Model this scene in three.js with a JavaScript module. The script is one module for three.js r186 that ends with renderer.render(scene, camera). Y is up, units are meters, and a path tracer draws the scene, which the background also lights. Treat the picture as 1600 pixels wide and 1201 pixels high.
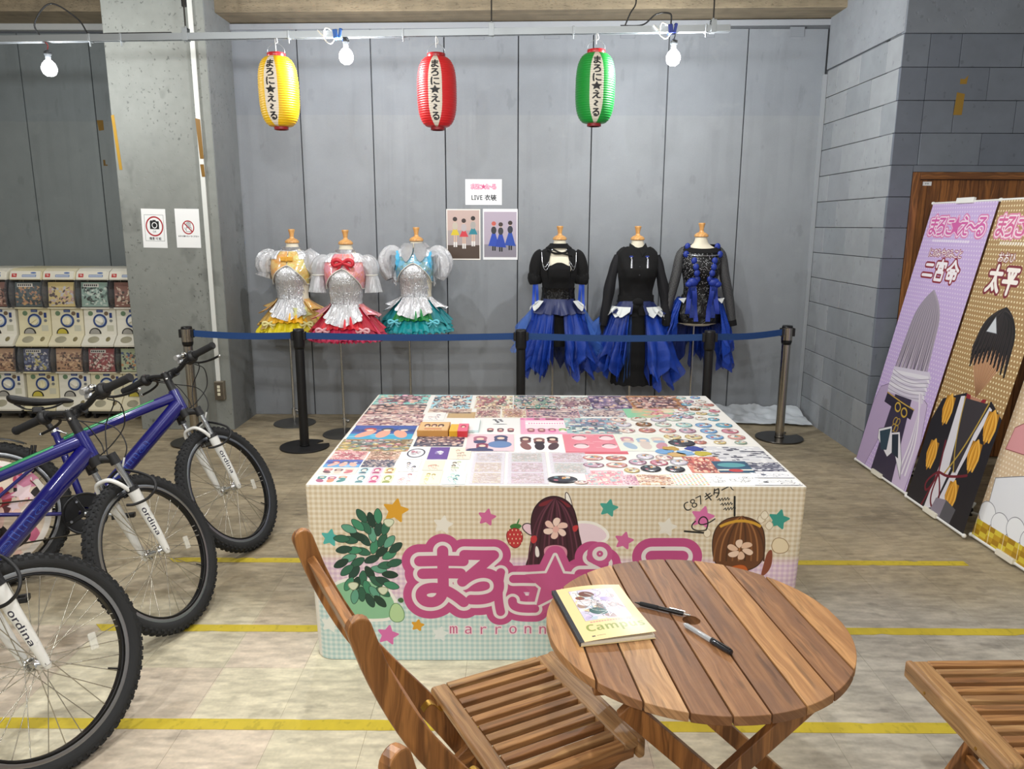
import * as THREE from 'three';
import { mergeGeometries, mergeVertices, toCreasedNormals } from 'three/addons/utils/BufferGeometryUtils.js';
import { RoundedBoxGeometry } from 'three/addons/geometries/RoundedBoxGeometry.js';

// ---------------------------------------------------------------- camera, exposure, general light
const scene = new THREE.Scene();
const camera = new THREE.PerspectiveCamera(2 * Math.atan(600.5 / 1190) * 180 / Math.PI, 1600 / 1201, 0.05, 60);
camera.rotation.order = 'YXZ';
camera.position.set(0, 1.62, 0);
camera.rotation.set(-11.8 * Math.PI / 180, 0.0042, 0.17 * Math.PI / 180);
const renderer = new THREE.WebGLRenderer({ antialias: true });
renderer.toneMapping = THREE.LinearToneMapping;
renderer.toneMappingExposure = 1.3;
renderer.shadowMap.enabled = true;
scene.background = new THREE.Color(0.02, 0.02, 0.022);
const BULB_POWER = 5.2, BULB_COLOR = new THREE.Color(0.975, 0.99, 1);   // candela of every hanging bulb
// hanging bulbs: position, power factor (the first three are in view on the rail, the others hang on the parallel rails nearer the camera and behind it)
const BULBS = [
  [-3.006, 2.6, -5.2, 0.36], [-1.09, 2.676, -5.2, 0.6], [1.003, 2.672, -5.2, 0.76],
  [-2.35, 2.62, -2.5, 0.62], [-0.75, 2.62, -2.5, 0.62], [1.2, 2.62, -2.5, 0.36],
  [-1.7, 2.62, -1.0, 0.62], [0.1, 2.62, -1.0, 0.7], [1.9, 2.62, -1.0, 0.28],
  [-2.3, 2.62, 1.4, 0.9], [0.2, 2.62, 1.4, 0.9],
];

// ---------------------------------------------------------------- helpers
let seedState = 7;
function rnd() { seedState = (seedState + 0x6d2b79f5) | 0; let t = Math.imul(seedState ^ (seedState >>> 15), 1 | seedState); t = (t + Math.imul(t ^ (t >>> 7), 61 | t)) ^ t; return ((t ^ (t >>> 14)) >>> 0) / 4294967296; }
function reseed(n) { seedState = n * 7919 + 13; }
const rr = (a, b) => a + (b - a) * rnd();
const V = (x, y, z) => new THREE.Vector3(x, y, z);
const lerp = (a, b, t) => a + (b - a) * t, clamp = THREE.MathUtils.clamp, sstep = THREE.MathUtils.smoothstep;
const names = new Map();
function numbered(name) { const n = names.get(name) ?? 0; names.set(name, n + 1); return n ? name + '_' + String(n).padStart(3, '0') : name; }
function fixGeo(g) {
  if (!g.attributes.uv) { const n = g.attributes.position.count; g.setAttribute('uv', new THREE.BufferAttribute(new Float32Array(n * 2), 2)); }
  if (!g.attributes.normal) g.computeVertexNormals();
  for (const k of Object.keys(g.attributes)) if (!['position', 'normal', 'uv'].includes(k)) g.deleteAttribute(k);
  return g;
}
function merge(list) {
  list = [].concat(list).flat(3).map(fixGeo);
  if (list.length === 1) return list[0];
  if (list.some((g) => !g.index) && list.some((g) => g.index)) list = list.map((g) => (g.index ? g.toNonIndexed() : g));
  return mergeGeometries(list, false);
}
function obj(name, geos, material, parent = scene, label) {
  const m = new THREE.Mesh(merge(geos), material);
  m.name = parent === scene ? numbered(name) : name;
  if (label) m.userData.label = label;
  parent.add(m);
  return m;
}
function part(name, parent) { const g = new THREE.Group(); g.name = name; parent.add(g); return g; }
function tag(o, label, category, group) { o.userData.label = label; o.userData.category = category; if (group) o.userData.group = group; return o; }
function thing(name, label, category, [x, y, z] = [0, 0, 0], turn = 0, group) {
  const o = new THREE.Group(); o.name = numbered(name); o.position.set(x, y, z); o.rotation.y = turn; scene.add(o);
  return tag(o, label, category, group);
}
function copyOf(o, label, [x, y, z], turn = 0, group) {
  const c = o.clone(); c.name = numbered(o.name.replace(/_\d{3}$/, '')); c.userData = { ...o.userData, label }; if (group) c.userData.group = group;
  c.position.set(x, y, z); c.rotation.y = turn; scene.add(c); return c;
}
function struct(name, geos, material) { const m = obj(name, geos, material); m.userData.kind = 'structure'; return m; }
function structGroup(name) { const g = new THREE.Group(); g.name = numbered(name); g.userData.kind = 'structure'; scene.add(g); return g; }
// geometry makers
const bx = (w, h, d, x = 0, y = 0, z = 0, rx = 0, ry = 0, rz = 0) => place(new THREE.BoxGeometry(w, h, d), x, y, z, rx, ry, rz);
const rbx = (w, h, d, r, x = 0, y = 0, z = 0, rx = 0, ry = 0, rz = 0, s = 2) => place(new RoundedBoxGeometry(w, h, d, s, Math.min(r, w / 2.01, h / 2.01, d / 2.01)), x, y, z, rx, ry, rz);
function place(g, x = 0, y = 0, z = 0, rx = 0, ry = 0, rz = 0) {
  if (rx || ry || rz) g.applyMatrix4(new THREE.Matrix4().makeRotationFromEuler(new THREE.Euler(rx, ry, rz)));
  g.translate(x, y, z); return g;
}
const cyl = (r0, r1, h, x = 0, y = 0, z = 0, rx = 0, ry = 0, rz = 0, n = 20) => place(new THREE.CylinderGeometry(r1, r0, h, n), x, y, z, rx, ry, rz);   // r0 bottom, r1 top
const sph = (r, x, y, z, sx = 1, sy = 1, sz = 1, n = 16) => place(new THREE.SphereGeometry(r, n, Math.max(8, n * 0.6 | 0)).scale(sx, sy, sz), x, y, z);
function rod(a, b, r, r2 = r, n = 10) {
  const d = b.clone().sub(a), L = d.length(), g = new THREE.CylinderGeometry(r2, r, L, n);
  g.applyQuaternion(new THREE.Quaternion().setFromUnitVectors(V(0, 1, 0), d.normalize()));
  g.translate((a.x + b.x) / 2, (a.y + b.y) / 2, (a.z + b.z) / 2); return g;
}
const wire = (pts, r, n = 24, rad = 6, closed = false) => new THREE.TubeGeometry(new THREE.CatmullRomCurve3(pts.map((p) => (p.isVector3 ? p : V(...p))), closed, 'catmullrom', 0.5), n, r, rad, closed);
const lathe = (pts, n = 28) => new THREE.LatheGeometry(pts.map((p) => new THREE.Vector2(p[0], p[1])), n);
function grid(nu, nv, f, closeU = false) {   // f(u, v) -> [x, y, z], u and v in 0..1
  const pos = [], uv = [], idx = [];
  for (let j = 0; j <= nv; j++) for (let i = 0; i <= nu; i++) { const p = f(i / nu, j / nv); pos.push(p[0], p[1], p[2]); uv.push(p[3] ?? i / nu, p[4] ?? j / nv); }
  for (let j = 0; j < nv; j++) for (let i = 0; i < nu; i++) { const a = j * (nu + 1) + i, b = a + 1, c = a + nu + 1, d = c + 1; idx.push(a, b, d, a, d, c); }
  const g = new THREE.BufferGeometry();
  g.setAttribute('position', new THREE.Float32BufferAttribute(pos, 3)); g.setAttribute('uv', new THREE.Float32BufferAttribute(uv, 2)); g.setIndex(idx); g.computeVertexNormals();
  if (closeU) { const n = g.attributes.normal; for (let j = 0; j <= nv; j++) { const a = j * (nu + 1), b = a + nu; const s = V(n.getX(a) + n.getX(b), n.getY(a) + n.getY(b), n.getZ(a) + n.getZ(b)).normalize(); n.setXYZ(a, s.x, s.y, s.z); n.setXYZ(b, s.x, s.y, s.z); } }
  return g;
}
function limb(pts, rad, nu = 20, nv = 16, wob = () => 1) {   // a swept tube with changing radius; wob(angle, t) multiplies it
  const c = new THREE.CatmullRomCurve3(pts.map((p) => V(...p))), fr = c.computeFrenetFrames(nv, false);
  return grid(nu, nv, (u, v) => { const k = Math.round(v * nv), p = c.getPointAt(v), a = u * Math.PI * 2, r = rad(v) * wob(a, v), N = fr.normals[k], B = fr.binormals[k]; return [p.x + r * (Math.cos(a) * N.x + Math.sin(a) * B.x), p.y + r * (Math.cos(a) * N.y + Math.sin(a) * B.y), p.z + r * (Math.cos(a) * N.z + Math.sin(a) * B.z)]; }, true);
}
function thick(g, t) {   // gives a sheet a thickness: a second skin t behind it, and a rim along its open edges
  g = g.index ? g : mergeVertices(g);
  const p = g.attributes.position, n = g.attributes.normal, u = g.attributes.uv, N = p.count, pos = [], uv = [], idx = [];
  for (let s = 0; s < 2; s++) for (let i = 0; i < N; i++) { pos.push(p.getX(i) - s * t * n.getX(i), p.getY(i) - s * t * n.getY(i), p.getZ(i) - s * t * n.getZ(i)); uv.push(u.getX(i), u.getY(i)); }
  const I = g.index.array, edges = new Map();
  for (let k = 0; k < I.length; k += 3) {
    idx.push(I[k], I[k + 1], I[k + 2], I[k] + N, I[k + 2] + N, I[k + 1] + N);
    for (const [a, b] of [[I[k], I[k + 1]], [I[k + 1], I[k + 2]], [I[k + 2], I[k]]]) { const r = b + '_' + a; if (edges.has(r)) edges.delete(r); else edges.set(a + '_' + b, [a, b]); }
  }
  for (const [a, b] of edges.values()) idx.push(b, a, a + N, b, a + N, b + N);
  const o = new THREE.BufferGeometry();
  o.setAttribute('position', new THREE.Float32BufferAttribute(pos, 3)); o.setAttribute('uv', new THREE.Float32BufferAttribute(uv, 2)); o.setIndex(idx);
  return toCreasedNormals(o, 0.9);
}
function extrude(pts, depth, bevel = 0, holes = []) {
  const s = pts.isShape ? pts : new THREE.Shape(pts.map((p) => new THREE.Vector2(p[0], p[1])));
  for (const h of holes) s.holes.push(h);
  return new THREE.ExtrudeGeometry(s, { depth, bevelEnabled: bevel > 0, bevelSize: bevel, bevelThickness: bevel, bevelSegments: 2, curveSegments: 12, steps: 1 });
}
// uv in metres: u runs along one axis, v across it
function grainUV(g, axis = 'x', ou = 0, ov = 0) {
  g = g.index ? g.toNonIndexed() : g; g.computeVertexNormals();
  const p = g.attributes.position, n = g.attributes.normal, uv = new Float32Array(p.count * 2);
  for (let i = 0; i < p.count; i++) {
    const c = { x: p.getX(i), y: p.getY(i), z: p.getZ(i) }, [o1, o2] = axis === 'x' ? ['y', 'z'] : axis === 'y' ? ['x', 'z'] : ['x', 'y'];
    uv[2 * i] = c[axis] + ou; uv[2 * i + 1] = c[o1] + c[o2] + ov;
  }
  g.setAttribute('uv', new THREE.BufferAttribute(uv, 2)); return g;
}
function worldUV(g, x0, z0, w, d) { const p = g.attributes.position, uv = g.attributes.uv; for (let i = 0; i < p.count; i++) uv.setXY(i, (p.getX(i) - x0) / w, (p.getZ(i) - z0) / d); return g; }

// ---------------------------------------------------------------- textures
const HN = (x, y, s) => { let h = Math.imul(x | 0, 374761393) + Math.imul(y | 0, 668265263) + Math.imul(s | 0, 2147483647 ^ 0x5bd1e995); h = Math.imul(h ^ (h >>> 13), 1274126177); return ((h ^ (h >>> 16)) >>> 0) / 4294967296; };
function vnoise(x, y, s, per = 0) {
  let ix = Math.floor(x), iy = Math.floor(y); const fx = x - ix, fy = y - iy, u = fx * fx * (3 - 2 * fx), v = fy * fy * (3 - 2 * fy); let jx = ix + 1, jy = iy + 1;
  if (per) { ix = ((ix % per) + per) % per; iy = ((iy % per) + per) % per; jx = ((jx % per) + per) % per; jy = ((jy % per) + per) % per; }
  const a = HN(ix, iy, s), b = HN(jx, iy, s), c = HN(ix, jy, s), d = HN(jx, jy, s), p = a + (b - a) * u; return p + (c + (d - c) * u - p) * v;
}
function fbm(x, y, s, oct = 4) { let a = 0, k = 0.5, t = 0; for (let i = 0; i < oct; i++) { a += k * vnoise(x, y, s + i); t += k; x *= 2.03; y *= 2.03; k *= 0.55; } return a / t; }
function dataTex(w, h, f, srgb = true, rep = true) {
  const d = new Uint8Array(w * h * 4);
  for (let y = 0; y < h; y++) for (let x = 0; x < w; x++) { const c = f(x / w, y / h), i = (y * w + x) * 4; d[i] = clamp(c[0], 0, 255); d[i + 1] = clamp(c[1], 0, 255); d[i + 2] = clamp(c[2], 0, 255); d[i + 3] = c[3] ?? 255; }
  const t = new THREE.DataTexture(d, w, h); t.magFilter = t.minFilter = THREE.LinearFilter; t.wrapS = t.wrapT = rep ? THREE.RepeatWrapping : THREE.ClampToEdgeWrapping;
  if (srgb) t.colorSpace = THREE.SRGBColorSpace; t.needsUpdate = true; return t;
}
function canvasTex(w, h, draw, rep = false) {
  const c = document.createElement('canvas'); c.width = w; c.height = h; const x = c.getContext('2d'); draw(x, w, h);
  const t = new THREE.CanvasTexture(c); t.colorSpace = THREE.SRGBColorSpace; t.magFilter = THREE.LinearFilter; if (rep) t.wrapS = t.wrapT = THREE.RepeatWrapping; return t;
}
const scaled = (t, rx, ry) => { const c = t.clone(); c.repeat.set(rx, ry); c.needsUpdate = true; return c; };
const std = (color, rough = 0.6, metal = 0, extra = {}) => new THREE.MeshStandardMaterial({ color, roughness: rough, metalness: metal, side: THREE.DoubleSide, ...extra });
const phy = (color, rough = 0.6, metal = 0, extra = {}) => new THREE.MeshPhysicalMaterial({ color, roughness: rough, metalness: metal, side: THREE.DoubleSide, ...extra });

// stroke lettering for the Japanese characters: each glyph on a 100 x 100 square
const GLYPH = {
  'ま': 'M18 22H82M22 42H78M52 6V62C52 80 44 88 34 88C24 88 19 82 19 76C19 69 26 65 36 65C52 65 66 74 82 88', 'ろ': 'M26 14H72L22 60C34 48 46 44 56 44C70 44 80 53 80 66C80 82 66 91 36 90',
  'に': 'M22 12C16 40 16 66 22 92M46 26H84M44 70C44 84 56 88 86 86', 'え': 'M42 8L60 18M24 36H70L18 92L44 64C54 58 56 66 57 76C58 88 66 90 86 88', '～': 'M10 56C26 36 38 44 50 52C62 60 74 66 90 46',
  'る': 'M28 14H70L22 60C34 46 46 42 56 42C72 42 82 53 82 67C82 82 70 92 52 92C40 92 34 86 34 80C34 72 42 70 48 72C56 75 58 82 56 92', 'の': 'M54 20C52 52 42 78 32 80C22 82 16 68 20 54C24 34 40 20 58 20C78 20 88 36 86 54C84 74 70 86 54 88',
  'み': 'M24 18H54C46 52 34 84 24 84C14 84 14 68 30 62C50 56 72 66 88 76M76 44C74 62 68 80 54 92', 'や': 'M12 46C36 34 60 26 76 30C90 34 90 52 72 56C66 57 60 56 56 54M50 8L58 26M30 24L56 92', 'こ': 'M26 22H74C70 28 66 32 62 34M22 66C20 84 40 88 80 84',
  'と': 'M32 10L44 46M76 28C50 42 28 54 28 70C28 86 50 88 80 84', 'お': 'M14 32H62M38 10V74C38 88 26 88 20 80C14 70 30 54 56 52C76 52 86 62 82 74C78 86 66 90 54 90M70 18L86 34', 'ひ': 'M10 26H36C22 40 20 60 28 76C36 90 56 90 64 72C70 58 70 38 68 18C74 38 82 52 92 62',
  '二': 'M22 28H78M10 76H90', '宮': 'M50 4V16M14 34V18H86V34M34 32H66V48H34V32M50 48L46 58M24 58H76V92H24V58', '命': 'M50 4C40 22 26 36 8 44M50 4C60 22 74 36 92 44M34 44H64M20 56H44V80H20V56M58 56H82V78H74M58 56V96',
  '太': 'M12 32H88M50 6V32C48 56 36 78 12 92M50 34C56 58 68 78 90 92M44 72L56 86', '平': 'M16 16H84M30 28L38 44M70 28L62 44M8 56H92M50 16V96', '衣': 'M50 4V18M10 22H90M48 22C38 40 26 50 8 58M32 46V88L54 76M50 28C58 54 70 76 92 88M82 36L62 52',
  '装': 'M20 6V44M8 14L20 22M4 40L20 34M36 18H92M64 4V38M42 38H86M50 42V50M8 54H92M48 54C36 66 22 72 6 76M34 68V94L52 86M50 56C58 74 72 86 94 94M80 62L64 72',
  '撮': 'M6 28H34M20 6V84L12 80M6 60L34 48M46 8H82V30H46V8M46 19H82M40 38H90M48 38V82M70 38V82M40 82L72 74M48 52H70M48 64H70M74 48H92C88 68 80 80 72 90M76 60C80 76 86 84 96 90',
  '影': 'M14 8H50V30H14V8M14 19H50M32 30V38M6 42H58M16 50H48V64H16V50M32 64V92L24 88M18 74L10 86M46 74L54 86M88 8L68 26M90 34L66 54M92 60L62 92', '可': 'M8 14H92M72 14V88L58 84M22 34H52V66H22V34',
  '能': 'M26 6L10 32L44 28M36 16L48 34M14 44H44V92M14 44V94M14 58H44M14 72H44M60 6V34C60 40 90 40 90 30M86 14L60 24M60 50V84C60 92 90 92 90 78M86 58L60 70', '手': 'M76 8C56 16 40 18 20 20M16 42H84M6 64H94M52 18V90L38 86',
  'を': 'M20 24H74M44 8C36 30 26 44 16 54C32 40 50 42 50 62M80 40C54 52 38 64 38 76C38 90 60 90 80 86', '触': 'M24 6L8 30M20 14H44L36 26M14 28H48V90M14 28V92M31 28V70M14 48H48M14 68H48M58 28H92V60H58V28M75 8V86M54 90L92 80',
  'れ': 'M26 8V94M10 30H30L8 76C28 50 44 32 56 28C68 26 66 40 64 56C62 76 66 88 92 76', 'な': 'M12 28H56M36 8C30 34 22 50 12 62M68 28L90 44M62 44V76C62 88 50 92 42 88C34 84 36 72 50 72C66 72 78 82 88 92', 'い': 'M20 22C18 60 24 84 34 84C42 84 44 72 46 66M72 26C80 40 86 54 88 70',
  'で': 'M10 24H88C56 36 42 54 42 70C42 86 58 92 78 90M72 48L82 62M84 42L94 56', 'く': 'M70 8L28 50L72 94', 'だ': 'M10 28H58M40 8L16 92M54 48H84M50 70C52 86 64 88 90 86M72 20L80 34M86 14L94 28', 'さ': 'M14 34H86M46 8L70 66M76 66C52 54 26 64 26 78C26 92 50 94 72 90',
  'キ': 'M18 34L80 26M12 62L88 54M42 6L58 94', 'タ': 'M44 6L14 54M40 20H82C76 56 56 82 24 94M30 42L68 66', 'ー': 'M12 50H88',
};
function starPath(x, cx, cy, r, k = 0.45, rot = -Math.PI / 2) { x.beginPath(); for (let i = 0; i < 10; i++) { const q = i % 2 ? r * k : r, a = rot + i * Math.PI / 5; x.lineTo(cx + q * Math.cos(a), cy + q * Math.sin(a)); } x.closePath(); }
function glyph(x, ch, px, py, size, width, colour, turn = 0, sx = 1) {
  x.save(); x.translate(px, py); x.rotate(turn); x.scale(size / 100 * sx, size / 100); x.translate(-50, -50); x.lineCap = x.lineJoin = 'round'; x.strokeStyle = x.fillStyle = colour; x.lineWidth = width;
  if (ch === '★') { starPath(x, 50, 52, 46); x.fill(); x.lineWidth = width * 0.5; x.stroke(); } else if (GLYPH[ch]) x.stroke(new Path2D(GLYPH[ch]));
  x.restore();
}
function word(x, text, px, py, size, step, width, colour, vertical = false, sx = 1) { [...text].forEach((ch, i) => glyph(x, ch, px + (vertical ? 0 : i * step), py + (vertical ? i * step : 0), size, width, colour, vertical && ch === '～' ? Math.PI / 2 : 0, sx)); }

// wood: 1 m along u, 0.25 m across v
function woodTex(c0, c1, c2, s) {
  return dataTex(1024, 512, (u, v) => {
    const warp = fbm(u * 5, v * 3, s, 3), g = fbm(u * 3 + 7, v * 26 + warp * 5, s + 9, 4), f = vnoise(u * 30, v * 240 + warp * 12, s + 20), b = fbm(u * 6, v * 6, s + 31, 3), d = sstep(fbm(u * 9, v * 22, s + 50, 3), 0.62, 0.78);
    return [0, 1, 2].map((i) => (lerp(lerp(c0[i], c1[i], sstep(g, 0.3, 0.7)), c2[i], 0.55 * sstep(b, 0.5, 0.75)) * (0.93 + 0.11 * f)) * (1 - 0.16 * d));
  });
}
const woodA = woodTex([146, 106, 66], [182, 142, 94], [154, 120, 84], 3), woodB = woodTex([172, 134, 96], [204, 166, 122], [160, 130, 106], 5), woodC = woodTex([118, 76, 40], [170, 116, 64], [134, 90, 52], 8), woodD = woodTex([206, 150, 88], [226, 172, 106], [196, 142, 82], 14);
for (const t of [woodA, woodB, woodC, woodD]) { t.repeat.set(1, 4); t.wrapS = t.wrapT = THREE.MirroredRepeatWrapping; }
const bumpFine = dataTex(512, 512, (u, v) => { const n = 255 * (0.6 * vnoise(u * 64, v * 64, 1, 64) + 0.4 * vnoise(u * 128, v * 128, 2, 128)); return [n, n, n]; }, false);
const bumpCrinkle = dataTex(512, 512, (u, v) => { const w = fbm(u * 6, v * 6, 4, 3), n = 255 * Math.abs(2 * fbm(u * 14 + w * 3, v * 7 + w * 4, 12, 4) - 1) * 2; return [n, n, n]; }, false);
const weave = dataTex(128, 128, (u, v) => { const n = 130 + 60 * Math.sin(u * Math.PI * 32) * Math.sin(v * Math.PI * 32) + 50 * HN(u * 128, v * 128, 3); return [n, n, n]; }, false);

// ---------------------------------------------------------------- shared materials
const M = {
  white: std('#e9e9e6', 0.5), offwhite: std('#e4dfd0', 0.55), black: std('#141416', 0.5), blackGloss: std('#0e0e10', 0.28), rubber: std('#1c1c1e', 0.85, 0, { bumpMap: bumpFine, bumpScale: 0.0006 }),
  chrome: std('#c9cbcd', 0.18, 1), steel: std('#a9adb0', 0.35, 0.9, { bumpMap: bumpFine, bumpScale: 0.0002 }), galv: std('#aeb4b8', 0.42, 0.75), brass: std('#b08a3c', 0.35, 0.9), darkSteel: std('#4b4a48', 0.35, 0.85),
  chair: std('#ffffff', 0.42, 0, { map: woodA }), chairDark: std('#ffffff', 0.38, 0, { map: woodC }), plank: ['#f0e6dc', '#decbb8', '#c2ac9c', '#ecd8bc', '#b09a8c'].map((c) => std(c, 0.48, 0, { map: woodB, bumpMap: bumpFine, bumpScale: 0.0004 })),
};

// ---------------------------------------------------------------- the setting
// floor: 30.3 cm vinyl tiles on a slab; stains and wear run across the tiles
const FX = -6.1, FZ = -7, FW = 10.4, FD = 9.3;
const floorTex = dataTex(1600, 1440, (u, v) => {
  const x = FX + u * FW, z = FZ + v * FD;
  const tx = Math.floor((x + 0.784) / 0.303), tz = Math.floor((z + 2.565) / 0.303), ht = HN(tx, tz, 11);
  const warp = fbm(x * 2, z * 2, 60, 2) - 0.5;
  // how clean the floor is: the traffic side near the camera is worn pale, the far side brown with old dirt
  const edge = sstep(z + 0.5 * (fbm(x * 1.3, z * 1.3, 5, 3) - 0.5) + (HN(tx, tz, 3) - 0.5) * 0.16, -3.35, -2.75);
  const rightSide = sstep(x + 0.6 * (fbm(x, z, 8, 3) - 0.5), 0.4, 1.5);
  const pink = ht > 0.56 && rightSide < 0.5 ? 1 : 0;
  let c = [160, 147, 122];
  const clean = pink ? [206, 192, 172] : [207, 199, 173], grey = [180, 174, 163];
  const near = clean.map((k, i) => lerp(k, grey[i], rightSide));
  c = c.map((k, i) => lerp(k, near[i], edge));
  const blot = fbm(x * 1.6 + 3, z * 2.2 + warp, 21, 5), fine = fbm(x * 16, z * 60, 31, 4), scuff = fbm(x * 7 + warp * 2, z * 15, 41, 5), grit = HN(u * 1600, v * 1440, 7), dirt = fbm(x * 5, z * 14 + warp * 2, 71, 5);
  let k = 1 + 0.28 * (blot - 0.5) * (1.2 - 0.6 * edge) + 0.34 * (fine - 0.5) + 0.05 * (grit - 0.5) + 0.05 * (HN(tx, tz, 23) - 0.5);
  k *= 1 - 0.1 * sstep(dirt, 0.5, 0.75) * (1 - 0.6 * edge * (1 - rightSide));
  const pale = sstep(scuff, 0.53, 0.62) * (0.08 + 0.55 * rightSide * edge * sstep(z, -2.95, -2.6)) + 0.5 * sstep(fbm(x * 16, z * 30, 81, 3), 0.72, 0.78) * 0.4;
  const dk = sstep(fbm(x * 9, z * 12, 91, 4), 0.7, 0.78) * 0.1;
  return c.map((q, i) => lerp(q * k * (1 - dk), [214, 208, 192][i], pale * 0.6));
}, true, false);
const floorRough = dataTex(1024, 1024, (u, v) => { const n = 95 + 110 * fbm(u * 26, v * 30, 17, 5) + 14 * HN(u * 1024, v * 1024, 4); return [n, n, n]; }, false, false);
const floorBump = dataTex(512, 512, (u, v) => { const n = 255 * (0.65 * fbm(u * 30, v * 30, 3, 4) + 0.35 * vnoise(u * 200, v * 200, 6)); return [n, n, n]; }, false);
const floorMat = std('#ffffff', 0.95, 0, { map: floorTex, roughnessMap: floorRough, bumpMap: floorBump, bumpScale: 0.0025 });
{
  const floor = struct('floor', worldUV(bx(10.4, 0.2, 9.3, -0.9, -0.104, -2.35), FX, FZ, FW, FD), std('#6c6456', 0.9));
  const far = [], T = 0.303;
  reseed(3);
  const inView = (x, z) => x > -3.3 && x < 2.62 && z > -5.4 && z < -1.2 && !(x > -0.6 && x < 0.9 && z < -3);
  let n = 0;
  for (let k = 11; k >= -15; k--) for (let i = -18; i <= 16; i++) {
    const x = -0.784 + (i + 0.5) * T, z = -2.565 + (k + 0.5) * T;
    if (x < FX || x > FX + FW - 0.05 || z < FZ || z > FZ + FD) continue;
    const g = worldUV(bx(T - 0.0008, 0.004, T - 0.0008, x, -0.002 - rnd() * 0.0004, z), FX, FZ, FW, FD);
    if (inView(x, z) && n < 290) { n++; obj('tile', g, floorMat, floor); } else far.push(g);
  }
  const rest = obj('tile', far, floorMat, floor); rest.userData.kind = 'stuff';
}
// yellow floor stripes with chipped edges
const stripeMat = std('#ffffff', 0.6, 0, { map: dataTex(1024, 64, (u, v) => { const d = fbm(u * 90, v * 3, 5, 4), s = sstep(fbm(u * 160, v * 7, 9, 3), 0.66, 0.74); const k = 0.93 + 0.1 * d - 0.08 * s; return [208 * k, 186 * k, 50 * k]; }) });
function stripe(z, x0, x1, w, label, tipL) {
  const a = [], b = [], n = 160; reseed(Math.round(-z * 100));
  for (let i = 0; i <= n; i++) { const x = lerp(x0, x1, i / n), chip = rnd() > 0.93 ? rr(0.004, 0.012) : rr(0, 0.0015); a.push([x, -(z - w / 2 + chip)]); b.push([x + (tipL && i === 0 ? 0.05 : 0), -(z + w / 2 - (rnd() > 0.95 ? rr(0.003, 0.01) : rr(0, 0.0015)))]); }
  const g = extrude([...b, ...a.reverse()], 0.0009).rotateX(-Math.PI / 2); g.translate(0, 0.0002, 0);
  const p = g.attributes.position, uv = g.attributes.uv; for (let i = 0; i < p.count; i++) uv.setXY(i, p.getX(i) / 3, p.getZ(i) * 4);
  tag(obj('yellow_floor_stripe', g, stripeMat), label, 'floor stripe');
}
stripe(-3.495, -1.72, 2.22, 0.052, 'yellow painted floor stripe farthest from the camera, reaching the nearest banner', true);
stripe(-2.848, -1.73, 4.0, 0.054, 'yellow painted floor stripe passing under the table front, second from the camera', true);
stripe(-2.235, -5.6, 4.0, 0.056, 'yellow painted floor stripe nearest the camera, under the round wooden table');

// painted walls
const paintBump = dataTex(512, 512, (u, v) => { const n = 128 + 90 * (fbm(u * 18, v * 18, 3, 5) - 0.5) + 60 * (vnoise(u * 110, v * 110, 8) - 0.5); return [n, n, n]; }, false);
// back wall panels: one texture over the whole wall (7.2 m x 3.4 m), darker top coat of paint above 2.485 m, tape marks, pale fillings
const wallTex = (s, tint) => dataTex(1536, 768, (u, v) => {
  const x = u * 7.2, y = v * 3.4 + 0.0, line = 2.485 + 0.012 * (fbm(x * 1.5, 2, s + 7, 2) - 0.5);
  const up = y > line ? 1 : 0;
  let k = 1 + 0.07 * (fbm(x * 1.1, y * 1.1, s, 4) - 0.5) + 0.05 * (fbm(x * 9, y * 9, s + 3, 3) - 0.5) + 0.02 * (HN(u * 1536, v * 768, s) - 0.5);
  const streak = 0.12 * (sstep(fbm(x * 14, y * 0.9, s + 12, 4), 0.56, 0.74));
  k -= streak * 0.22;
  const scar = sstep(fbm(x * 12, y * 5, s + 33, 4), 0.72, 0.8) * 0.05;
  let c = up ? [136, 141, 148] : [142, 146, 151];
  c = c.map((q, i) => q * tint[i] * (k - scar));
  const pale = sstep(fbm(x * 5, y * 7, s + 41, 4), 0.7, 0.8) * 0.3;
  return c.map((q, i) => lerp(q, [160, 163, 166][i], pale * 0.6));
}, true, false);
const backTex = wallTex(5, [1, 1, 1]);
const wallMat = std('#ffffff', 0.62, 0, { map: backTex, bumpMap: paintBump, bumpScale: 0.001 });
const grooveMat = std('#5d6064', 0.9);
function wallXYuv(g, x0, y0, w, h, axis = 'x') { const p = g.attributes.position, uv = g.attributes.uv; for (let i = 0; i < p.count; i++) uv.setXY(i, ((axis === 'x' ? p.getX(i) : p.getZ(i)) - x0) / w, (p.getY(i) - y0) / h); return g; }
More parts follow.
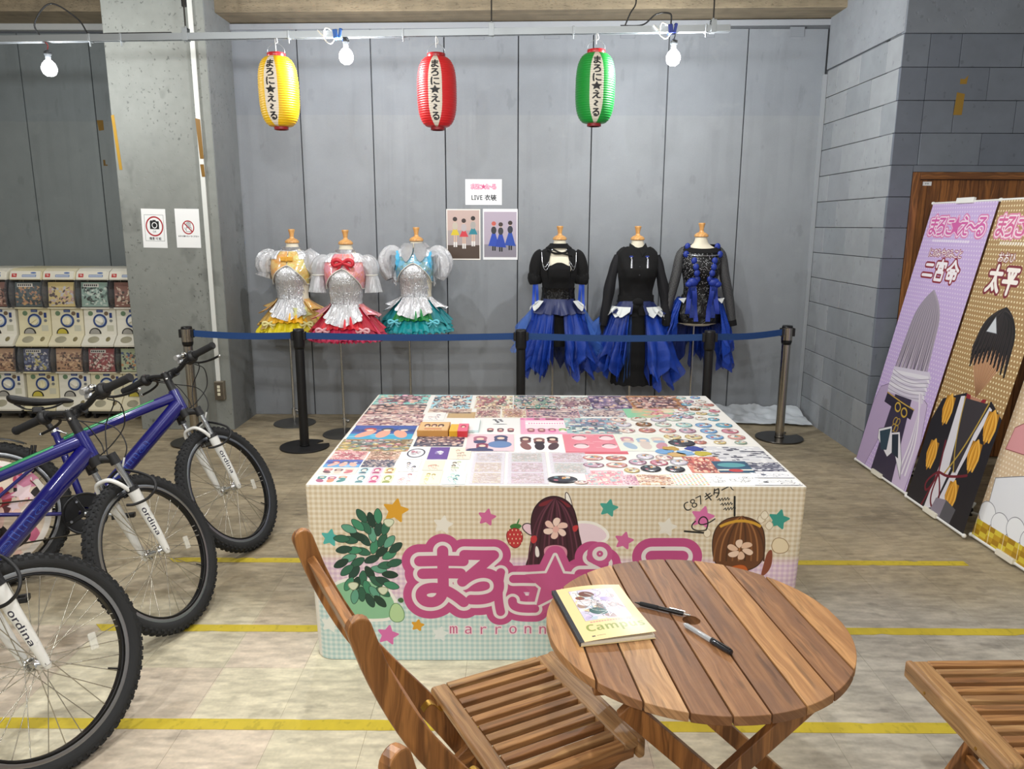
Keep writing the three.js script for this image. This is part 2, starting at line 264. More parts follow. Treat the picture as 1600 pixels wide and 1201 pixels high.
{
  const wall = struct('wall_back', bx(4.9, 3.6, 0.2, 0.1, 1.8, -6.572), grooveMat);
  const xs = [-2.27, -1.743, -1.158, -0.574, 0.016, 0.61, 1.208, 1.833, 2.46];
  for (let i = 0; i < 8; i++) obj('panel', wallXYuv(rbx(xs[i + 1] - xs[i] - 0.009, 3.14, 0.03, 0.003, (xs[i] + xs[i + 1]) / 2, 1.57, -6.465), -2.4, 0, 7.2, 3.4), wallMat, wall);
  for (let i = 0; i < 8; i++) obj('fixing_plate', wallXYuv(rbx(0.115, 0.075, 0.006, 0.002, xs[i + 1] - 0.33 + (i === 7 ? 0.08 : 0), 3.075 + i * 0.006, -6.447), -2.4, 0, 7.2, 3.4), std('#83888f', 0.6), wall);
  obj('cornice', wallXYuv(rbx(4.75, 0.045, 0.05, 0.004, 0.1, 3.165, -6.46, 0, 0, 0.0095), -2.4, 0, 7.2, 3.4), std('#9ca0a6', 0.55), wall);
  // recess on the left behind the machines
  const lw = struct('wall_left', bx(3.3, 3.6, 0.2, -4.5, 1.8, -7.03), grooveMat), xl = [-6.0, -5.45, -4.84, -4.24, -3.635, -3.0];
  for (let i = 0; i < 5; i++) obj('panel', wallXYuv(rbx(xl[i + 1] - xl[i] - 0.009, 3.2, 0.03, 0.003, (xl[i] + xl[i + 1]) / 2, 1.6, -6.918), -8.2, 0, 7.2, 3.4), std('#e6ebe4', 0.62, 0, { map: backTex, bumpMap: paintBump, bumpScale: 0.002 }), lw);
  obj('cornice', rbx(3.1, 0.05, 0.06, 0.004, -4.5, 3.245, -6.9), std('#b9bcbc', 0.55), lw);
}
// concrete column
const concrete = dataTex(1024, 1024, (u, v) => {
  const x = u * 3.4, y = v * 3.4, pit = sstep(fbm(x * 60, y * 54, 9, 3), 0.73, 0.78) * sstep(fbm(x * 3, y * 2, 14, 3), 0.45, 0.62), st = fbm(x * 2, y * 1.2, 4, 5), dk = sstep(fbm(x * 5, y * 4, 24, 4), 0.64, 0.76);
  const k = 1 + 0.16 * (st - 0.5) + 0.06 * (fbm(x * 20, y * 20, 2, 3) - 0.5) - 0.26 * pit - 0.1 * dk; return [134 * k, 137 * k, 132 * k];
});
const concreteBump = dataTex(1024, 1024, (u, v) => { const n = 200 - 130 * sstep(fbm(u * 3.4 * 60, v * 3.4 * 54, 9, 3), 0.73, 0.78) + 50 * (fbm(u * 40, v * 40, 3, 4) - 0.5); return [n, n, n]; }, false);
const colMat = std('#ffffff', 0.78, 0, { map: concrete, bumpMap: concreteBump, bumpScale: 0.002 });
{
  const c = struct('pillar', wallXYuv(rbx(0.745, 3.5, 1.2, 0.006, -2.636, 1.75, -6.53), -3.1, 0, 3.4, 3.4), colMat);
  obj('side_coat', wallXYuv(bx(0.004, 3.4, 0.53, -2.262, 1.7, -6.195), -6.5, 0, 3.4, 3.4, 'z'), std('#f4f5ff', 0.6, 0, { map: concrete, bumpMap: paintBump, bumpScale: 0.002 }), c);
}
// block wall on the right: a return wall facing left, then a wall facing the camera with the door
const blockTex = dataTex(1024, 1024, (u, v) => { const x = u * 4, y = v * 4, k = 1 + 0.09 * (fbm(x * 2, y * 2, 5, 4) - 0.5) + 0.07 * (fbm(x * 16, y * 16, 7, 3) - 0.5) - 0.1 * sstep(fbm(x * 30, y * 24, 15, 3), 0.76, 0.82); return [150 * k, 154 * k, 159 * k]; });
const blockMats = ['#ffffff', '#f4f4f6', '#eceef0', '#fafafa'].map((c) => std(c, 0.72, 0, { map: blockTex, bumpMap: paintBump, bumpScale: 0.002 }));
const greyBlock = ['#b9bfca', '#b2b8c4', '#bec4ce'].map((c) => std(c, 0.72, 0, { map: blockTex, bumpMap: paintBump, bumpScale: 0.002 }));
{
  const H = 0.2025, wr = struct('wall_right', bx(0.2, 3.6, 1.1, 2.59, 1.8, -6.05), std('#7d8086', 0.9)); reseed(21);
  for (let r = 0; r < 14; r++) {
    let z = -6.44; const off = r % 2 ? 0.2 : 0.4; let w = off;
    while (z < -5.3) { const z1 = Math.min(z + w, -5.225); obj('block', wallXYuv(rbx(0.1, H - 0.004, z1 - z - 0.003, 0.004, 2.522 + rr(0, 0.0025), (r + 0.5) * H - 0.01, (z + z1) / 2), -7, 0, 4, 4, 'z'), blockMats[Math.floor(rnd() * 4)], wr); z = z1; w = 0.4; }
  }
  obj('beam', wallXYuv(rbx(0.11, 0.8, 1.23, 0.006, 2.519, 3.235, -5.83), -7, 0, 4, 4, 'z'), std('#f2f3f6', 0.65, 0, { map: blockTex, bumpMap: concreteBump, bumpScale: 0.003 }), wr);
  obj('corner_trim', bx(0.03, 2.8, 0.02, 2.455, 1.4, -6.44), std('#9a9ea3', 0.6), wr);
  // the wall facing the camera, with the doorway left open
  const wd = struct('wall_door', [bx(0.14, 3.6, 0.16, 2.545, 1.8, -5.33), bx(1.7, 1.5, 0.16, 3.45, 2.8, -5.33), bx(0.5, 2.1, 0.16, 4.05, 1.05, -5.33)], std('#5c5f64', 0.9));
  for (let r = 0; r < 14; r++) {
    const y = (r + 0.5) * H - 0.01, runs = r < 10 ? [[2.472, 2.622], [3.77, 4.25]] : [[2.472, 2.645], [2.645, 4.25]];
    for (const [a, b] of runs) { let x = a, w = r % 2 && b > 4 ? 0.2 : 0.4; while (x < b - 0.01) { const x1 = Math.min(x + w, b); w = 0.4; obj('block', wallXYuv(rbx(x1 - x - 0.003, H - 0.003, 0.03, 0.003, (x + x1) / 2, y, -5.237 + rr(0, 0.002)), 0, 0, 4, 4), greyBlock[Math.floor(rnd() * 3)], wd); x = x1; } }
  }
  obj('beam', wallXYuv(rbx(1.82, 0.75, 0.05, 0.006, 3.38, 3.2, -5.232), 0, 0, 4, 4), std('#cdd2da', 0.7, 0, { map: blockTex, bumpMap: concreteBump, bumpScale: 0.003 }), wd);
  // wooden door
  const d = struct('door_1', [bx(1.04, 1.9, 0.04, 3.19, 0.95, -5.3)], std('#3b2412', 0.7));
  for (let i = 0; i < 12; i++) obj('board', grainUV(rbx(0.083, 1.92, 0.014, 0.002, 2.708 + i * 0.0855, 0.965, -5.273), 'y', i * 0.37, i * 0.11), std(['#e8d8c0', '#ddccb4', '#f0e0c8'][i % 3], 0.5, 0, { map: woodC }), d);
  for (const g of [rbx(0.05, 1.972, 0.07, 0.004, 2.65, 0.986, -5.255), rbx(0.05, 1.972, 0.07, 0.004, 3.74, 0.986, -5.255)]) obj('door_frame', grainUV(g, 'y'), std('#f0e4d4', 0.45, 0, { map: woodC }), d);
  obj('door_frame', grainUV(rbx(1.036, 0.045, 0.066, 0.004, 3.195, 1.95, -5.257), 'x'), std('#f0e4d4', 0.45, 0, { map: woodC }), d);
  obj('lintel', wallXYuv(rbx(1.148, 0.042, 0.03, 0.003, 3.197, 1.994, -5.237), 0, 0, 4, 4), greyBlock[0], wd);
  obj('name_plate', rbx(0.058, 0.026, 0.004, 0.001, 2.745, 1.9, -5.264), std('#ffffff', 0.5, 0, { map: canvasTex(128, 64, (x) => { x.fillStyle = '#eceef0'; x.fillRect(0, 0, 128, 64); x.fillStyle = '#55585c'; x.font = 'bold 34px sans-serif'; x.fillText('010', 30, 44); }) }), d);
}
// the ceiling: brown concrete deck with beams, and the parts of the hall behind the camera that close the room
const deckMat = std('#ffffff', 0.85, 0, { map: dataTex(512, 512, (u, v) => { const k = 0.9 + 0.3 * (fbm(u * 9, v * 9, 5, 5) - 0.5) + 0.1 * (vnoise(u * 80, v * 4, 3) - 0.5); return [150 * k, 136 * k, 112 * k]; }), bumpMap: concreteBump, bumpScale: 0.004 });
{
  const ce = struct('ceiling', bx(10.8, 0.2, 10.4, -0.9, 3.5, -1.9), deckMat);
  obj('edge_beam', rbx(4.85, 0.42, 0.42, 0.01, 0.12, 3.405, -6.35, 0, 0, 0.0095), deckMat, ce);
  obj('edge_beam', rbx(3.2, 0.3, 0.5, 0.01, -4.6, 3.42, -6.75), deckMat, ce);
  obj('joist', rbx(10.4, 0.13, 0.2, 0.006, -0.9, 3.34, -5.75), std('#8b8a84', 0.7), ce);
  for (const z of [-3.4, -0.6]) obj('joist', rbx(10.4, 0.16, 0.25, 0.006, -0.9, 3.34, z), std('#8b8a84', 0.7), ce);
  const plain = std('#b9bab8', 0.8, 0, { bumpMap: paintBump, bumpScale: 0.002 });
  struct('wall_side_left', bx(0.2, 3.7, 10.4, -6.2, 1.75, -1.9), plain);
  struct('wall_side_right', bx(0.2, 3.7, 8.7, 4.35, 1.75, -1.05), plain);
  struct('wall_behind', bx(10.8, 3.7, 0.2, -0.9, 1.75, 3.2), plain);
  struct('floor_behind', bx(10.4, 0.2, 1.0, -0.9, -0.1, 2.7), std('#b3a993', 0.6));
  struct('wall_far_left', bx(0.2, 3.7, 0.6, -6.2, 1.75, -7), plain);
}
// conduit and switch box on the pillar
{
  const c = thing('cable_conduit', 'white plastic cable conduit running down the front of the concrete pillar', 'conduit', [0, 0, 0]);
  const g = rbx(0.034, 2.86, 0.016, 0.003, 0, 0, 0); g.translate(-2.356, 1.83, -5.918);
  obj('duct', g, std('#d9dbd6', 0.45), c);
  const s = thing('switch_box', 'grey metal switch box at the foot of the white conduit', 'switch box', [-2.345, 0.255, -5.93]);
  obj('housing', rbx(0.075, 0.15, 0.05, 0.004, 0, 0.075, 0.02), std('#8d8474', 0.45, 0.5), s);
  obj('cover_plate', rbx(0.066, 0.14, 0.005, 0.002, 0, 0.075, 0.047), std('#6f675b', 0.4, 0.6), s);
  for (const y of [0.048, 0.08, 0.108]) obj('switch', rbx(0.022, 0.022, 0.008, 0.002, 0, y, 0.052), std('#e8e2c8', 0.4), s);
}
// packing tape left on wall and pillar
const tapeMat = std('#a8832f', 0.32, 0, { bumpMap: bumpFine, bumpScale: 0.0003 });
function tape(pts, z, label, mat = tapeMat) { const g = extrude(pts, 0.0008); g.translate(0, 0, z); tag(obj('packing_tape', g, mat), label, 'tape'); }
tape([[-3.008, 2.41], [-2.985, 2.415], [-2.962, 2.02], [-2.985, 2.02]], -5.929, 'long brown packing tape strip on the left edge of the concrete pillar');
tape([[-3.63, 2.5], [-3.575, 2.5], [-3.575, 2.418], [-3.62, 2.412]], -6.902, 'small brown packing tape square on the grey panel left of the pillar', std('#7d5f24', 0.4));
tape([[-3.61, 2.17], [-3.592, 2.17], [-3.592, 2.13], [-3.575, 2.13], [-3.575, 2.12], [-3.61, 2.12]], -6.902, 'tiny torn brown tape scrap low on the grey panel left of the pillar', std('#6d5220', 0.4));
tape([[-2.376, 2.39], [-2.34, 2.38], [-2.334, 2.1], [-2.362, 2.1]], -5.9088, 'brown packing tape wrapped over the white conduit, the longer upper piece', std('#7f5c1d', 0.35));
tape([[-2.366, 2.06], [-2.338, 2.06], [-2.334, 1.97], [-2.358, 1.97]], -5.9088, 'brown packing tape over the white conduit, the short lower piece', std('#7f5c1d', 0.35));
tape([[2.862, 2.52], [2.905, 2.52], [2.911, 2.575], [2.89, 2.55], [2.862, 2.552]], -5.2205, 'torn upper piece of brown tape on the grey blocks above the door', std('#8f6f26', 0.4));
tape([[2.842, 2.33], [2.897, 2.33], [2.902, 2.46], [2.85, 2.47]], -5.2205, 'longer lower piece of brown tape on the grey blocks above the door', std('#8f6f26', 0.4));
// crumpled clear sheeting along the foot of the back wall
{
  reseed(5);
  const g = grid(60, 16, (u, v) => { const x = 1.25 + u * 1.2, z = -6.44 + v * (0.2 + 0.14 * u + 0.06 * fbm(u * 9, 1, 4)), k = fbm(u * 16, v * 5, 7, 4); return [x, 0.012 + 0.07 * k * (1 - v * 0.75) + 0.05 * (1 - v) ** 3, z]; });
  tag(obj('plastic_sheet', thick(g, 0.001), phy('#e6edf4', 0.25, 0, { transparent: true, opacity: 0.82 })), 'crumpled pale plastic sheeting lying along the foot of the back wall', 'plastic sheet');
}
// wall notices
const paper = (draw, w = 512, h = 720) => std('#ffffff', 0.45, 0, { map: canvasTex(w, h, draw) });
function sheetThing(name, x, y, z, w, h, mat, label, category, turn = 0) {
  const t = new THREE.PlaneGeometry(w, h).toNonIndexed(), o = thing(name, label, category, [x, y - h / 2, z]);
  const g = bx(w, h, 0.0012, 0, h / 2, 0.0006), m = obj('sheet', g, std('#e6e6e6', 0.5), o); m.rotation.z = turn;
  t.translate(0, h / 2, 0.0016); obj('print', t, mat, o).rotation.z = turn; return o;
}
sheetThing('photo_notice', -2.765, 1.589, -5.929, 0.185, 0.292, paper((x, w, h) => {
  x.fillStyle = '#f1f2f1'; x.fillRect(0, 0, w, h); x.strokeStyle = '#33383c'; x.lineWidth = 5; x.strokeRect(60, 112, 400, 480); x.strokeStyle = '#a8202c'; x.lineWidth = 27; x.beginPath(); x.arc(264, 322, 172, 0, 7); x.stroke();
  x.fillStyle = '#15181c'; x.fillRect(170, 226, 190, 148); x.fillRect(226, 204, 70, 30); x.fillRect(184, 212, 34, 16); x.fillStyle = '#f1f2f1'; x.beginPath(); x.arc(265, 302, 58, 0, 7); x.fill(); x.fillStyle = '#15181c'; x.beginPath(); x.arc(265, 302, 42, 0, 7); x.fill();
  x.fillStyle = '#565a5c'; x.font = '56px sans-serif'; x.fillText('OK', 222, 440); word(x, '撮影可能', 166, 550, 60, 66, 10, '#22262a');
}), 'white photo permission notice with black camera in red ring on the pillar', 'notice', -0.02);
sheetThing('no_touch_notice', -2.507, 1.59, -5.929, 0.185, 0.292, paper((x, w, h) => {
  x.fillStyle = '#f1f2f1'; x.fillRect(0, 0, w, h); x.strokeStyle = '#777c80'; x.lineWidth = 9; x.lineCap = 'round';
  for (let i = 0; i < 4; i++) { x.strokeRect(228 + i * 24, 262 - (i === 1 || i === 2 ? 18 : 0), 20, 90); } x.strokeRect(222, 350, 110, 70); x.beginPath(); x.moveTo(222, 400); x.lineTo(186, 350); x.stroke();
  x.strokeStyle = '#a8202c'; x.lineWidth = 22; x.beginPath(); x.arc(264, 342, 118, 0, 7); x.stroke(); x.beginPath(); x.moveTo(182, 262); x.lineTo(348, 424); x.stroke();
  word(x, 'お手を触れないでください', 60, 506, 34, 37, 13, '#1c2024');
}), 'white no touching notice with crossed out hand beside the white conduit', 'notice', -0.012);
const LOGO = (x, px, py, size, step, o) => { word(x, 'まろに★え～る', px, py, size, step, o[0], o[1]); word(x, 'まろに★え～る', px, py, size, step, o[2], o[3]); word(x, 'まろに★え～る', px, py, size, step, o[4], o[5]); };
sheetThing('costume_sign', -0.265, 1.886, -6.448, 0.3, 0.205, paper((x, w, h) => {
  x.fillStyle = '#f3f5f8'; x.fillRect(0, 0, w, h); LOGO(x, 108, 100, 72, 49, [34, '#d2638f', 20, '#f6e6ee', 9, '#c9487c']);
  x.fillStyle = '#9a9aa4'; x.font = '15px sans-serif'; x.fillText('', 170, 160); x.fillStyle = '#17181c'; x.font = 'bold 92px sans-serif'; x.save(); x.translate(78, 282); x.scale(0.86, 1); x.fillText('LIVE', 0, 0); x.restore(); word(x, '衣装', 310, 250, 84, 86, 13, '#17181c');
}, 512, 350), 'white sign with pink logo and black lettering above the two photo posters', 'sign');
// two portrait photographs of performers: plain small figures in the costumes
const figure = (x, px, py, s, dress, top, hair, boots, long) => {
  x.fillStyle = '#d9b49c'; x.fillRect(px - 10 * s, py + 60 * s, 8 * s, long ? 30 * s : 78 * s); x.fillRect(px + 4 * s, py + 60 * s, 8 * s, long ? 30 * s : 78 * s); x.fillStyle = boots; x.fillRect(px - 12 * s, py + 112 * s, 11 * s, 34 * s); x.fillRect(px + 3 * s, py + 112 * s, 11 * s, 34 * s);
  x.fillStyle = dress; x.beginPath(); x.moveTo(px - 12 * s, py + 24 * s); x.lineTo(px + 12 * s, py + 24 * s); x.lineTo(px + (long ? 40 : 32) * s, py + (long ? 118 : 66) * s); x.lineTo(px - (long ? 40 : 32) * s, py + (long ? 112 : 66) * s); x.fill();
  x.fillStyle = top; x.beginPath(); x.ellipse(px, py + 4 * s, 19 * s, 26 * s, 0, 0, 7); x.fill(); x.fillStyle = '#e0bca6'; x.beginPath(); x.ellipse(px, py - 36 * s, 11 * s, 14 * s, 0, 0, 7); x.fill(); x.fillStyle = hair; x.beginPath(); x.ellipse(px, py - 42 * s, 16 * s, 15 * s, 0, 0, 7); x.fill();
};
sheetThing('photo_poster', -0.434, 1.543, -6.448, 0.282, 0.414, paper((x, w, h) => {
  x.fillStyle = '#efe9e2'; x.fillRect(0, 0, w, h); x.fillStyle = '#c3aaa2'; x.fillRect(16, 16, w - 32, h - 34); x.fillStyle = '#a89c9c'; x.fillRect(16, 300, w - 32, 220); x.fillStyle = '#4a382c'; x.fillRect(16, 510, w - 32, h - 528);
  figure(x, 130, 230, 2.1, '#d9c02a', '#c2b8a8', '#2c2220', '#e8e4e0'); figure(x, 262, 252, 2.1, '#cf3440', '#b8b0b2', '#33221f', '#e8e4e0'); figure(x, 402, 218, 2.1, '#1f8090', '#a8a4a0', '#231c1a', '#e8e4e0');
}), 'photo poster of three people in yellow, red and teal short skirts', 'poster');
sheetThing('photo_poster', -0.128, 1.545, -6.448, 0.288, 0.414, paper((x, w, h) => {
  x.fillStyle = '#f2f2f4'; x.fillRect(0, 0, w, h); x.fillStyle = '#b3a6b6'; x.fillRect(16, 40, w - 32, h - 76); x.fillStyle = '#8d8793'; x.fillRect(16, 500, w - 32, h - 536);
  figure(x, 160, 292, 2.05, '#1f45b0', '#2a2a30', '#c2584c', '#1c1c20', 1); figure(x, 262, 304, 2.05, '#1c3fa6', '#2e2e34', '#3a2a26', '#1c1c20', 1); figure(x, 402, 282, 2.05, '#2048a8', '#242838', '#33221f', '#1c1c20', 1);
}), 'photo poster of three people in black tops and long blue skirts', 'poster');

// ---------------------------------------------------------------- the display table and what lies on it
const TX0 = -0.757, TX1 = 1.055, TZ0 = -2.622, TZ1 = -4.118, TH = 0.7;
const clothTex = canvasTex(2048, 792, (x, w, h) => {
  const X = (m) => (m - TX0) / (TX1 - TX0) * w, Y = (m) => (TH - m) / TH * h, S = w / (TX1 - TX0);
  // printed ground: beige, lilac and aqua gingham bands
  for (let j = 0; j < 72; j++) for (let i = 0; i < 187; i++) {
    const y = j * 11 + 5, t = y / h, q = (i % 2) + (j % 2);
    const beige = [[233, 223, 204], [223, 208, 182], [208, 190, 158]], lilac = [[238, 218, 224], [226, 200, 216], [214, 184, 206]], aqua = [[222, 232, 228], [200, 220, 217], [176, 206, 206]];
    const a = sstep(t, 0.37, 0.44), b = sstep(t, 0.6, 0.69), c = [0, 1, 2].map((k) => lerp(lerp(beige[q][k], lilac[q][k], a), aqua[q][k], b));
    x.fillStyle = `rgb(${c.map(Math.round).join(',')})`; x.fillRect(i * 11, j * 11, 11.2, 11.2);
  }
  x.fillStyle = '#e9e6de'; x.fillRect(0, Y(0.47), 26, h);
  const star = (mx, my, r, c, k = 0.5) => { starPath(x, X(mx), Y(my), r * S, k, -Math.PI / 2 + 0.2); x.fillStyle = c; x.strokeStyle = c; x.lineJoin = 'round'; x.lineWidth = 9; x.fill(); x.stroke(); };
  star(-0.434, 0.601, 0.044, '#dba02a'); star(-0.101, 0.577, 0.03, '#d0699b'); star(-0.262, 0.547, 0.033, '#ece7dc'); star(0.342, 0.614, 0.031, '#4aa394'); star(-0.677, 0.495, 0.031, '#4fb0a8');
  star(0.402, 0.488, 0.032, '#d0699b'); star(0.557, 0.541, 0.033, '#ebe6da'); star(0.685, 0.581, 0.04, '#d873a8'); star(0.963, 0.573, 0.036, '#3f9a8b'); star(-0.477, 0.104, 0.038, '#d96fae'); star(-0.363, 0.147, 0.021, '#dfa22c');
  star(-0.695, 0.148, 0.032, '#e9ece6'); star(-0.279, 0.11, 0.027, '#e3eae8'); star(0.9, 0.12, 0.03, '#d0699b'); star(0.62, 0.1, 0.03, '#ece7dc');
  const blob = (c, pts, line, lw = 3) => { x.beginPath(); pts.forEach(([a, b], i) => { const n = pts[(i + 1) % pts.length], mx = (X(a) + X(n[0])) / 2, my = (Y(b) + Y(n[1])) / 2; i ? x.quadraticCurveTo(X(a), Y(b), mx, my) : x.moveTo(mx, my); }); const f = pts[0], s = pts[1]; x.quadraticCurveTo(X(f[0]), Y(f[1]), (X(f[0]) + X(s[0])) / 2, (Y(f[1]) + Y(s[1])) / 2); x.closePath(); x.fillStyle = c; x.fill(); if (line) { x.strokeStyle = line; x.lineWidth = lw; x.stroke(); } };
  // left motif: plain leaf bouquet on a pale green tray (stand-in for the printed mascot)
  blob('#8cc199', [[-0.73, 0.25], [-0.68, 0.31], [-0.6, 0.34], [-0.5, 0.32], [-0.44, 0.25], [-0.44, 0.17], [-0.56, 0.16], [-0.68, 0.19]], '#f2efe8', 14);
  for (let i = 0; i < 46; i++) { const a = i * 2.4, r = 0.012 + 0.0125 * Math.sqrt(i) * 1.1, cx = -0.54 + r * 1.05 * Math.cos(a), cy = 0.41 + r * 1.75 * Math.sin(a), d = a + 0.4, q = 0.04, nx = -Math.sin(d), ny = Math.cos(d);
    blob(['#20463a', '#2f6a52', '#173a2e', '#3f8a68', '#2a5e49', '#5f9f86'][i % 6], [[cx - q * Math.cos(d), cy - q * Math.sin(d)], [cx + nx * 0.02, cy + ny * 0.02], [cx + q * Math.cos(d), cy + q * Math.sin(d)], [cx - nx * 0.02, cy - ny * 0.02]], '#122b24', 2); }
  for (const [a, b] of [[-0.46, 0.55], [-0.6, 0.3], [-0.49, 0.28]]) { blob('#d9dfc4', [[a - 0.025, b + 0.012], [a, b + 0.022], [a + 0.025, b + 0.012], [a, b - 0.02]], '#8a9270'); }
  blob('#b7d6a0', [[-0.47, 0.2], [-0.455, 0.235], [-0.43, 0.235], [-0.41, 0.2], [-0.415, 0.165], [-0.445, 0.155], [-0.468, 0.17]], '#5d8a5e'); blob('#3f6a3e', [[-0.44, 0.25], [-0.42, 0.262], [-0.41, 0.245], [-0.425, 0.235]]);
  // strawberry
  blob('#c13a3c', [[-0.032, 0.52], [0.0, 0.54], [0.03, 0.52], [0.03, 0.48], [0.005, 0.45], [-0.025, 0.475]], '#7c1f26'); for (let i = 0; i < 16; i++) { x.fillStyle = '#f4dcb8'; x.fillRect(X(-0.024 + (i % 4) * 0.014 + (i / 4 % 2 | 0) * 0.006), Y(0.53 - (i >> 2) * 0.017), 4, 7); }
  blob('#3f7a40', [[-0.02, 0.545], [0.005, 0.555], [0.03, 0.545], [0.015, 0.53], [0.0, 0.538], [-0.012, 0.53]]); blob('#3f7a40', [[0.005, 0.55], [0.02, 0.58], [0.014, 0.55]]);
  // middle motif: plum drapery bouquet with red and pink ribbons
  blob('#efd8e2', [[0.2, 0.56], [0.3, 0.56], [0.36, 0.5], [0.28, 0.46], [0.2, 0.47]], '#f7f3ea', 12); blob('#eccbd8', [[0.05, 0.56], [0.02, 0.54], [0.06, 0.5], [0.1, 0.52]], '#2a2024', 4); blob('#f3eee6', [[0.18, 0.68], [0.2, 0.665], [0.22, 0.58], [0.19, 0.6]], '#3a2a30', 3);
  blob('#42222e', [[0.055, 0.58], [0.09, 0.645], [0.15, 0.665], [0.21, 0.63], [0.23, 0.56], [0.24, 0.48], [0.29, 0.36], [0.2, 0.34], [0.1, 0.34], [0.03, 0.36], [0.07, 0.46]], '#241219', 4);
  blob('#7a2a34', [[0.085, 0.63], [0.15, 0.655], [0.205, 0.625], [0.2, 0.612], [0.15, 0.638], [0.09, 0.615]]);
  for (let i = 0; i < 12; i++) { x.strokeStyle = ['#5c3040', '#6d3d4c', '#341a24'][i % 3]; x.lineWidth = 6; x.beginPath(); x.moveTo(X(0.15), Y(0.65)); x.quadraticCurveTo(X(0.06 + i * 0.016), Y(0.6), X(0.05 + i * 0.019), Y(0.38)); x.stroke(); }
  for (let i = 0; i < 6; i++) { const a = i * Math.PI / 3; blob(i % 2 ? '#f0d4c6' : '#ebc6b8', [[0.15, 0.535], [0.15 + 0.045 * Math.cos(a), 0.535 + 0.04 * Math.sin(a)], [0.15 + 0.05 * Math.cos(a + 0.5), 0.535 + 0.045 * Math.sin(a + 0.5)], [0.15 + 0.03 * Math.cos(a + 1), 0.535 + 0.03 * Math.sin(a + 1)]]); }
  blob('#e4b0a6', [[0.135, 0.53], [0.15, 0.55], [0.168, 0.53], [0.15, 0.515]]); blob('#c23b40', [[0.055, 0.5], [0.08, 0.51], [0.085, 0.485], [0.065, 0.47]]); blob('#c23b40', [[0.21, 0.545], [0.235, 0.55], [0.23, 0.525], [0.215, 0.52]]);
  blob('#d890a6', [[0.1, 0.46], [0.15, 0.475], [0.2, 0.46], [0.19, 0.4], [0.12, 0.4]], '#5a2a38'); blob('#efe6e2', [[0.075, 0.47], [0.09, 0.46], [0.095, 0.42], [0.075, 0.42]], '#54404a');
  // right motif: chestnut cluster with cream tufts and a dumpling
  blob('#6b4226', [[0.72, 0.5], [0.75, 0.57], [0.83, 0.59], [0.9, 0.56], [0.92, 0.5], [0.92, 0.4], [0.84, 0.36], [0.74, 0.38]], '#3b2416', 4); for (let i = 0; i < 9; i++) { x.strokeStyle = ['#8d5c36', '#a26d42', '#53331f'][i % 3]; x.lineWidth = 7; x.beginPath(); x.moveTo(X(0.83), Y(0.585)); x.quadraticCurveTo(X(0.73 + i * 0.024), Y(0.54), X(0.735 + i * 0.023), Y(0.41)); x.stroke(); }
  for (let i = 0; i < 6; i++) { const a = i * Math.PI / 3 + 0.3; blob(i % 2 ? '#f0d2ba' : '#e9c3a6', [[0.83, 0.455], [0.83 + 0.05 * Math.cos(a), 0.455 + 0.04 * Math.sin(a)], [0.83 + 0.055 * Math.cos(a + 0.5), 0.455 + 0.042 * Math.sin(a + 0.5)], [0.83 + 0.03 * Math.cos(a + 1), 0.455 + 0.03 * Math.sin(a + 1)]]); }
  x.strokeStyle = '#d6a23a'; x.lineWidth = 12; x.beginPath(); x.moveTo(X(0.75), Y(0.545)); x.quadraticCurveTo(X(0.83), Y(0.59), X(0.9), Y(0.545)); x.stroke(); blob('#c9662c', [[0.79, 0.39], [0.86, 0.4], [0.87, 0.34], [0.78, 0.34]], '#7a3a18');
  for (const [a, b] of [[0.705, 0.52], [0.9, 0.575], [0.93, 0.55], [0.91, 0.59]]) blob('#eee3cc', [[a - 0.018, b], [a, b + 0.022], [a + 0.018, b], [a, b - 0.022]], '#bca88a');
  blob('#e8d6b4', [[0.94, 0.47], [0.955, 0.505], [0.99, 0.5], [1.01, 0.47], [1.0, 0.445], [0.96, 0.44]], '#9c7f5a'); blob('#8a4a34', [[0.93, 0.45], [0.95, 0.46], [0.95, 0.38], [0.91, 0.34], [0.92, 0.4]]);
  // big lettering
  const L = [['ま', -0.27, 0.335, 0.25], ['ろ', -0.128, 0.345, 0.235], ['に', 0.005, 0.285, 0.2], ['え', 0.305, 0.32, 0.24], ['～', 0.44, 0.3, 0.16], ['る', 0.565, 0.33, 0.27]];
  const px = (m) => m * S;
  for (const [wd, c] of [[58, 0], [31, 1], [18, 2]]) {
    for (const [ch, a, b, s] of L) { const g = x.createLinearGradient(0, Y(0.46), 0, Y(0.2)); g.addColorStop(0, '#c04f86'); g.addColorStop(0.5, '#c95f92'); g.addColorStop(1, '#dd8fb4'); glyph(x, ch, X(a), Y(b), px(s), wd * 0.92, c === 1 ? '#e7dedd' : g); }
    starPath(x, X(0.15), Y(0.315), px(0.115), 0.46); x.lineJoin = 'round'; x.fillStyle = x.strokeStyle = c === 1 ? '#e7dedd' : '#c7598e'; x.lineWidth = [px(0.075), px(0.02), 1][c]; x.fill(); x.stroke();
  }
  x.strokeStyle = '#c7598e'; x.lineWidth = px(0.05); x.beginPath(); x.arc(X(0.315), Y(0.435), px(0.022), 0, 7); x.stroke(); x.strokeStyle = '#e7dedd'; x.lineWidth = px(0.016); x.beginPath(); x.arc(X(0.315), Y(0.435), px(0.02), 0, 7); x.stroke();
  x.font = `${Math.round(px(0.055))}px monospace`; x.lineJoin = 'round'; [...'marronn'].forEach((c, i) => { const a = X(-0.245 + i * 0.056), b = Y(0.112); x.strokeStyle = '#f0d9e2'; x.lineWidth = 9; x.strokeText(c, a, b); x.fillStyle = '#c25c86'; x.fillText(c, a, b); });
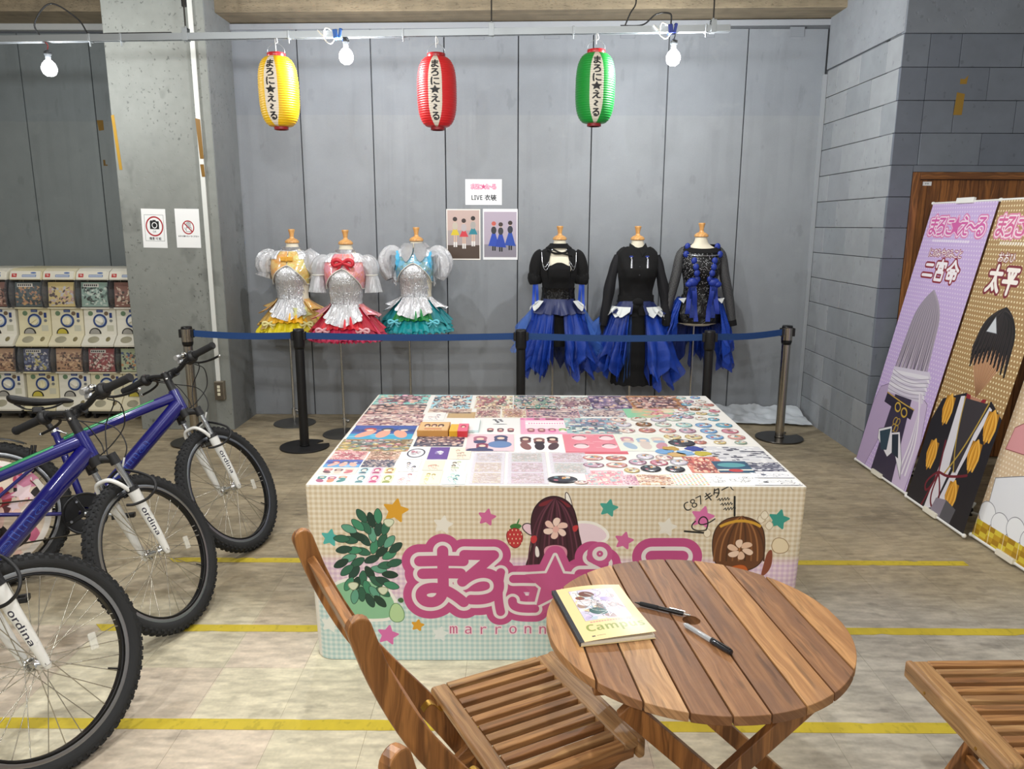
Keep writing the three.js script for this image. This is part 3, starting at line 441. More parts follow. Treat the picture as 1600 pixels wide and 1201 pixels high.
  // marker handwriting
  x.strokeStyle = '#20201e'; x.lineCap = 'round'; x.lineWidth = 8; x.beginPath(); x.moveTo(X(0.797), Y(0.66)); x.lineTo(X(0.801), Y(0.588)); x.moveTo(X(0.623), Y(0.526)); x.lineTo(X(0.69), Y(0.521)); x.stroke();
  x.save(); x.translate(X(0.622), Y(0.6)); x.rotate(-0.5); x.fillStyle = '#20201e'; x.font = '52px sans-serif'; x.fillText('C87', 0, 0); word(x, 'キター', 112, -16, 40, 38, 12, '#20201e'); x.font = '40px sans-serif'; x.fillText('(°ロ°)'.replace('ロ', 'o'), 206, 2); x.restore();
  x.lineWidth = 5; x.beginPath(); x.moveTo(X(0.66), Y(0.565)); x.bezierCurveTo(X(0.63), Y(0.54), X(0.66), Y(0.52), X(0.7), Y(0.532)); x.bezierCurveTo(X(0.72), Y(0.58), X(0.68), Y(0.6), X(0.672), Y(0.565)); x.bezierCurveTo(X(0.67), Y(0.545), X(0.7), Y(0.55), X(0.73), Y(0.575)); x.stroke();
  x.lineWidth = 3; for (let k = 0; k < 3; k++) { x.beginPath(); x.moveTo(X(0.735 + k * 0.012), Y(0.648 - k * 0.018)); for (let i = 1; i < 14; i++) x.lineTo(X(0.735 + k * 0.012 + i * 0.0034), Y(0.648 - k * 0.018 + (i % 3 - 1) * 0.005 + i * 0.0004)); x.stroke(); }
});
const clothBump = dataTex(256, 256, (u, v) => { const n = 128 + 120 * (fbm(u * 4, v * 3, 3, 4) - 0.5); return [n, n, n]; }, false);
const skirtMat = std('#ffffff', 0.42, 0, { map: clothTex, bumpMap: clothBump, bumpScale: 0.004 });
const table = thing('display_table', 'long display table draped in a gingham cloth printed with pink lettering', 'table', [0.149, 0, -3.37]);
{
  const wx = (g) => g.translate(-0.149, 0, 3.37);
  const H = TH - 0.004, rad = (t) => 0.004 + 0.068 * (1 - t) ** 1.4;
  const around = (u, t) => {   // plan outline of the front from the left side round to the right side; u 0..1
    const r = rad(t), arc = 0.06, swell = 0.006 * Math.sin(t * 3) * (1 - t);
    if (u < arc) { const a = Math.PI / 2 * (1 - u / arc); return [TX0 + r - r * Math.sin(a), TZ0 - r + r * Math.cos(a)]; }
    if (u > 1 - arc) { const a = Math.PI / 2 * ((u - 1 + arc) / arc); return [TX1 - r + r * Math.sin(a), TZ0 - r + r * Math.cos(a)]; }
    const k = (u - arc) / (1 - 2 * arc); return [lerp(TX0 + r, TX1 - r, k), TZ0 + swell * Math.sin(k * 40) + 0.003 * Math.sin(k * 9) * (1 - t)];
  };
  const front = grid(140, 14, (u, v) => { const y = v * H + 0.002, [a, b] = around(u, v); return [a, y, b, (a - TX0) / (TX1 - TX0), y / TH]; });
  obj('front_cloth', wx(thick(front, 0.0015)), skirtMat, table);
  const side = (x, dx) => grid(30, 14, (u, v) => { const r = rad(v), z = lerp(TZ0 - r, TZ1, u); return [x + dx * (0.004 * Math.sin(u * 22) * (1 - v)), v * H + 0.002, z, dx < 0 ? 0.02 : 0.985, v * H / TH]; });
  obj('side_cloth', wx(thick(side(TX0, -1), 0.0015)), skirtMat, table); obj('side_cloth', wx(thick(side(TX1, 1), 0.0015)), skirtMat, table);
  obj('table_top', wx(rbx(TX1 - TX0, 0.012, TZ0 - TZ1, 0.004, (TX0 + TX1) / 2, TH - 0.006, (TZ0 + TZ1) / 2)), std('#f0eee9', 0.35), table);
}
// printed sheets: one atlas, a cell for each sheet
const PRINTS = [
  [-0.748, -0.465, -3.883, -4.112, "crowd", "7ec8bf e8a0c0 b86a78 e8c8a8 553040", "teal and pink group illustration print in the back left corner of the table"],
  [-0.437, -0.233, -3.789, -4.1, "crowd", "a8d8e4 5a3038 c87878 e8d8c8 303848", "pale blue print with dark red figures, second from the left in the back row"],
  [-0.212, -0.013, -3.793, -4.096, "crowd", "e8e2cc a85060 583038 d8b890 88a890", "cream print with dark red heads, third from the left in the back row"],
  [-0.007, 0.212, -3.779, -4.1, "crowd", "b8b0b0 384058 a86848 4a8878 c8b8a8", "grey and navy group print, fourth from the left in the back row"],
  [0.194, 0.422, -3.799, -4.084, "crowd", "c8d8d4 6a4850 b89098 e0d0c0 705068", "pale grey teal print left of the purple print in the back row"],
  [0.399, 0.653, -3.803, -4.1, "crowd", "58406a b898b0 d8b8a0 302840 8878a0", "dark purple group print in the back row"],
  [0.609, 0.892, -3.806, -4.104, "crowd", "b07848 503850 d8a8a0 402838 88685a", "orange and dark plum print at the right end of the back row of prints"],
  [-0.748, -0.459, -3.665, -3.874, "crowd", "483840 d8a898 302830 b87878 c8b0a8", "print of dark heads on the left edge, second row from the back"],
  [-0.438, -0.22, -3.687, -3.792, "crowd", "d8c0a8 e8d8c8 806060 b89088", "beige strip print behind the white card, second row from the back"],
  [-0.196, -0.073, -3.61, -3.788, "crowd", "e0d4bc b06070 604048 c8a890", "cream figure print right of the tan card, second row from the back"],
  [-0.066, 0.054, -3.612, -3.79, "crowd", "ece0c4 c8a070 806050 b88080", "pale cream figure print in the middle of the second row"],
  [0.056, 0.32, -3.614, -3.795, "crowd", "c89098 403850 e0c8c0 705878", "dusky pink and navy print, second row from the back, middle of the table"],
  [0.316, 0.575, -3.634, -3.799, "crowd", "b0b8c0 806878 d8c0b8 504858", "blue grey group print right of the dusky pink print"],
  [0.551, 0.809, -3.619, -3.803, "patch", "8fcfa8 f0b890 e890a0 f4dcc0", "green to orange gradient print, second row, beside the small badges"],
  [-0.748, -0.443, -3.449, -3.664, "crowd", "c8a0a0 603848 e8c8b8 8a5060 d8d0c8", "print packed with dark red heads on the left edge, third row from the back"],
  [-0.446, -0.344, -3.553, -3.702, "sketch", "f4f2ee a090a0 c8b8c0", "white card with faint figures behind the tan box"],
  [-0.333, -0.196, -3.601, -3.718, "plain", "c8a878 b89468", "plain tan card behind the tan box"],
  [-0.186, 0.024, -3.303, -3.591, "sparse", "f2f2f0 303038 a86068 604048", "large white sheet with black emblem and three dark red heads"],
  [0.026, 0.266, -3.307, -3.602, "frame", "f0b0cc e878b0 a86070 80c060 f8e8ee", "pink framed print with a white heart band in the middle of the table"],
  [0.236, 0.484, -3.323, -3.599, "crowd", "a8c8c8 8090b0 c08890 d8e0dc 405868", "pale blue panorama print right of the pink framed print"],
  [-0.742, -0.456, -3.216, -3.447, "pool", "3858a8 38a8d0 f0a890 f4d0b8 2a4080", "large blue pool scene print on the left edge"],
  [-0.748, -0.444, -3.034, -3.216, "crowd", "a08858 c8b060 604838 588890 c87888", "brown and olive group print on the left edge in front of the pool print"],
  [-0.432, -0.222, -3.109, -3.284, "crowd", "38405a 806070 c8a8a0 282c48", "dark navy starry print in front of the tan box"],
  [-0.208, -0.005, -3.042, -3.301, "duo", "f0d0d8 b06880 6888b8 f4ece8 404870", "pale pink print with a red head and a blue head"],
  [0.001, 0.21, -3.034, -3.315, "trio", "f8f6f4 50343c 8a5a58 302028", "white print with three dark brown silhouettes"],
  [0.212, 0.469, -3.01, -3.308, "letter", "e88898 d85868 f8d8dc 704048", "pink red print with four small heads"],
  [0.441, 0.678, -3.052, -3.311, "trio", "e8ece0 c890a0 a0b8d0 d8c8c0", "pastel print with three heads right of the pink red print"],
  [-0.744, -0.606, -2.917, -3.032, "crowd", "f0c0b8 c86878 f8e8e0 903848", "pale pink postcard on the left edge, fifth row from the front"],
  [-0.597, -0.47, -2.919, -3.036, "crowd", "d8b098 a06858 e8c8b0 786048", "tan and pink postcard right of the pale pink postcard"],
  [-0.451, -0.362, -2.926, -3.096, "emblem", "f8f8f8 484858 c88898", "white card with a dark oval wreath emblem"],
  [-0.354, -0.273, -2.929, -3.095, "emblem2", "6a4a9c f0ecf8 a890d0", "purple card with white figures"],
  [-0.268, -0.181, -2.93, -3.087, "sketch", "f4ecd8 c8a890 a08878", "cream card right of the purple card"],
  [-0.746, -0.605, -2.82, -2.915, "pool", "5068b8 60a8d8 f0b0a0 e8d0d0 405090", "small blue and coral postcard on the left edge"],
  [-0.599, -0.472, -2.822, -2.917, "crowd", "404860 c8b8b0 282c40 806878", "small navy postcard right of the coral postcard"],
  [-0.445, -0.371, -2.771, -2.912, "sketch", "f4f4f4 303038 8080a0", "white card with black ink figures"],
  [-0.356, -0.276, -2.786, -2.909, "sketch", "f2ead4 d08878 b8a888", "cream card with one red head"],
  [-0.276, -0.191, -2.778, -2.921, "sketch", "f6f6ea 504840 98b088", "cream white card with thin dark line figures"],
  [-0.746, -0.602, -2.737, -2.818, "trio", "f0e4d8 c87078 705058 e8c8b8", "white postcard with three heads, second row from the front"],
  [-0.599, -0.553, -2.739, -2.819, "one", "c8e8e8 406878", "pale cyan small card, leftmost of three small cards in the second row from the front"],
  [-0.549, -0.503, -2.739, -2.819, "one", "f0b8cc a83868", "bright pink small card between pale cyan and pale orange cards, second row"],
  [-0.501, -0.455, -2.744, -2.82, "one", "f8dcb0 b08040", "pale orange small card, second row from the front"],
  [-0.746, -0.609, -2.631, -2.731, "trio", "f8f4f0 40888a b06080 d89070", "white postcard with teal, pink and orange heads in the front left corner"],
  [-0.593, -0.547, -2.633, -2.732, "one", "d8f0ee 588890", "mint small card in the front row"],
  [-0.543, -0.497, -2.634, -2.732, "one", "f4c0d0 c04878", "rose small card in the front row"],
  [-0.494, -0.448, -2.634, -2.737, "one", "eeeec0 98a050", "pale yellow small card in the front row"],
  [-0.45, -0.369, -2.628, -2.763, "sketch", "fbeef0 a86070 e8a8b0", "white pink card with red line figures in the front row"],
  [-0.349, -0.273, -2.628, -2.778, "sketch", "f6f2d8 b0a050 e8d880", "pale yellow card with olive figures in the front row"],
  [-0.267, -0.181, -2.628, -2.769, "sketch", "e8f6f2 388890 a0d0c8", "white mint card with teal figures in the front row"],
  [0.265, 0.412, -2.628, -2.793, "crowd", "f0b8c4 d88898 f8e4dc a0c0c8", "pink and white print in the front row right of the oval badge"],
  [0.397, 0.475, -2.628, -2.746, "crowd", "f0d0d8 a05880 e0a8b8", "small magenta headed card in the front row"],
  [0.453, 0.608, -2.628, -2.747, "crowd", "f0dcc0 c89060 a06858 f8ecd8", "cream print with orange brown heads in the front row"],
  [0.581, 0.709, -2.628, -2.753, "dots", "fbf8ee e89090 90c0a0 e8c070", "cream sticker sheet of tiny coloured stickers"],
  [0.69, 0.808, -2.628, -2.75, "line", "fafafa 707078", "plain white line art sheet beside the cream sticker sheet in the front row"],
  [0.784, 0.905, -2.628, -2.751, "line", "fafafa 606068", "plain white line art sheet left of the front right corner sheet"],
  [0.87, 1.043, -2.628, -2.702, "line2", "fcfcfc 303040 707088", "white line art sheet in the front right corner"],
  [0.894, 1.043, -2.71, -2.786, "line2", "f8f8fc 303858 8080a0", "white card with dark blue lower edge near the right edge"],
  [0.783, 1.037, -2.913, -3.126, "manga", "d8d8dc 404050 888898", "black and white comic page sheet on the right edge"],
  [0.881, 1.043, -2.793, -2.902, "manga", "484860 e8e8f0 202030", "dark comic card with a white burst on the right edge"],
  [0.677, 0.821, -2.771, -2.974, "crowd", "d87868 b03838 f0c0a0 803030", "red poster card left of the teal strawberry card"],
  [0.781, 0.917, -2.773, -2.915, "berry", "285070 58a0a8 c84040 f0f0e0", "dark teal card with a red strawberry"],
];
function art(x, style, pal, S) {
  const c = pal, pick = () => c[1 + Math.floor(rnd() * (c.length - 1))], el = (px, py, a, b, col, t = 0) => { x.fillStyle = col; x.beginPath(); x.ellipse(px, py, a, b, t, 0, 7); x.fill(); };
  x.fillStyle = c[0]; x.fillRect(0, 0, S, S);
  const bunch = (px, py, s, col) => { el(px, py, s, s * 0.9, col); el(px - s * 0.5, py + s * 0.6, s * 0.4, s * 0.8, col, 0.3); el(px + s * 0.5, py + s * 0.6, s * 0.4, s * 0.8, col, -0.3); el(px, py + s * 0.35, s * 0.55, s * 0.5, '#f0d4c0'); el(px, py + s * 1.5, s * 0.9, s * 0.7, pick()); };
  if (style === 'crowd') { for (let i = 0; i < 26; i++) { x.fillStyle = pick(); x.globalAlpha = 0.5; x.beginPath(); x.moveTo(rnd() * S, rnd() * S); x.lineTo(rnd() * S, rnd() * S); x.lineTo(rnd() * S, rnd() * S); x.fill(); } x.globalAlpha = 1; for (let r = 0; r < 4; r++) for (let i = 0; i < 7; i++) bunch((i + 0.5 + 0.7 * (rnd() - 0.5) + 0.25 * (r % 2)) * S / 7, (r + 0.2 + 0.6 * rnd()) * S / 4, S * rr(0.04, 0.068), pick()); for (let i = 0; i < 70; i++) el(rnd() * S, rnd() * S, 2 + rnd() * 9, 2 + rnd() * 4, rnd() > 0.5 ? '#f6eee6' : pick()); }
  else if (style === 'pool') { const g = c; x.fillStyle = g[0]; x.fillRect(0, 0, S, S * 0.45); x.fillStyle = g[1]; x.fillRect(0, S * 0.62, S, S * 0.38); x.fillStyle = g[4]; x.fillRect(0, S * 0.28, S, S * 0.2); for (let i = 0; i < 9; i++) el(rnd() * S, S * (0.2 + 0.7 * rnd()), S * 0.06 + rnd() * S * 0.1, S * 0.04, '#ffffff55'); for (let i = 0; i < 3; i++) { const px = S * (0.25 + i * 0.27); el(px, S * 0.62, S * 0.1, S * 0.28, g[2], 0.4 - i * 0.3); el(px + S * 0.03, S * 0.3, S * 0.1, S * 0.11, ['#b8453c', '#35404c', '#3a5a90'][i]); el(px + S * 0.03, S * 0.35, S * 0.06, S * 0.06, g[3]); } }
  else if (style === 'patch') { for (let i = 0; i < 60; i++) { const u = rnd(); el(u * S, rnd() * S, S * 0.12, S * 0.1, c[clamp(Math.floor(u * 4), 0, 3)] + '90'); } for (let i = 0; i < 7; i++) bunch(S * (0.45 + 0.5 * rnd()), S * (0.3 + 0.4 * rnd()), S * 0.07, ['#b86a70', '#caa060', '#d890a0'][i % 3]); }
  else if (style === 'plain') { x.strokeStyle = c[1]; x.lineWidth = 6; x.strokeRect(12, 12, S - 24, S - 24); }
  else if (style === 'sparse') { for (let i = 0; i < 5; i++) el(S * (0.42 + 0.04 * i), S * (0.1 + 0.08 * (i % 3)), S * 0.05, S * 0.03, c[1], i); el(S * 0.55, S * 0.38, S * 0.16, S * 0.018, c[1]); for (let i = 0; i < 3; i++) bunch(S * (0.35 + i * 0.22), S * 0.7, S * 0.075, c[2 + (i % 2)]); }
  else if (style === 'frame') { x.fillStyle = c[4]; x.fillRect(S * 0.1, S * 0.18, S * 0.8, S * 0.5); el(S / 2, S * 0.36, S * 0.4, S * 0.09, '#fff'); x.fillStyle = c[1]; for (let i = 0; i < 14; i++) x.fillRect(S * (0.16 + i * 0.05), S * 0.33, S * 0.03, S * 0.06); for (let i = 0; i < 4; i++) bunch(S * (0.2 + i * 0.2), S * 0.72, S * 0.075, i === 3 ? c[3] : c[2]); for (let i = 0; i < 12; i++) el(rnd() * S, S * 0.08, S * 0.07, S * 0.05, i % 2 ? '#8a5060' : c[1]); }
  else if (style === 'duo') { for (let i = 0; i < 20; i++) el(rnd() * S, rnd() * S, S * 0.1, S * 0.08, c[0] + 'aa'); bunch(S * 0.28, S * 0.25, S * 0.15, c[1]); bunch(S * 0.72, S * 0.2, S * 0.15, c[4]); el(S * 0.7, S * 0.62, S * 0.25, S * 0.2, c[2]); bunch(S * 0.34, S * 0.66, S * 0.13, '#8a3a58'); el(S * 0.3, S * 0.95, S * 0.28, S * 0.12, c[4]); }
  else if (style === 'trio') { for (let i = 0; i < 3; i++) { bunch(S * (0.22 + i * 0.28), S * (0.28 + 0.06 * (i % 2)), S * 0.12, c[1 + (i % (c.length - 1))]); el(S * (0.22 + i * 0.28), S * 0.7, S * 0.1, S * 0.2, c[1 + ((i + 1) % (c.length - 1))], 0.3 * (i - 1)); } }
  else if (style === 'letter') { x.fillStyle = c[1]; x.fillRect(0, S * 0.9, S, S * 0.1); for (let i = 0; i < 4; i++) { el(S * (0.28 + 0.46 * (i % 2)), S * (0.2 + 0.42 * (i >> 1)), S * 0.13, S * 0.12, c[2]); x.strokeStyle = c[3]; x.lineWidth = 7; x.beginPath(); x.arc(S * (0.28 + 0.46 * (i % 2)), S * (0.2 + 0.42 * (i >> 1)), S * 0.11, 3.3, 6.1); x.stroke(); } for (let i = 0; i < 18; i++) { x.fillStyle = '#f4c4cc'; x.fillRect(S * (0.1 + 0.8 * rnd()), S * rnd() * 0.85, S * 0.14, 4); } }
  else if (style.startsWith('emblem')) { x.strokeStyle = c[1]; x.lineWidth = S * 0.07; x.beginPath(); x.ellipse(S / 2, S / 2, S * 0.38, S * 0.34, 0, 0, 7); if (style === 'emblem') x.stroke(); for (let i = 0; i < 8; i++) el(S * (0.3 + 0.4 * rnd()), S * (0.35 + 0.3 * rnd()), S * 0.09, S * 0.08, style === 'emblem' ? (i % 2 ? c[2] : '#d8d0d4') : (i % 2 ? c[1] : c[2])); x.strokeStyle = '#6a6a78'; x.lineWidth = 3; for (let i = 0; i < 7; i++) { x.beginPath(); x.arc(S * (0.3 + 0.4 * rnd()), S * (0.4 + 0.2 * rnd()), S * 0.08, 0, 4); x.stroke(); } }
  else if (style === 'sketch') { for (let i = 0; i < 5; i++) { const px = S * (0.25 + 0.5 * rnd()), py = S * (0.2 + 0.6 * rnd()); el(px, py, S * 0.1, S * 0.09, (i % 2 ? c[1] : c[2] ?? c[1]) + (i % 2 ? '' : 'aa')); el(px, py + S * 0.04, S * 0.06, S * 0.05, '#f3e2d4'); x.strokeStyle = c[1]; x.lineWidth = 4; x.beginPath(); x.moveTo(px, py + S * 0.1); x.bezierCurveTo(px - 40, py + 60, px + 40, py + 70, px + 10, py + 90); x.stroke(); } }
  else if (style === 'one') { el(S / 2, S * 0.4, S * 0.3, S * 0.28, c[1]); el(S / 2, S * 0.48, S * 0.19, S * 0.18, '#f3ddd0'); el(S / 2, S * 0.86, S * 0.3, S * 0.18, c[1]); x.strokeStyle = '#fff'; x.lineWidth = 14; x.strokeRect(7, 7, S - 14, S - 14); }
  else if (style === 'dots') { for (let j = 0; j < 8; j++) for (let i = 0; i < 9; i++) el((i + 0.5) * S / 9, (j + 0.5) * S / 8, S * 0.035, S * 0.04, c[1 + ((i + j) % 3)]); }
  else if (style.startsWith('line')) { x.strokeStyle = c[1]; x.lineWidth = 3; for (let i = 0; i < 14; i++) { x.beginPath(); x.arc(S * (0.15 + 0.7 * rnd()), S * (0.2 + 0.6 * rnd()), S * (0.04 + 0.1 * rnd()), rnd() * 6, rnd() * 6 + 3); x.stroke(); } if (style === 'line2') { x.fillStyle = c[1]; x.fillRect(0, S * 0.93, S, S * 0.07); el(S * 0.3, S * 0.5, S * 0.06, S * 0.1, c[1]); } }
  else if (style === 'manga') { for (let i = 0; i < 40; i++) { x.fillStyle = i % 3 ? c[1] : c[2]; x.globalAlpha = 0.75; x.fillRect(rnd() * S, rnd() * S, S * (0.04 + 0.12 * rnd()), S * (0.03 + 0.06 * rnd())); } x.globalAlpha = 1; x.strokeStyle = '#f4f4f6'; x.lineWidth = 6; for (let i = 1; i < 4; i++) { x.beginPath(); x.moveTo(0, i * S / 4 + rnd() * 20); x.lineTo(S, i * S / 4 + rnd() * 20); x.stroke(); } for (let i = 0; i < 26; i++) el(rnd() * S, rnd() * S, S * 0.05, S * 0.04, i % 2 ? '#f2f2f4' : c[1]); }
  else if (style === 'berry') { el(S * 0.5, S * 0.35, S * 0.4, S * 0.2, c[1]); for (let i = 0; i < 14; i++) x.fillRect(S * (0.12 + i * 0.055), S * 0.3, 8, 18); x.fillStyle = c[3]; x.fillRect(0, S * 0.72, S, S * 0.1); el(S * 0.5, S * 0.82, S * 0.2, S * 0.13, c[2]); }
}
const CELL = 256, ATLAS_N = 8;
const atlas = canvasTex(2048, 2048, (x) => {
  PRINTS.forEach((p, i) => { reseed(100 + i); x.save(); x.translate((i % ATLAS_N) * CELL, Math.floor(i / ATLAS_N) * CELL); x.beginPath(); x.rect(0, 0, CELL, CELL); x.clip(); art(x, p[4], p[5].split(' ').map((h) => '#' + h), CELL); x.restore(); });
});
const printMat = std('#ffffff', 0.34, 0, { map: atlas });
function cellUV(g, i, n = ATLAS_N) { const uv = g.attributes.uv, e = 0.006, cx = (i % n) / n, cy = 1 - (Math.floor(i / n) + 1) / n; for (let k = 0; k < uv.count; k++) uv.setXY(k, cx + (e + (1 - 2 * e) * uv.getX(k)) / n, cy + (e + (1 - 2 * e) * uv.getY(k)) / n); return g; }
reseed(77);
PRINTS.forEach(([x0, x1, z0, z1, , , label], i) => {
  const g = cellUV(new THREE.BoxGeometry(x1 - x0, 0.0011, z0 - z1), i), m = obj('printed_sheet', g, printMat);
  m.position.set((x0 + x1) / 2, TH + 0.0006 + (i % 4) * 0.0003, (z0 + z1) / 2); m.rotation.y = rr(-0.008, 0.008);
  tag(m, label, x1 - x0 < 0.11 ? 'card' : 'print', 'printed sheets laid over the display table');
});
// clear sleeves with three photo cards each
const sleeveMat = phy('#f2eef6', 0.12, 0, { transparent: true, opacity: 0.3 });
const photoTex = canvasTex(1024, 512, (x) => { for (let i = 0; i < 8; i++) { reseed(300 + i); x.save(); x.translate((i % 4) * 256, (i >> 2) * 256); x.beginPath(); x.rect(0, 0, 256, 256); x.clip(); art(x, 'crowd', [['#e8d8a0', '#c8a060', '#a88068', '#f0e4d0'], ['#e0b8c8', '#c07888', '#a07878', '#f0dce0'], ['#d0c8d0', '#a09898', '#c8b098', '#e8e0dc'], ['#c8d4c0', '#b09878', '#98a898', '#e8dcc8']][i % 4], 256); x.restore(); } });
const photoMat = std('#ffffff', 0.3, 0, { map: photoTex });
[[-0.168, -0.04, -2.632, -3.02, 'left', 'clear sleeve of three cream photo cards, leftmost of the three sleeves'], [-0.028, 0.124, -2.632, -3.022, 'middle', 'clear sleeve of three pink photo cards between the other two sleeves'], [0.138, 0.288, -2.755, -3.022, 'right', 'shorter clear sleeve of two greenish photo cards, rightmost of the sleeves']].forEach(([x0, x1, z0, z1, k, label], s) => {
  const t = thing('card_sleeve', label, 'card sleeve', [(x0 + x1) / 2, TH, (z0 + z1) / 2], 0, 'clear card sleeves at the table front'), W = x1 - x0, D = z0 - z1, n = s === 2 ? 2 : 3;
  obj('backing', bx(W, 0.001, D, 0, 0.0008, 0), std('#eeeaf0', 0.4), t);
  for (let i = 0; i < n; i++) { const g = new THREE.BoxGeometry(W * 0.8, 0.001, D / n * 0.86), uv = g.attributes.uv, c = (s + (i === 0 ? 2 : 0) + (s === 2 ? 1 : 0)) % 4, r = i % 2; for (let q = 0; q < uv.count; q++) uv.setXY(q, (c + uv.getX(q)) / 4, (r + uv.getY(q)) / 2); g.translate(0, 0.0021, -D / 2 + (i + 0.5) * D / n); obj('photo_card', g, photoMat, t); }
  obj('clear_film', rbx(W, 0.0008, D, 0.0003, 0, 0.0034, 0), sleeveMat, t);
});
// pin badges
const badgeTex = canvasTex(1024, 1024, (x) => { for (let i = 0; i < 16; i++) { reseed(500 + i); const c = ['#e8d8d0', '#8a5a28', '#d8d0dc', '#b8d4d0', '#e0dcd4', '#c88878', '#d8dcd4', '#b8d8d4', '#88b0d8', '#78b0c8', '#d8b0a8', '#d090a0', '#e0d0a0', '#c8a8b8', '#34323c', '#a8b8a8'][i], X = (i % 4) * 256 + 128, Y = (i >> 2) * 256 + 128; x.fillStyle = c; x.fillRect(X - 128, Y - 128, 256, 256); for (let k = 0; k < 9; k++) { x.fillStyle = ['#b06878', '#6a4a50', '#f2e4d8', '#80a8b0', '#d8a060', '#f0ece8'][(k + i) % 6]; x.beginPath(); x.ellipse(X + rr(-60, 60), Y + rr(-60, 60), rr(16, 40), rr(12, 30), rnd() * 3, 0, 7); x.fill(); } x.strokeStyle = ['#a88078', '#5a3a20', '#8a8a98', '#508890', '#988878', '#a05a50', '#78a088', '#4a8890', '#4a78b0', '#3a7a98', '#b06060', '#a04858', '#a88848', '#785068', '#20202a', '#687868'][i]; x.lineWidth = 12; x.beginPath(); x.arc(X, Y, 108, 0, 7); x.stroke(); } });
const badgeMat = std('#ffffff', 0.22, 0, { map: badgeTex });
const badgeCache = new Map();
function badge(x, z, r, k, label, group, rz = 1, cat = 'badge') {
  const key = [r, k, rz].join(); let g = badgeCache.get(key);
  if (!g) { g = new THREE.LatheGeometry([[0, 0.0045], [r * 0.7, 0.004], [r * 0.95, 0.0025], [r, 0.001], [r * 0.98, 0]].map((p) => new THREE.Vector2(p[0], p[1])), 24); const p = g.attributes.position, uv = g.attributes.uv; for (let i = 0; i < p.count; i++) uv.setXY(i, ((k % 4) + 0.5 + 0.46 * p.getX(i) / r) / 4, 1 - (Math.floor(k / 4) + 0.5 + 0.46 * p.getZ(i) / r) / 4); g.scale(1, 1, rz); badgeCache.set(key, g); }
  const m = obj('pin_badge', g, badgeMat); m.position.set(x, TH + 0.0022, z); return tag(m, label, cat, group);
}
const BG = 'round pin badges on the right of the display table', ORD = ['first', 'second', 'third', 'fourth', 'fifth', 'sixth'];
const rows = [[[0.499, -3.569], [0.6, -3.583], [0.694, -3.575], [0.77, -3.592]], [[0.51, -3.478], [0.608, -3.485], [0.699, -3.481], [0.796, -3.476], [0.887, -3.472], [0.983, -3.473]], [[0.512, -3.374], [0.606, -3.379], [0.699, -3.375], [0.79, -3.373], [0.886, -3.369], [0.983, -3.368]], [[0.7, -3.269], [0.794, -3.27], [0.888, -3.269], [0.984, -3.268]]];
const tints = [[0, 4, 2, 6], [2, 1, 6, 7, 8, 9], [0, 5, 10, 13, 8, 11], [12, 12, 8, 10]], tintName = ['cream and rose', 'dark amber', 'pale violet', 'pale mint', 'ivory', 'brick pink', 'pale sage', 'mint green', 'sky blue', 'deep aqua', 'salmon', 'crimson rimmed pink', 'straw yellow', 'mauve'];
rows.forEach((r, j) => r.forEach(([x, z], i) => badge(x, z, 0.039, tints[j][i], `${tintName[tints[j][i]]} badge, ${ORD[i]} from left in the ${['back', 'second', 'third', 'front'][j]} row of the badge grid`, BG)));
badge(0.72, -3.172, 0.058, 14, 'large black rimmed round badge in front of the straw yellow badges', BG, 0.9);
[[0.804, -3.184, 'left'], [0.889, -3.185, 'middle'], [0.978, -3.181, 'right']].forEach(([x, z, s], i) => badge(x, z, 0.027, [5, 12, 15][i], ['small reddish badge just right of the large black rimmed badge', 'small tan badge in the middle of the short front row', 'small grey green badge at the right end of the short front row'][i], BG));
[[0.903, -4.051], [0.983, -4.061], [0.927, -3.967], [0.992, -3.968], [0.9, -3.899], [0.957, -3.893], [1.015, -3.89], [0.858, -3.781], [0.921, -3.792], [0.975, -3.82], [1.01, -3.756], [0.815, -3.696], [0.872, -3.703], [0.933, -3.703], [0.985, -3.682], [0.794, -3.63], [0.849, -3.631], [0.905, -3.6], [0.963, -3.585]].forEach(([x, z], i) => { const k = (i * 5 + 3) % 14, r = [2, 4, 7, 11, 15, 19].findIndex((n) => i < n), f = [0, 2, 4, 7, 11, 15][r]; badge(x, z, 0.028, k, `small ${tintName[k]} badge, ${ORD[i - f]} in ${['backmost', 'second', 'third', 'fourth', 'fifth', 'sixth'][r]} row of the crowded back right corner`, 'small badges crowded in the back right corner'); });
[[0.529, -2.971], [0.605, -2.961], [0.487, -2.896], [0.571, -2.89], [0.651, -2.896]].forEach(([x, z], i) => badge(x, z, 0.036, [2, 0, 13, 11, 2][i], ['pale violet badge at the back left of the front cluster', 'cream rose badge at the back right of the front cluster', 'mauve badge at the left end of the front cluster', 'crimson rimmed badge in the middle of the front cluster', 'pale violet badge at the right end of the front cluster'][i], BG));
badge(0.525, -2.815, 0.04, 14, 'dark rimmed badge at the front left of the badge cluster', BG); badge(0.618, -2.81, 0.038, 14, 'dark rimmed badge at the front right of the badge cluster', BG); badge(0.449, -2.794, 0.03, 12, 'straw yellow badge left of the dark rimmed badges in the front cluster', BG);
[[0.315, -2.951, 'back left'], [0.408, -2.948, 'back right'], [0.308, -2.856, 'front left'], [0.399, -2.857, 'front right']].forEach(([x, z, s], i) => badge(x, z, 0.042, [10, 5, 13, 10][i], `oval sticker, ${s} of four in front of the pink red print`, 'four oval stickers', 0.72, 'sticker'));
badge(0.176, -2.681, 0.056, 14, 'large black oval badge at the front edge between sleeve and pink print', BG, 0.72); badge(0.243, -2.649, 0.026, 0, 'small cream badge beside the black oval badge at the front edge', BG, 0.7);
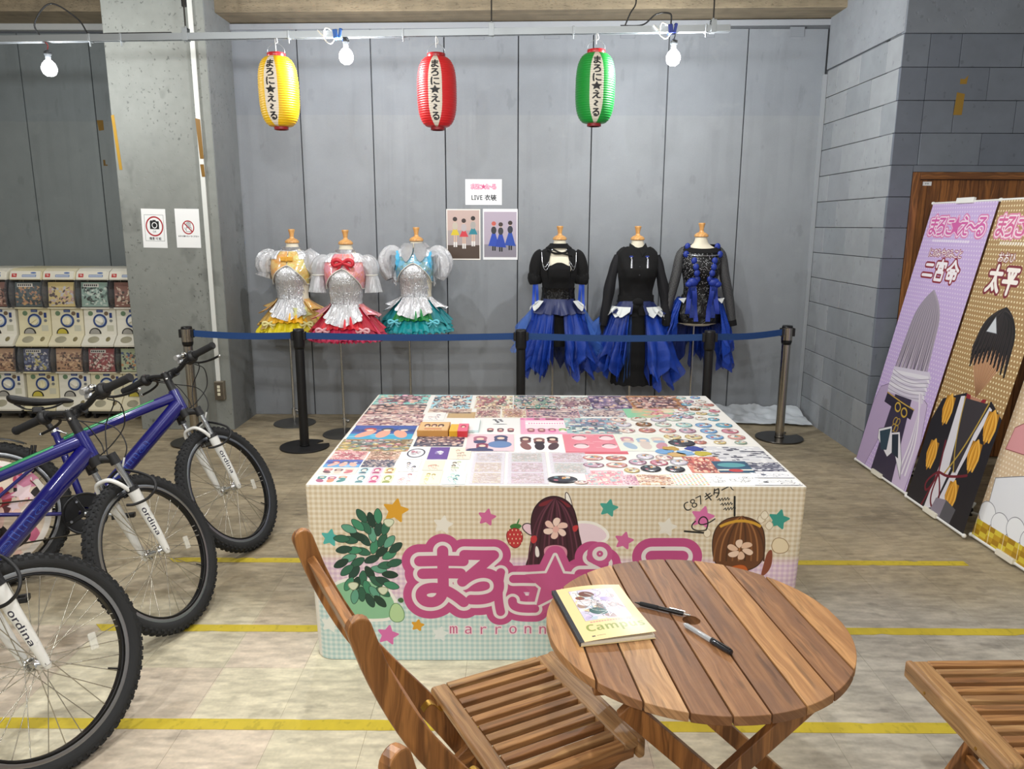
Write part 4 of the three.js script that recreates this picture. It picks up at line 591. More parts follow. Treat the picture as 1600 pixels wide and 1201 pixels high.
// cut-out acrylic charms
const charmCols = ['#c8a048', '#78a8d8', '#88b4e0', '#3848a0', '#c8b83c', '#d8b070'];
[[0.654, -3.084], [0.623, -3.044], [0.701, -3.023], [0.752, -3.086], [0.772, -3.017], [0.665, -3.0]].forEach(([x, z], i) => {
  reseed(700 + i); const pts = []; for (let k = 0; k < 14; k++) { const a = k / 14 * Math.PI * 2, r = 0.024 + 0.012 * rnd(); pts.push([r * 1.2 * Math.cos(a), r * Math.sin(a)]); }
  const m = obj('acrylic_charm', extrude(pts, 0.002, 0.0004).rotateX(-Math.PI / 2), std(charmCols[i], 0.25)); m.position.set(x, TH + 0.002, z);
  tag(m, ['tan cut-out charm at the back of the charm group', 'light blue cut-out charm at the left of the charm group', 'sky blue cut-out charm in the middle of the charm group', 'dark blue cut-out charm at the back right of the charm group', 'bright yellow cut-out charm at the right of the charm group', 'sandy cut-out charm at the front of the charm group'][i], 'charm', 'cut-out charms in front of the badges');
});
// boxed card decks
const boxArt = canvasTex(512, 256, (x) => { x.fillStyle = '#d09a58'; x.fillRect(0, 0, 512, 256); x.fillStyle = '#e2b880'; x.fillRect(14, 10, 484, 236); for (let i = 0; i < 3; i++) { x.fillStyle = ['#5a3028', '#6a3a2c', '#4a2a28'][i]; x.beginPath(); x.ellipse(140 + i * 116, 110, 52, 48, 0, 0, 7); x.fill(); x.fillStyle = '#f0cdb0'; x.beginPath(); x.ellipse(140 + i * 116, 130, 30, 28, 0, 0, 7); x.fill(); } x.fillStyle = '#c86a4a'; x.fillRect(110, 196, 290, 26); });
function deck(x, z, w, d, h, mat, side, label, turn = 0) { const t = thing('card_box', label, 'box', [x, TH + 0.001, z], turn); obj('carton', rbx(w, h, d, 0.002, 0, h / 2, 0), side, t); const g = new THREE.BoxGeometry(w * 0.985, 0.0012, d * 0.985); g.translate(0, h, 0); obj('lid_print', g, mat, t); return t; }
deck(-0.366, -3.335, 0.138, 0.15, 0.028, std('#ffffff', 0.4, 0, { map: boxArt }), std('#c08a48', 0.5), 'tan boxed deck of cards with three dark heads on its lid');
deck(-0.27, -3.32, 0.045, 0.12, 0.026, std('#e8b838', 0.4), std('#d8a020', 0.5), 'small yellow boxed deck between the tan box and the red box');
deck(-0.233, -3.318, 0.045, 0.13, 0.028, std('#ffffff', 0.4, 0, { map: canvasTex(128, 256, (x) => { x.fillStyle = '#e86a88'; x.fillRect(0, 0, 128, 256); x.fillStyle = '#a83040'; x.beginPath(); x.ellipse(64, 100, 36, 50, 0, 0, 7); x.fill(); x.fillStyle = '#f3d4c4'; x.beginPath(); x.ellipse(64, 116, 22, 26, 0, 0, 7); x.fill(); }) }), std('#c83038', 0.5), 'small red and pink boxed deck right of the yellow box');
deck(-0.207, -3.43, 0.085, 0.2, 0.012, std('#f2f4f4', 0.35), std('#c8e0e0', 0.5), 'flat white box behind the red box with a pale cyan edge');

// ---------------------------------------------------------------- the overhead rail, lanterns and bulbs
{
  const r = thing('overhead_rail', 'long galvanised steel rail hanging below the ceiling with lanterns and bulbs tied on', 'rail', [0, 0, 0]);
  const a = V(-5.9, 2.73, -5.2), b = V(1.353, 2.846, -5.2), len = b.distanceTo(a), ang = Math.atan2(b.y - a.y, b.x - a.x), mid = a.clone().add(b).multiplyScalar(0.5);
  const chan = new THREE.Shape(); [[-0.021, -0.02], [-0.021, 0.02], [0.021, 0.02], [0.021, -0.02], [0.01, -0.02], [0.01, -0.0175], [0.0185, -0.0175], [0.0185, 0.0175], [-0.0185, 0.0175], [-0.0185, -0.0175], [-0.01, -0.0175], [-0.01, -0.02]].forEach((p, i) => (i ? chan.lineTo(...p) : chan.moveTo(...p)));
  const g = new THREE.ExtrudeGeometry(chan, { depth: len, bevelEnabled: false }); g.translate(0, 0, -len / 2); g.rotateY(Math.PI / 2); g.rotateZ(ang); g.translate(mid.x, mid.y, mid.z);
  obj('channel', g, M.galv, r);
  const yAt = (x) => a.y + (x - a.x) * Math.tan(ang);
  for (const x of [-4.4, -2.107, -0.159, 1.247]) {
    obj('hanger_rod', rod(V(x, yAt(x) + 0.01, -5.2), V(x, 3.4, -5.2), 0.005), M.darkSteel, r);
    obj('hanger_bracket', [rbx(0.034, 0.075, 0.003, 0.001, x, yAt(x) + 0.012, -5.176), rbx(0.034, 0.004, 0.05, 0.001, x, yAt(x) + 0.05, -5.2), rbx(0.034, 0.075, 0.003, 0.001, x, yAt(x) + 0.012, -5.224), cyl(0.008, 0.008, 0.012, x, yAt(x) + 0.056, -5.2, 0, 0, 0, 6)], M.galv, r);
  }
  for (const x of [-3.45, -2.72, -2.52, -1.45, -0.72, 0.36, 1.2]) obj('rail_clip', [rbx(0.012, 0.05, 0.05, 0.003, x, yAt(x), -5.2), cyl(0.005, 0.005, 0.03, x, yAt(x) - 0.036, -5.19, 0, 0, 0, 8)], M.galv, r);
  const cb = std('#2b2d30', 0.5), y = yAt;
  tag(obj('lamp_cable', [wire([[-3.02, 2.6 + 0.17, -5.19], [-3.05, 2.86, -5.17], [-2.94, 2.98, -5.18], [-2.8, 2.9, -5.22], [-2.72, 2.8, -5.2], [-2.6, y(-2.6) + 0.026, -5.2], [-2.2, y(-2.2) + 0.026, -5.2]], 0.005, 60)], cb), 'dark lamp cable looping over the rail above the leftmost bulb', 'cable');
  tag(obj('lamp_cable', [wire([[0.66, y(0.66) + 0.026, -5.2], [0.8, y(0.8) + 0.03, -5.2], [0.88, y(0.88) + 0.085, -5.18], [0.97, y(0.97) + 0.09, -5.19], [0.98, y(0.98) + 0.03, -5.2]], 0.005, 50), wire([[0.7, 3.37, -5.25], [0.74, 3.1, -5.22], [0.755, 3.0, -5.21], [0.72, y(0.72) + 0.1, -5.2], [0.69, y(0.69) + 0.03, -5.2]], 0.005, 40)], cb), 'dark lamp cable rising from the rail between green lantern and right bulb', 'cable');
  tag(obj('plug', [rbx(0.03, 0.075, 0.022, 0.006, -2.145, 3.03, -5.3), cyl(0.006, 0.006, 0.4, -2.14, 3.25, -5.3, 0, 0, 0, 8)], M.black), 'black cable connector hanging beside the first rail hanger', 'plug');
  for (const [x, s, l] of [[-1.17, 1, 'blue tape tying the cable to the rail beside the middle bulb'], [0.955, 0.7, 'dark blue tape tying the cable to the rail above the right bulb']]) {
    const t = thing('rail_tie', l, 'cable tie', [x, y(x), -5.2]);
    obj('tape_wrap', [rbx(0.03, 0.056, 0.056, 0.006, 0.02, 0.0, 0, 0, 0, 0.12), rbx(0.02, 0.062, 0.05, 0.006, 0.05, 0.004, 0, 0, 0, -0.2)], std(s === 1 ? '#2f63b0' : '#2a3a8c', 0.45), t);
    obj('string', [wire([[0, 0.02, 0.03], [-0.04, 0.03, 0.035], [-0.05, -0.03, 0.03], [-0.01, -0.06, 0.03], [0.02, -0.03, 0.03]], 0.004, 24), wire([[-0.05, -0.02, 0.035], [-0.09, 0.02, 0.03]], 0.004, 6)], M.white, t);
  }
}
const bulbGlow = new THREE.MeshStandardMaterial({ color: '#ffffff', emissive: BULB_COLOR, emissiveIntensity: 12, roughness: 0.3 });
const socketMat = std('#3a3d40', 0.5);
const BULB_LABEL = ['bright bulb on a red cord at the far left, over the capsule machines', 'bright bulb on the rail between yellow and red lanterns', 'bright bulb hanging right of the green lantern', 'bulb above the middle bicycle, out of the picture', 'bulb above the table front, out of the picture', 'bulb above the right end of the table, out of the picture', 'bulb above the nearest bicycle, out of the picture', 'bulb above the round table, out of the picture', 'bulb above the right chair, out of the picture', 'bulb behind the camera on the left', 'bulb behind the camera on the right'];
BULBS.forEach(([x, y, z, k], i) => {
  const t = thing('light_bulb', BULB_LABEL[i], 'light bulb', [x, y, z]);
  obj('glass', lathe([[0.0001, -0.05], [0.02, -0.047], [0.037, -0.034], [0.046, -0.012], [0.0455, 0.006], [0.038, 0.026], [0.024, 0.043], [0.0145, 0.05], [0.0001, 0.05]], 20), bulbGlow, t);
  obj('socket', lathe([[0.0001, 0.05], [0.016, 0.05], [0.0165, 0.075], [0.022, 0.08], [0.024, 0.1], [0.012, 0.112], [0.0001, 0.114]], 16), socketMat, t);
  const top = i === 0 ? 0.17 : i < 3 ? 2.745 + 0.022 * x - y + 0.065 : 3.4 - y;
  obj('cord', wire([[0, 0.11, 0], [0.006, lerp(0.11, top, 0.5), 0], [i === 0 ? -0.014 : 0, top, 0.01]], 0.004, 12), i === 0 ? std('#8c2f2f', 0.5) : M.black, t);
  const l = new THREE.PointLight(BULB_COLOR, BULB_POWER * k, 0, 2); l.name = 'bulb_light'; l.castShadow = true; l.shadow.radius = 1.6; l.shadow.mapSize.set(1024, 1024); l.position.set(0, -0.005, 0); t.add(l);
});
// paper lanterns
function lantern(x, y0, y1, tilt, col, capCol, label, turn) {
  const H = y1 - y0, R = 0.128, t = thing('paper_lantern', label, 'lantern', [x, y0, -5.2]); t.rotation.z = tilt;
  const prof = [], n = 120; for (let i = 0; i <= n; i++) { const s = i / n, r = 0.05 + (R - 0.05) * Math.pow(1 - Math.pow(Math.abs(2 * s - 1), 3), 0.45) - 0.0032 * (0.5 + 0.5 * Math.cos(s * 30 * Math.PI * 2)); prof.push([r, 0.018 + s * (H - 0.04)]); }
  const skin = canvasTex(1024, 1024, (c, w, h) => {
    c.fillStyle = col; c.fillRect(0, 0, w, h);
    for (const k of [0.25, 0.75]) { c.fillStyle = '#ece5d6'; c.beginPath(); for (let i = 0; i <= 40; i++) { const s = i / 40, hw = 58 * (1 - 0.62 * Math.pow(Math.abs(2 * s - 1), 4)); c.lineTo(k * w - hw, s * h); } for (let i = 40; i >= 0; i--) { const s = i / 40, hw = 58 * (1 - 0.62 * Math.pow(Math.abs(2 * s - 1), 4)); c.lineTo(k * w + hw, s * h); } c.fill(); word(c, 'まろに★え～る', k * w, 140, 124, 124, 15, '#15141a', true, 0.72); }
  });
  const body = new THREE.LatheGeometry(prof.map((p) => new THREE.Vector2(p[0], p[1])), 64); body.rotateY(turn);
  obj('paper_shell', body, phy('#ffffff', 0.42, 0, { map: skin, transmission: 0.12, clearcoat: 0.15, clearcoatRoughness: 0.4 }), t);
  const cm = std(capCol, 0.3);
  obj('top_ring', lathe([[0.05, H - 0.028], [0.058, H - 0.026], [0.058, H - 0.002], [0.054, H], [0.047, H], [0.047, H - 0.02]], 32), cm, t); obj('bottom_ring', lathe([[0.036, 0], [0.044, 0], [0.046, 0.004], [0.046, 0.022], [0.05, 0.026], [0.036, 0.026]], 32), std('#8e1d24', 0.3), t);
  obj('wire_handle', wire([[-0.055, H - 0.006, 0], [-0.05, H + 0.03, 0], [0, H + 0.062, 0], [0.05, H + 0.03, 0], [0.055, H - 0.006, 0]], 0.0016, 24), M.galv, t);
  obj('hook', [wire([[0, H + 0.058, 0], [0.012, H + 0.064, 0], [0.01, H + 0.085, 0], [0, H + 0.1, 0], [0, 2.74 + 0.022 * x - y0, 0]], 0.003, 24)], M.white, t);
  return t;
}
lantern(-1.531, 2.225, 2.694, 0.016, '#f3c60a', '#b8242a', 'yellow paper lantern with black lettering on a white strip', -0.12 - Math.PI / 2);
lantern(-0.511, 2.225, 2.694, 0.004, '#d81f26', '#a0161c', 'red paper lantern with black lettering on a white strip', 0.0 - Math.PI / 2);
lantern(0.507, 2.25, 2.718, -0.006, '#12a23c', '#c8242a', 'green paper lantern with black lettering on a white strip', -0.02 - Math.PI / 2);

// ---------------------------------------------------------------- belt barrier
const beltMat = std('#1c4580', 0.7, 0, { bumpMap: weave, bumpScale: 0.0004 });
const POSTS = [[-2.42, -5.56, 0], [-1.565, -5.45, 1], [0.041, -5.46, 1], [1.398, -5.44, 1], [2.06, -5.74, 0]];
const postBlack = std('#121214', 0.42, 0, { bumpMap: bumpFine, bumpScale: 0.0003 }), postChrome = std('#b4aea4', 0.2, 1);
POSTS.forEach(([x, z, blk], i) => {
  const m = blk ? postBlack : postChrome, t = thing('stanchion', ['chrome barrier post beside the concrete pillar', 'black barrier post in front of the yellow costume', 'black barrier post in front of the first blue costume', 'black barrier post between the second and third blue costumes', 'chrome barrier post at the right end of the belt'][i], 'barrier post', [x, 0, z]);
  const s = new THREE.Shape(); s.absarc(0, 0, 0.178, 0.95, Math.PI * 2 + 0.42, false); s.quadraticCurveTo(0.12, 0.055, 0.07, 0.05); s.quadraticCurveTo(0.06, 0.1, 0.105, 0.147);
  const base = new THREE.ExtrudeGeometry(s, { depth: 0.008, bevelEnabled: true, bevelSize: 0.002, bevelThickness: 0.002, curveSegments: 40 }).rotateX(-Math.PI / 2); base.translate(0, 0.002, 0);
  obj('base', base, blk ? std('#1b1b1d', 0.5) : std('#55524e', 0.25, 0.9), t);
  obj('post', lathe([[0.0001, 0.012], [0.036, 0.012], [0.036, 0.02], [0.033, 0.022], [0.033, 0.78], [0.0001, 0.78]], 28), m, t);
  obj('belt_head', lathe([[0.0001, 0.74], [0.034, 0.74], [0.04, 0.76], [0.04, 0.872], [0.037, 0.885], [0.0001, 0.887]], 28), blk ? m : M.blackGloss, t);
  if (!blk) obj('head_sleeve', lathe([[0.0405, 0.775], [0.0415, 0.775], [0.0415, 0.868], [0.0405, 0.868]], 28), m, t);
  const o = [0.044, -0.044].map((d) => rbx(0.02, 0.062, 0.036, 0.004, d, 0.835, 0.004));
  obj('belt_clip', o, M.black, t);
});
for (let i = 0; i < 4; i++) {
  const [x0, z0] = POSTS[i], [x1, z1] = POSTS[i + 1], d = V(x1 - x0, 0, z1 - z0), L = d.length(), k = 0.052 / L;
  const g = grid(30, 1, (u, v) => { const s = lerp(k, 1 - k, u); return [lerp(x0, x1, s), 0.812 + v * 0.048 - 0.012 * Math.sin(Math.PI * u), lerp(z0, z1, s) + 0.004, u * L * 20, v]; });
  tag(obj('barrier_belt', thick(g, 0.0012), beltMat), ['blue belt from the chrome post at the pillar to the first black post', 'long blue belt crossing below the yellow, red and teal costumes', 'blue belt crossing in front of the blue skirts', 'short blue belt to the chrome post at the right end'][i], 'barrier belt');
}

// ---------------------------------------------------------------- capsule toy machines
const gachaArt = canvasTex(1024, 512, (x) => {
  const pals = [['#5a666a', '#c8a070', '#b88a70', '#40484c'], ['#d8c48a', '#c8a498', '#5a4a4c', '#c8c4cc'], ['#93aca2', '#5a7068', '#3a4040', '#ccd6cc'], ['#8a6258', '#c09888', '#443634', '#dccdb8'], ['#4a5070', '#808aa4', '#c0b678', '#d4d0d4'], ['#c09a7c', '#8a6454', '#dcbc98', '#5a443c'], ['#9a5054', '#d0b4a8', '#5c4440', '#e4d8cc'], ['#b8c2a0', '#56688a', '#c89068', '#363c48']];
  pals.forEach((p, i) => { reseed(900 + i); x.save(); x.translate((i % 4) * 256, (i >> 2) * 256); x.beginPath(); x.rect(0, 0, 256, 256); x.clip(); x.fillStyle = p[0]; x.fillRect(0, 0, 256, 256); for (let k = 0; k < 80; k++) { x.fillStyle = p[1 + k % 3]; x.beginPath(); x.ellipse(rr(10, 246), rr(50, 230), rr(5, 20), rr(4, 16), rnd() * 3, 0, 7); x.fill(); } x.fillStyle = '#e8e4dc'; if (i % 2 === 0) x.fillRect(20, 14, 150, 36); x.fillStyle = '#22262c'; for (let k = 0; k < 7 && i % 2 === 0; k++) x.fillRect(28 + k * 19, 22, 12, 20); x.fillStyle = p[3]; for (let k = 0; k < 9; k++) x.fillRect(rr(10, 230), rr(180, 240), 22, 10); x.restore(); });
});
const cream = [std('#ece4c6', 0.42), std('#e8dfba', 0.42), std('#efebdc', 0.42)], winMat = phy('#ffffff', 0.06, 0, { transmission: 1, thickness: 0, ior: 1.45 });
const pillTex = canvasTex(256, 128, (x) => { x.fillStyle = '#263f82'; x.fillRect(0, 0, 256, 128); x.fillStyle = '#c8d4ee'; for (let i = 0; i < 6; i++) x.fillRect(36 + i * 32, 50, 20, 26); });
const capTex = canvasTex(512, 128, (x) => { x.fillStyle = '#e9e5d6'; x.fillRect(0, 0, 512, 128); x.fillStyle = '#bf2a2c'; x.fillRect(26, 40, 84, 58); x.fillStyle = '#f2e6dc'; x.fillRect(44, 52, 42, 8); x.fillRect(52, 70, 42, 8); x.fillStyle = '#6c84b0'; x.fillRect(200, 56, 240, 40); x.fillStyle = '#dfe4ec'; for (let i = 0; i < 10; i++) x.fillRect(212 + i * 22, 66, 14, 20); x.fillStyle = '#3a62a8'; x.beginPath(); x.ellipse(390, 30, 50, 12, 0, 0, 7); x.fill(); });
function gacha(x, row, art, tone, label) {
  const W = 0.268, top = row === 1, y0 = top ? 0.625 : 0.075, H = top ? 0.637 : 0.55, t = thing('capsule_machine', label, 'capsule machine', [x, y0, -6.24], 0, 'capsule toy machines standing two high beside the pillar');
  const c = cream[tone], pb = top ? 0.078 : 0.09, wb = top ? 0.31 : 0.315, wt = top ? 0.55 : H - 0.004, hw = W / 2;
  // body: side profile extruded across the width (z forward)
  const prof = [[-0.42, 0], [0, 0], [0.002, 0.012], [-0.06, pb], [-0.075, pb + 0.008], [-0.09, wb - 0.012], [-0.045, wb], [-0.05, wb + 0.006], [-0.2, wb + 0.01], [-0.2, wt - 0.004]];
  if (top) prof.push([-0.032, wt - 0.002], [-0.03, wt + 0.012], [-0.05, H - 0.03], [-0.1, H - 0.004], [-0.16, H], [-0.42, H]); else prof.push([-0.06, wt], [-0.42, wt]);
  const body = extrude(prof.map(([z, y]) => [-z, y]), W - 0.006, 0.002); body.rotateY(Math.PI / 2); body.translate(-hw + 0.003, 0, 0);
  obj('body', body, c, t);
  const by = wb + 0.006, bulge = (s) => [-0.045 + 0.05 * Math.sin(Math.PI * (0.12 + 0.8 * s)) ** 0.8 + 0.01 * (1 - s), lerp(by, wt - 0.004, s)];
  const win = grid(4, 18, (u, v) => { const [z, y] = bulge(v); return [lerp(-hw + 0.005, hw - 0.005, u), y, z]; }); obj('window', thick(win, 0.002), winMat, t);
  for (const s of [-1, 1]) { const cheek = [[-0.19, by], ...Array.from({ length: 10 }, (_, i) => bulge(i / 9)), [-0.19, wt - 0.004]]; const g = extrude(cheek.map(([z, y]) => [-z, y]), 0.003); g.rotateY(Math.PI / 2); g.translate(s * (hw - 0.005) - 0.0015, 0, 0); obj('window_cheek', g, phy('#6a6c70', 0.15, 0, { transparent: true, opacity: 0.45 }), t); }
  obj('inner_back', bx(W - 0.02, wt - by - 0.01, 0.003, 0, (by + wt) / 2, -0.195), std('#34373c', 0.6), t);
  const card = new THREE.BoxGeometry(W * 0.82, (wt - by) * 0.86, 0.003), uv = card.attributes.uv; for (let i = 0; i < uv.count; i++) uv.setXY(i, ((art % 4) + uv.getX(i)) / 4, 1 - ((art >> 2) + 1 - uv.getY(i)) / 2); card.rotateX(-0.12); card.translate(-0.008, (by + wt) / 2 - 0.008, -0.06); obj('display_card', card, std('#ffffff', 0.4, 0, { map: gachaArt }), t);
  const pz = -0.0745, py = top ? 0.205 : 0.215;
  const tilt = (g, x, y, z) => { g.rotateX(-0.065); g.translate(x, y, z - (y - pb) * 0.065); return g; };
  obj('dial_ring', tilt(new THREE.TorusGeometry(0.049, 0.008, 10, 36), 0.002, py, pz + 0.005), std('#28437f', 0.35), t);
  obj('dial_plate', tilt(cyl(0.045, 0.045, 0.01, 0, 0, 0, Math.PI / 2, 0, 0, 32), 0.002, py, pz + 0.003), std('#b8c6d8', 0.35), t);
  const knob = obj('dial_knob', [tilt(cyl(0.036, 0.033, 0.016, 0, 0, 0, Math.PI / 2, 0, 0, 32), 0.002, py, pz + 0.012), tilt(rbx(0.062, 0.013, 0.014, 0.004, 0, 0, 0.014, 0, 0, 0.6 + art), 0.002, py, pz + 0.012)], c, t);
  obj('coin_plate', tilt(cyl(0.02, 0.02, 0.006, 0, 0, 0, Math.PI / 2, 0, 0, 20), -0.075, py + 0.06, pz + 0.002), std('#6f8a6c', 0.4), t); obj('coin_plate', tilt(cyl(0.017, 0.017, 0.006, 0, 0, 0, Math.PI / 2, 0, 0, 20), 0.056, py + 0.06, pz + 0.002), std('#7a6650', 0.4), t);
  obj('lock', tilt(cyl(0.012, 0.012, 0.008, 0, 0, 0, Math.PI / 2, 0, 0, 16), 0.093, py, pz + 0.003), M.steel, t);
  obj('price_label', tilt(rbx(0.054, 0.02, 0.003, 0.0015, 0, 0, 0), 0.002, py + 0.08, pz + 0.003), std('#ffffff', 0.4, 0, { map: pillTex }), t); obj('price_label', tilt(rbx(0.022, 0.042, 0.003, 0.0015, 0, 0, 0), 0.092, py + 0.045, pz + 0.003), std('#263f82', 0.4), t);
  obj('instruction_label', tilt(rbx(0.056, 0.05, 0.002, 0.001, 0, 0, 0), 0.083, py - 0.062, pz + 0.002), std('#cfcdb8', 0.5), t);
  const arch = new THREE.Shape(); arch.absarc(0, 0, 0.05, 0, Math.PI, false); const ag = new THREE.ExtrudeGeometry(arch, { depth: 0.006, bevelEnabled: false, curveSegments: 18 }); obj('chute_opening', tilt(ag, -0.045, pb + 0.018, pz + 0.001), std('#2a2824', 0.5), t);
  const arch2 = new THREE.Shape(); arch2.absarc(0, 0, 0.04, 0, Math.PI, false); obj('chute_card', tilt(new THREE.ExtrudeGeometry(arch2, { depth: 0.003, bevelEnabled: false, curveSegments: 18 }), -0.045, pb + 0.02, pz + 0.006), std(art % 3 === 1 ? '#c8b848' : '#a7a49c', 0.5), t);
  obj('chute_tray', place(sph(0.052, 0, 0, 0, 1, 0.24, 0.72), -0.045, pb * 0.55 + 0.004, -0.034, 0.9), std('#a9a48c', 0.5), t);
  obj('coin_return', place(sph(0.022, 0, 0, 0, 0.9, 0.3, 1.2), 0.075, pb * 0.6 + 0.006, -0.036, 0.9), std('#8a805c', 0.45), t);
  if (top) { const cap = new THREE.PlaneGeometry(W - 0.02, 0.068).toNonIndexed(); cap.rotateX(-0.36); cap.translate(0, 0.585, -0.034); obj('hood_label', cap, std('#ffffff', 0.45, 0, { map: capTex }), t); }
  else { for (const sx of [-1, 1]) for (const z of [-0.05, -0.36]) obj('caster', [cyl(0.028, 0.028, 0.02, sx * 0.1, -0.047, z, 0, 0, Math.PI / 2, 16), rbx(0.03, 0.02, 0.04, 0.003, sx * 0.1, -0.012, z)], M.black, t); obj('base_skirt', rbx(W - 0.02, 0.03, 0.36, 0.004, 0, -0.016, -0.2), std('#3a3a38', 0.6), t); }
  return t;
}
const MX = [-4.31, -4.018, -3.744, -3.47, -3.197];
const looks = [['brown interior', 'orange and grey card', 'yellow and violet card', 'mint green card', 'brick red card'], ['dark card', 'navy and yellow card', 'brown card on black', 'crimson card', 'pale green card']], pos = ['leftmost, cut by the picture edge', 'second from the left', 'middle', 'second from the pillar', 'next to the pillar'];
for (const [i, x] of MX.entries()) { gacha(x, 1, [3, 0, 1, 2, 3][i], [2, 1, 0, 2, 2][i], `cream capsule machine with ${looks[0][i]}, upper row, ${pos[i]}`); gacha(x, 0, [5, 4, 5, 6, 7][i], [2, 1, 2, 0, 0][i], `cream capsule machine with ${looks[1][i]}, lower row, ${pos[i]}`); }

// ---------------------------------------------------------------- tailor's dummies and costumes
// torso outline: y (relative to the neck top at 0) -> half width, half depth, forward shift
const TORSO = [[-0.7, 0.15, 0.105, 0], [-0.66, 0.165, 0.115, 0], [-0.6, 0.172, 0.118, 0], [-0.53, 0.152, 0.102, 0.004], [-0.45, 0.118, 0.086, 0.008], [-0.4, 0.114, 0.084, 0.01], [-0.34, 0.122, 0.092, 0.014], [-0.27, 0.136, 0.11, 0.022], [-0.22, 0.141, 0.113, 0.024], [-0.16, 0.146, 0.098, 0.014], [-0.12, 0.15, 0.086, 0.004], [-0.1, 0.142, 0.076, 0], [-0.082, 0.118, 0.067, -0.004], [-0.065, 0.085, 0.06, -0.004], [-0.045, 0.062, 0.055, -0.002], [-0.02, 0.052, 0.052, 0], [0, 0.05, 0.05, 0]];
function torsoAt(y) { let i = 0; while (i < TORSO.length - 2 && TORSO[i + 1][0] < y) i++; const a = TORSO[i], b = TORSO[i + 1], t = clamp((y - a[0]) / (b[0] - a[0]), 0, 1), s = t * t * (3 - 2 * t) * 0.5 + t * 0.5; return [lerp(a[1], b[1], s), lerp(a[2], b[2], s), lerp(a[3], b[3], s)]; }
function torsoPoint(a, y, off = 0) {   // a = 0 faces the viewer (+z), positive to the viewer's right
  const [w, d, f] = torsoAt(y), bust = y < -0.14 && y > -0.36 ? 0.018 * Math.sin(Math.PI * (y + 0.36) / 0.22) * (Math.exp(-((Math.abs(a) - 0.55) ** 2) * 6)) : 0;
  return [(w + off) * Math.sin(a), y + off * 0.8 * sstep(y, -0.13, -0.07), f + (d + off + bust) * Math.cos(a)];
}
const patch = (a0, a1, lo, hi, off, nu = 40, nv = 24, wob = () => 0) => grid(nu, nv, (u, v) => { const a = lerp(a0, a1, u), y = lerp(lo(a), hi(a), v), p = torsoPoint(a, y, off + wob(a, y)); return [p[0], p[1], p[2], a * 0.15, y]; });
const shell = (lo, hi, off, wob) => patch(-Math.PI, Math.PI, lo, hi, off, 72, 36, wob);
// gathered skirt: rings from the waist to a wavy hem
function skirt(y0, r0, y1, r1, folds, amp, seed, dz = 0.72, a0 = -Math.PI, a1 = Math.PI, hem = () => 0, sag = 1.3) {
  return grid(folds * 8, 16, (u, v) => { const a = lerp(a0, a1, u), k = Math.pow(v, sag), w = 1 + amp * v * (Math.sin(a * folds + 2 * vnoise(a * 3 + 9, seed, seed)) + 0.6 * Math.sin(a * folds * 2.3 + seed) * v), r = lerp(r0, r1, k) * w, y = lerp(y0, y1, v) + v * hem(a) + 0.006 * v * Math.sin(a * folds * 2 + seed); return [r * Math.sin(a), y, r * dz * Math.cos(a) + 0.01, a * 0.3, y]; });
}
function ribbonBow(x, y, z, s, mat, parent, tails = true, name = 'bow') {
  const loop = (d) => limb([[0, 0, 0], [d * 0.6 * s, 0.3 * s, 0.1 * s], [d * s, 0.12 * s, 0.12 * s], [d * 0.95 * s, -0.28 * s, 0.1 * s], [d * 0.4 * s, -0.16 * s, 0.06 * s], [0, 0, 0]], () => 0.2 * s, 8, 16), g = [loop(-1), loop(1), sph(0.2 * s, 0, 0, 0.08 * s, 1, 0.9, 0.8, 10)];
  if (tails) for (const d of [-1, 1]) g.push(thick(grid(3, 8, (u, v) => [d * (0.1 + 0.55 * v) * s + (u - 0.5) * 0.28 * s, -v * 0.85 * s, 0.06 * s + 0.05 * s * Math.sin(v * 5)]), 0.0012));
  const m = merge(g); m.translate(x, y, z); return obj(name, m, mat, parent);
}
const foil = phy('#eceef2', 0.24, 0.55, { bumpMap: scaled(bumpCrinkle, 4, 4), bumpScale: 0.004, clearcoat: 0.7, clearcoatRoughness: 0.2 }), satin = (c) => phy(c, 0.45, 0, { sheen: 0.5, sheenRoughness: 0.4, sheenColor: new THREE.Color(c), bumpMap: scaled(weave, 12, 12), bumpScale: 0.0003 });
const sheer = (c, o = 0.72) => phy(c, 0.42, 0, { transparent: true, opacity: o, sheen: 0.6, sheenRoughness: 0.5, sheenColor: new THREE.Color(c) });
const bodySkin = std('#e4dcc6', 0.7, 0, { bumpMap: scaled(weave, 20, 20), bumpScale: 0.0003 }), capWood = grainUV; const finialMat = std('#ffffff', 0.35, 0, { map: woodD });
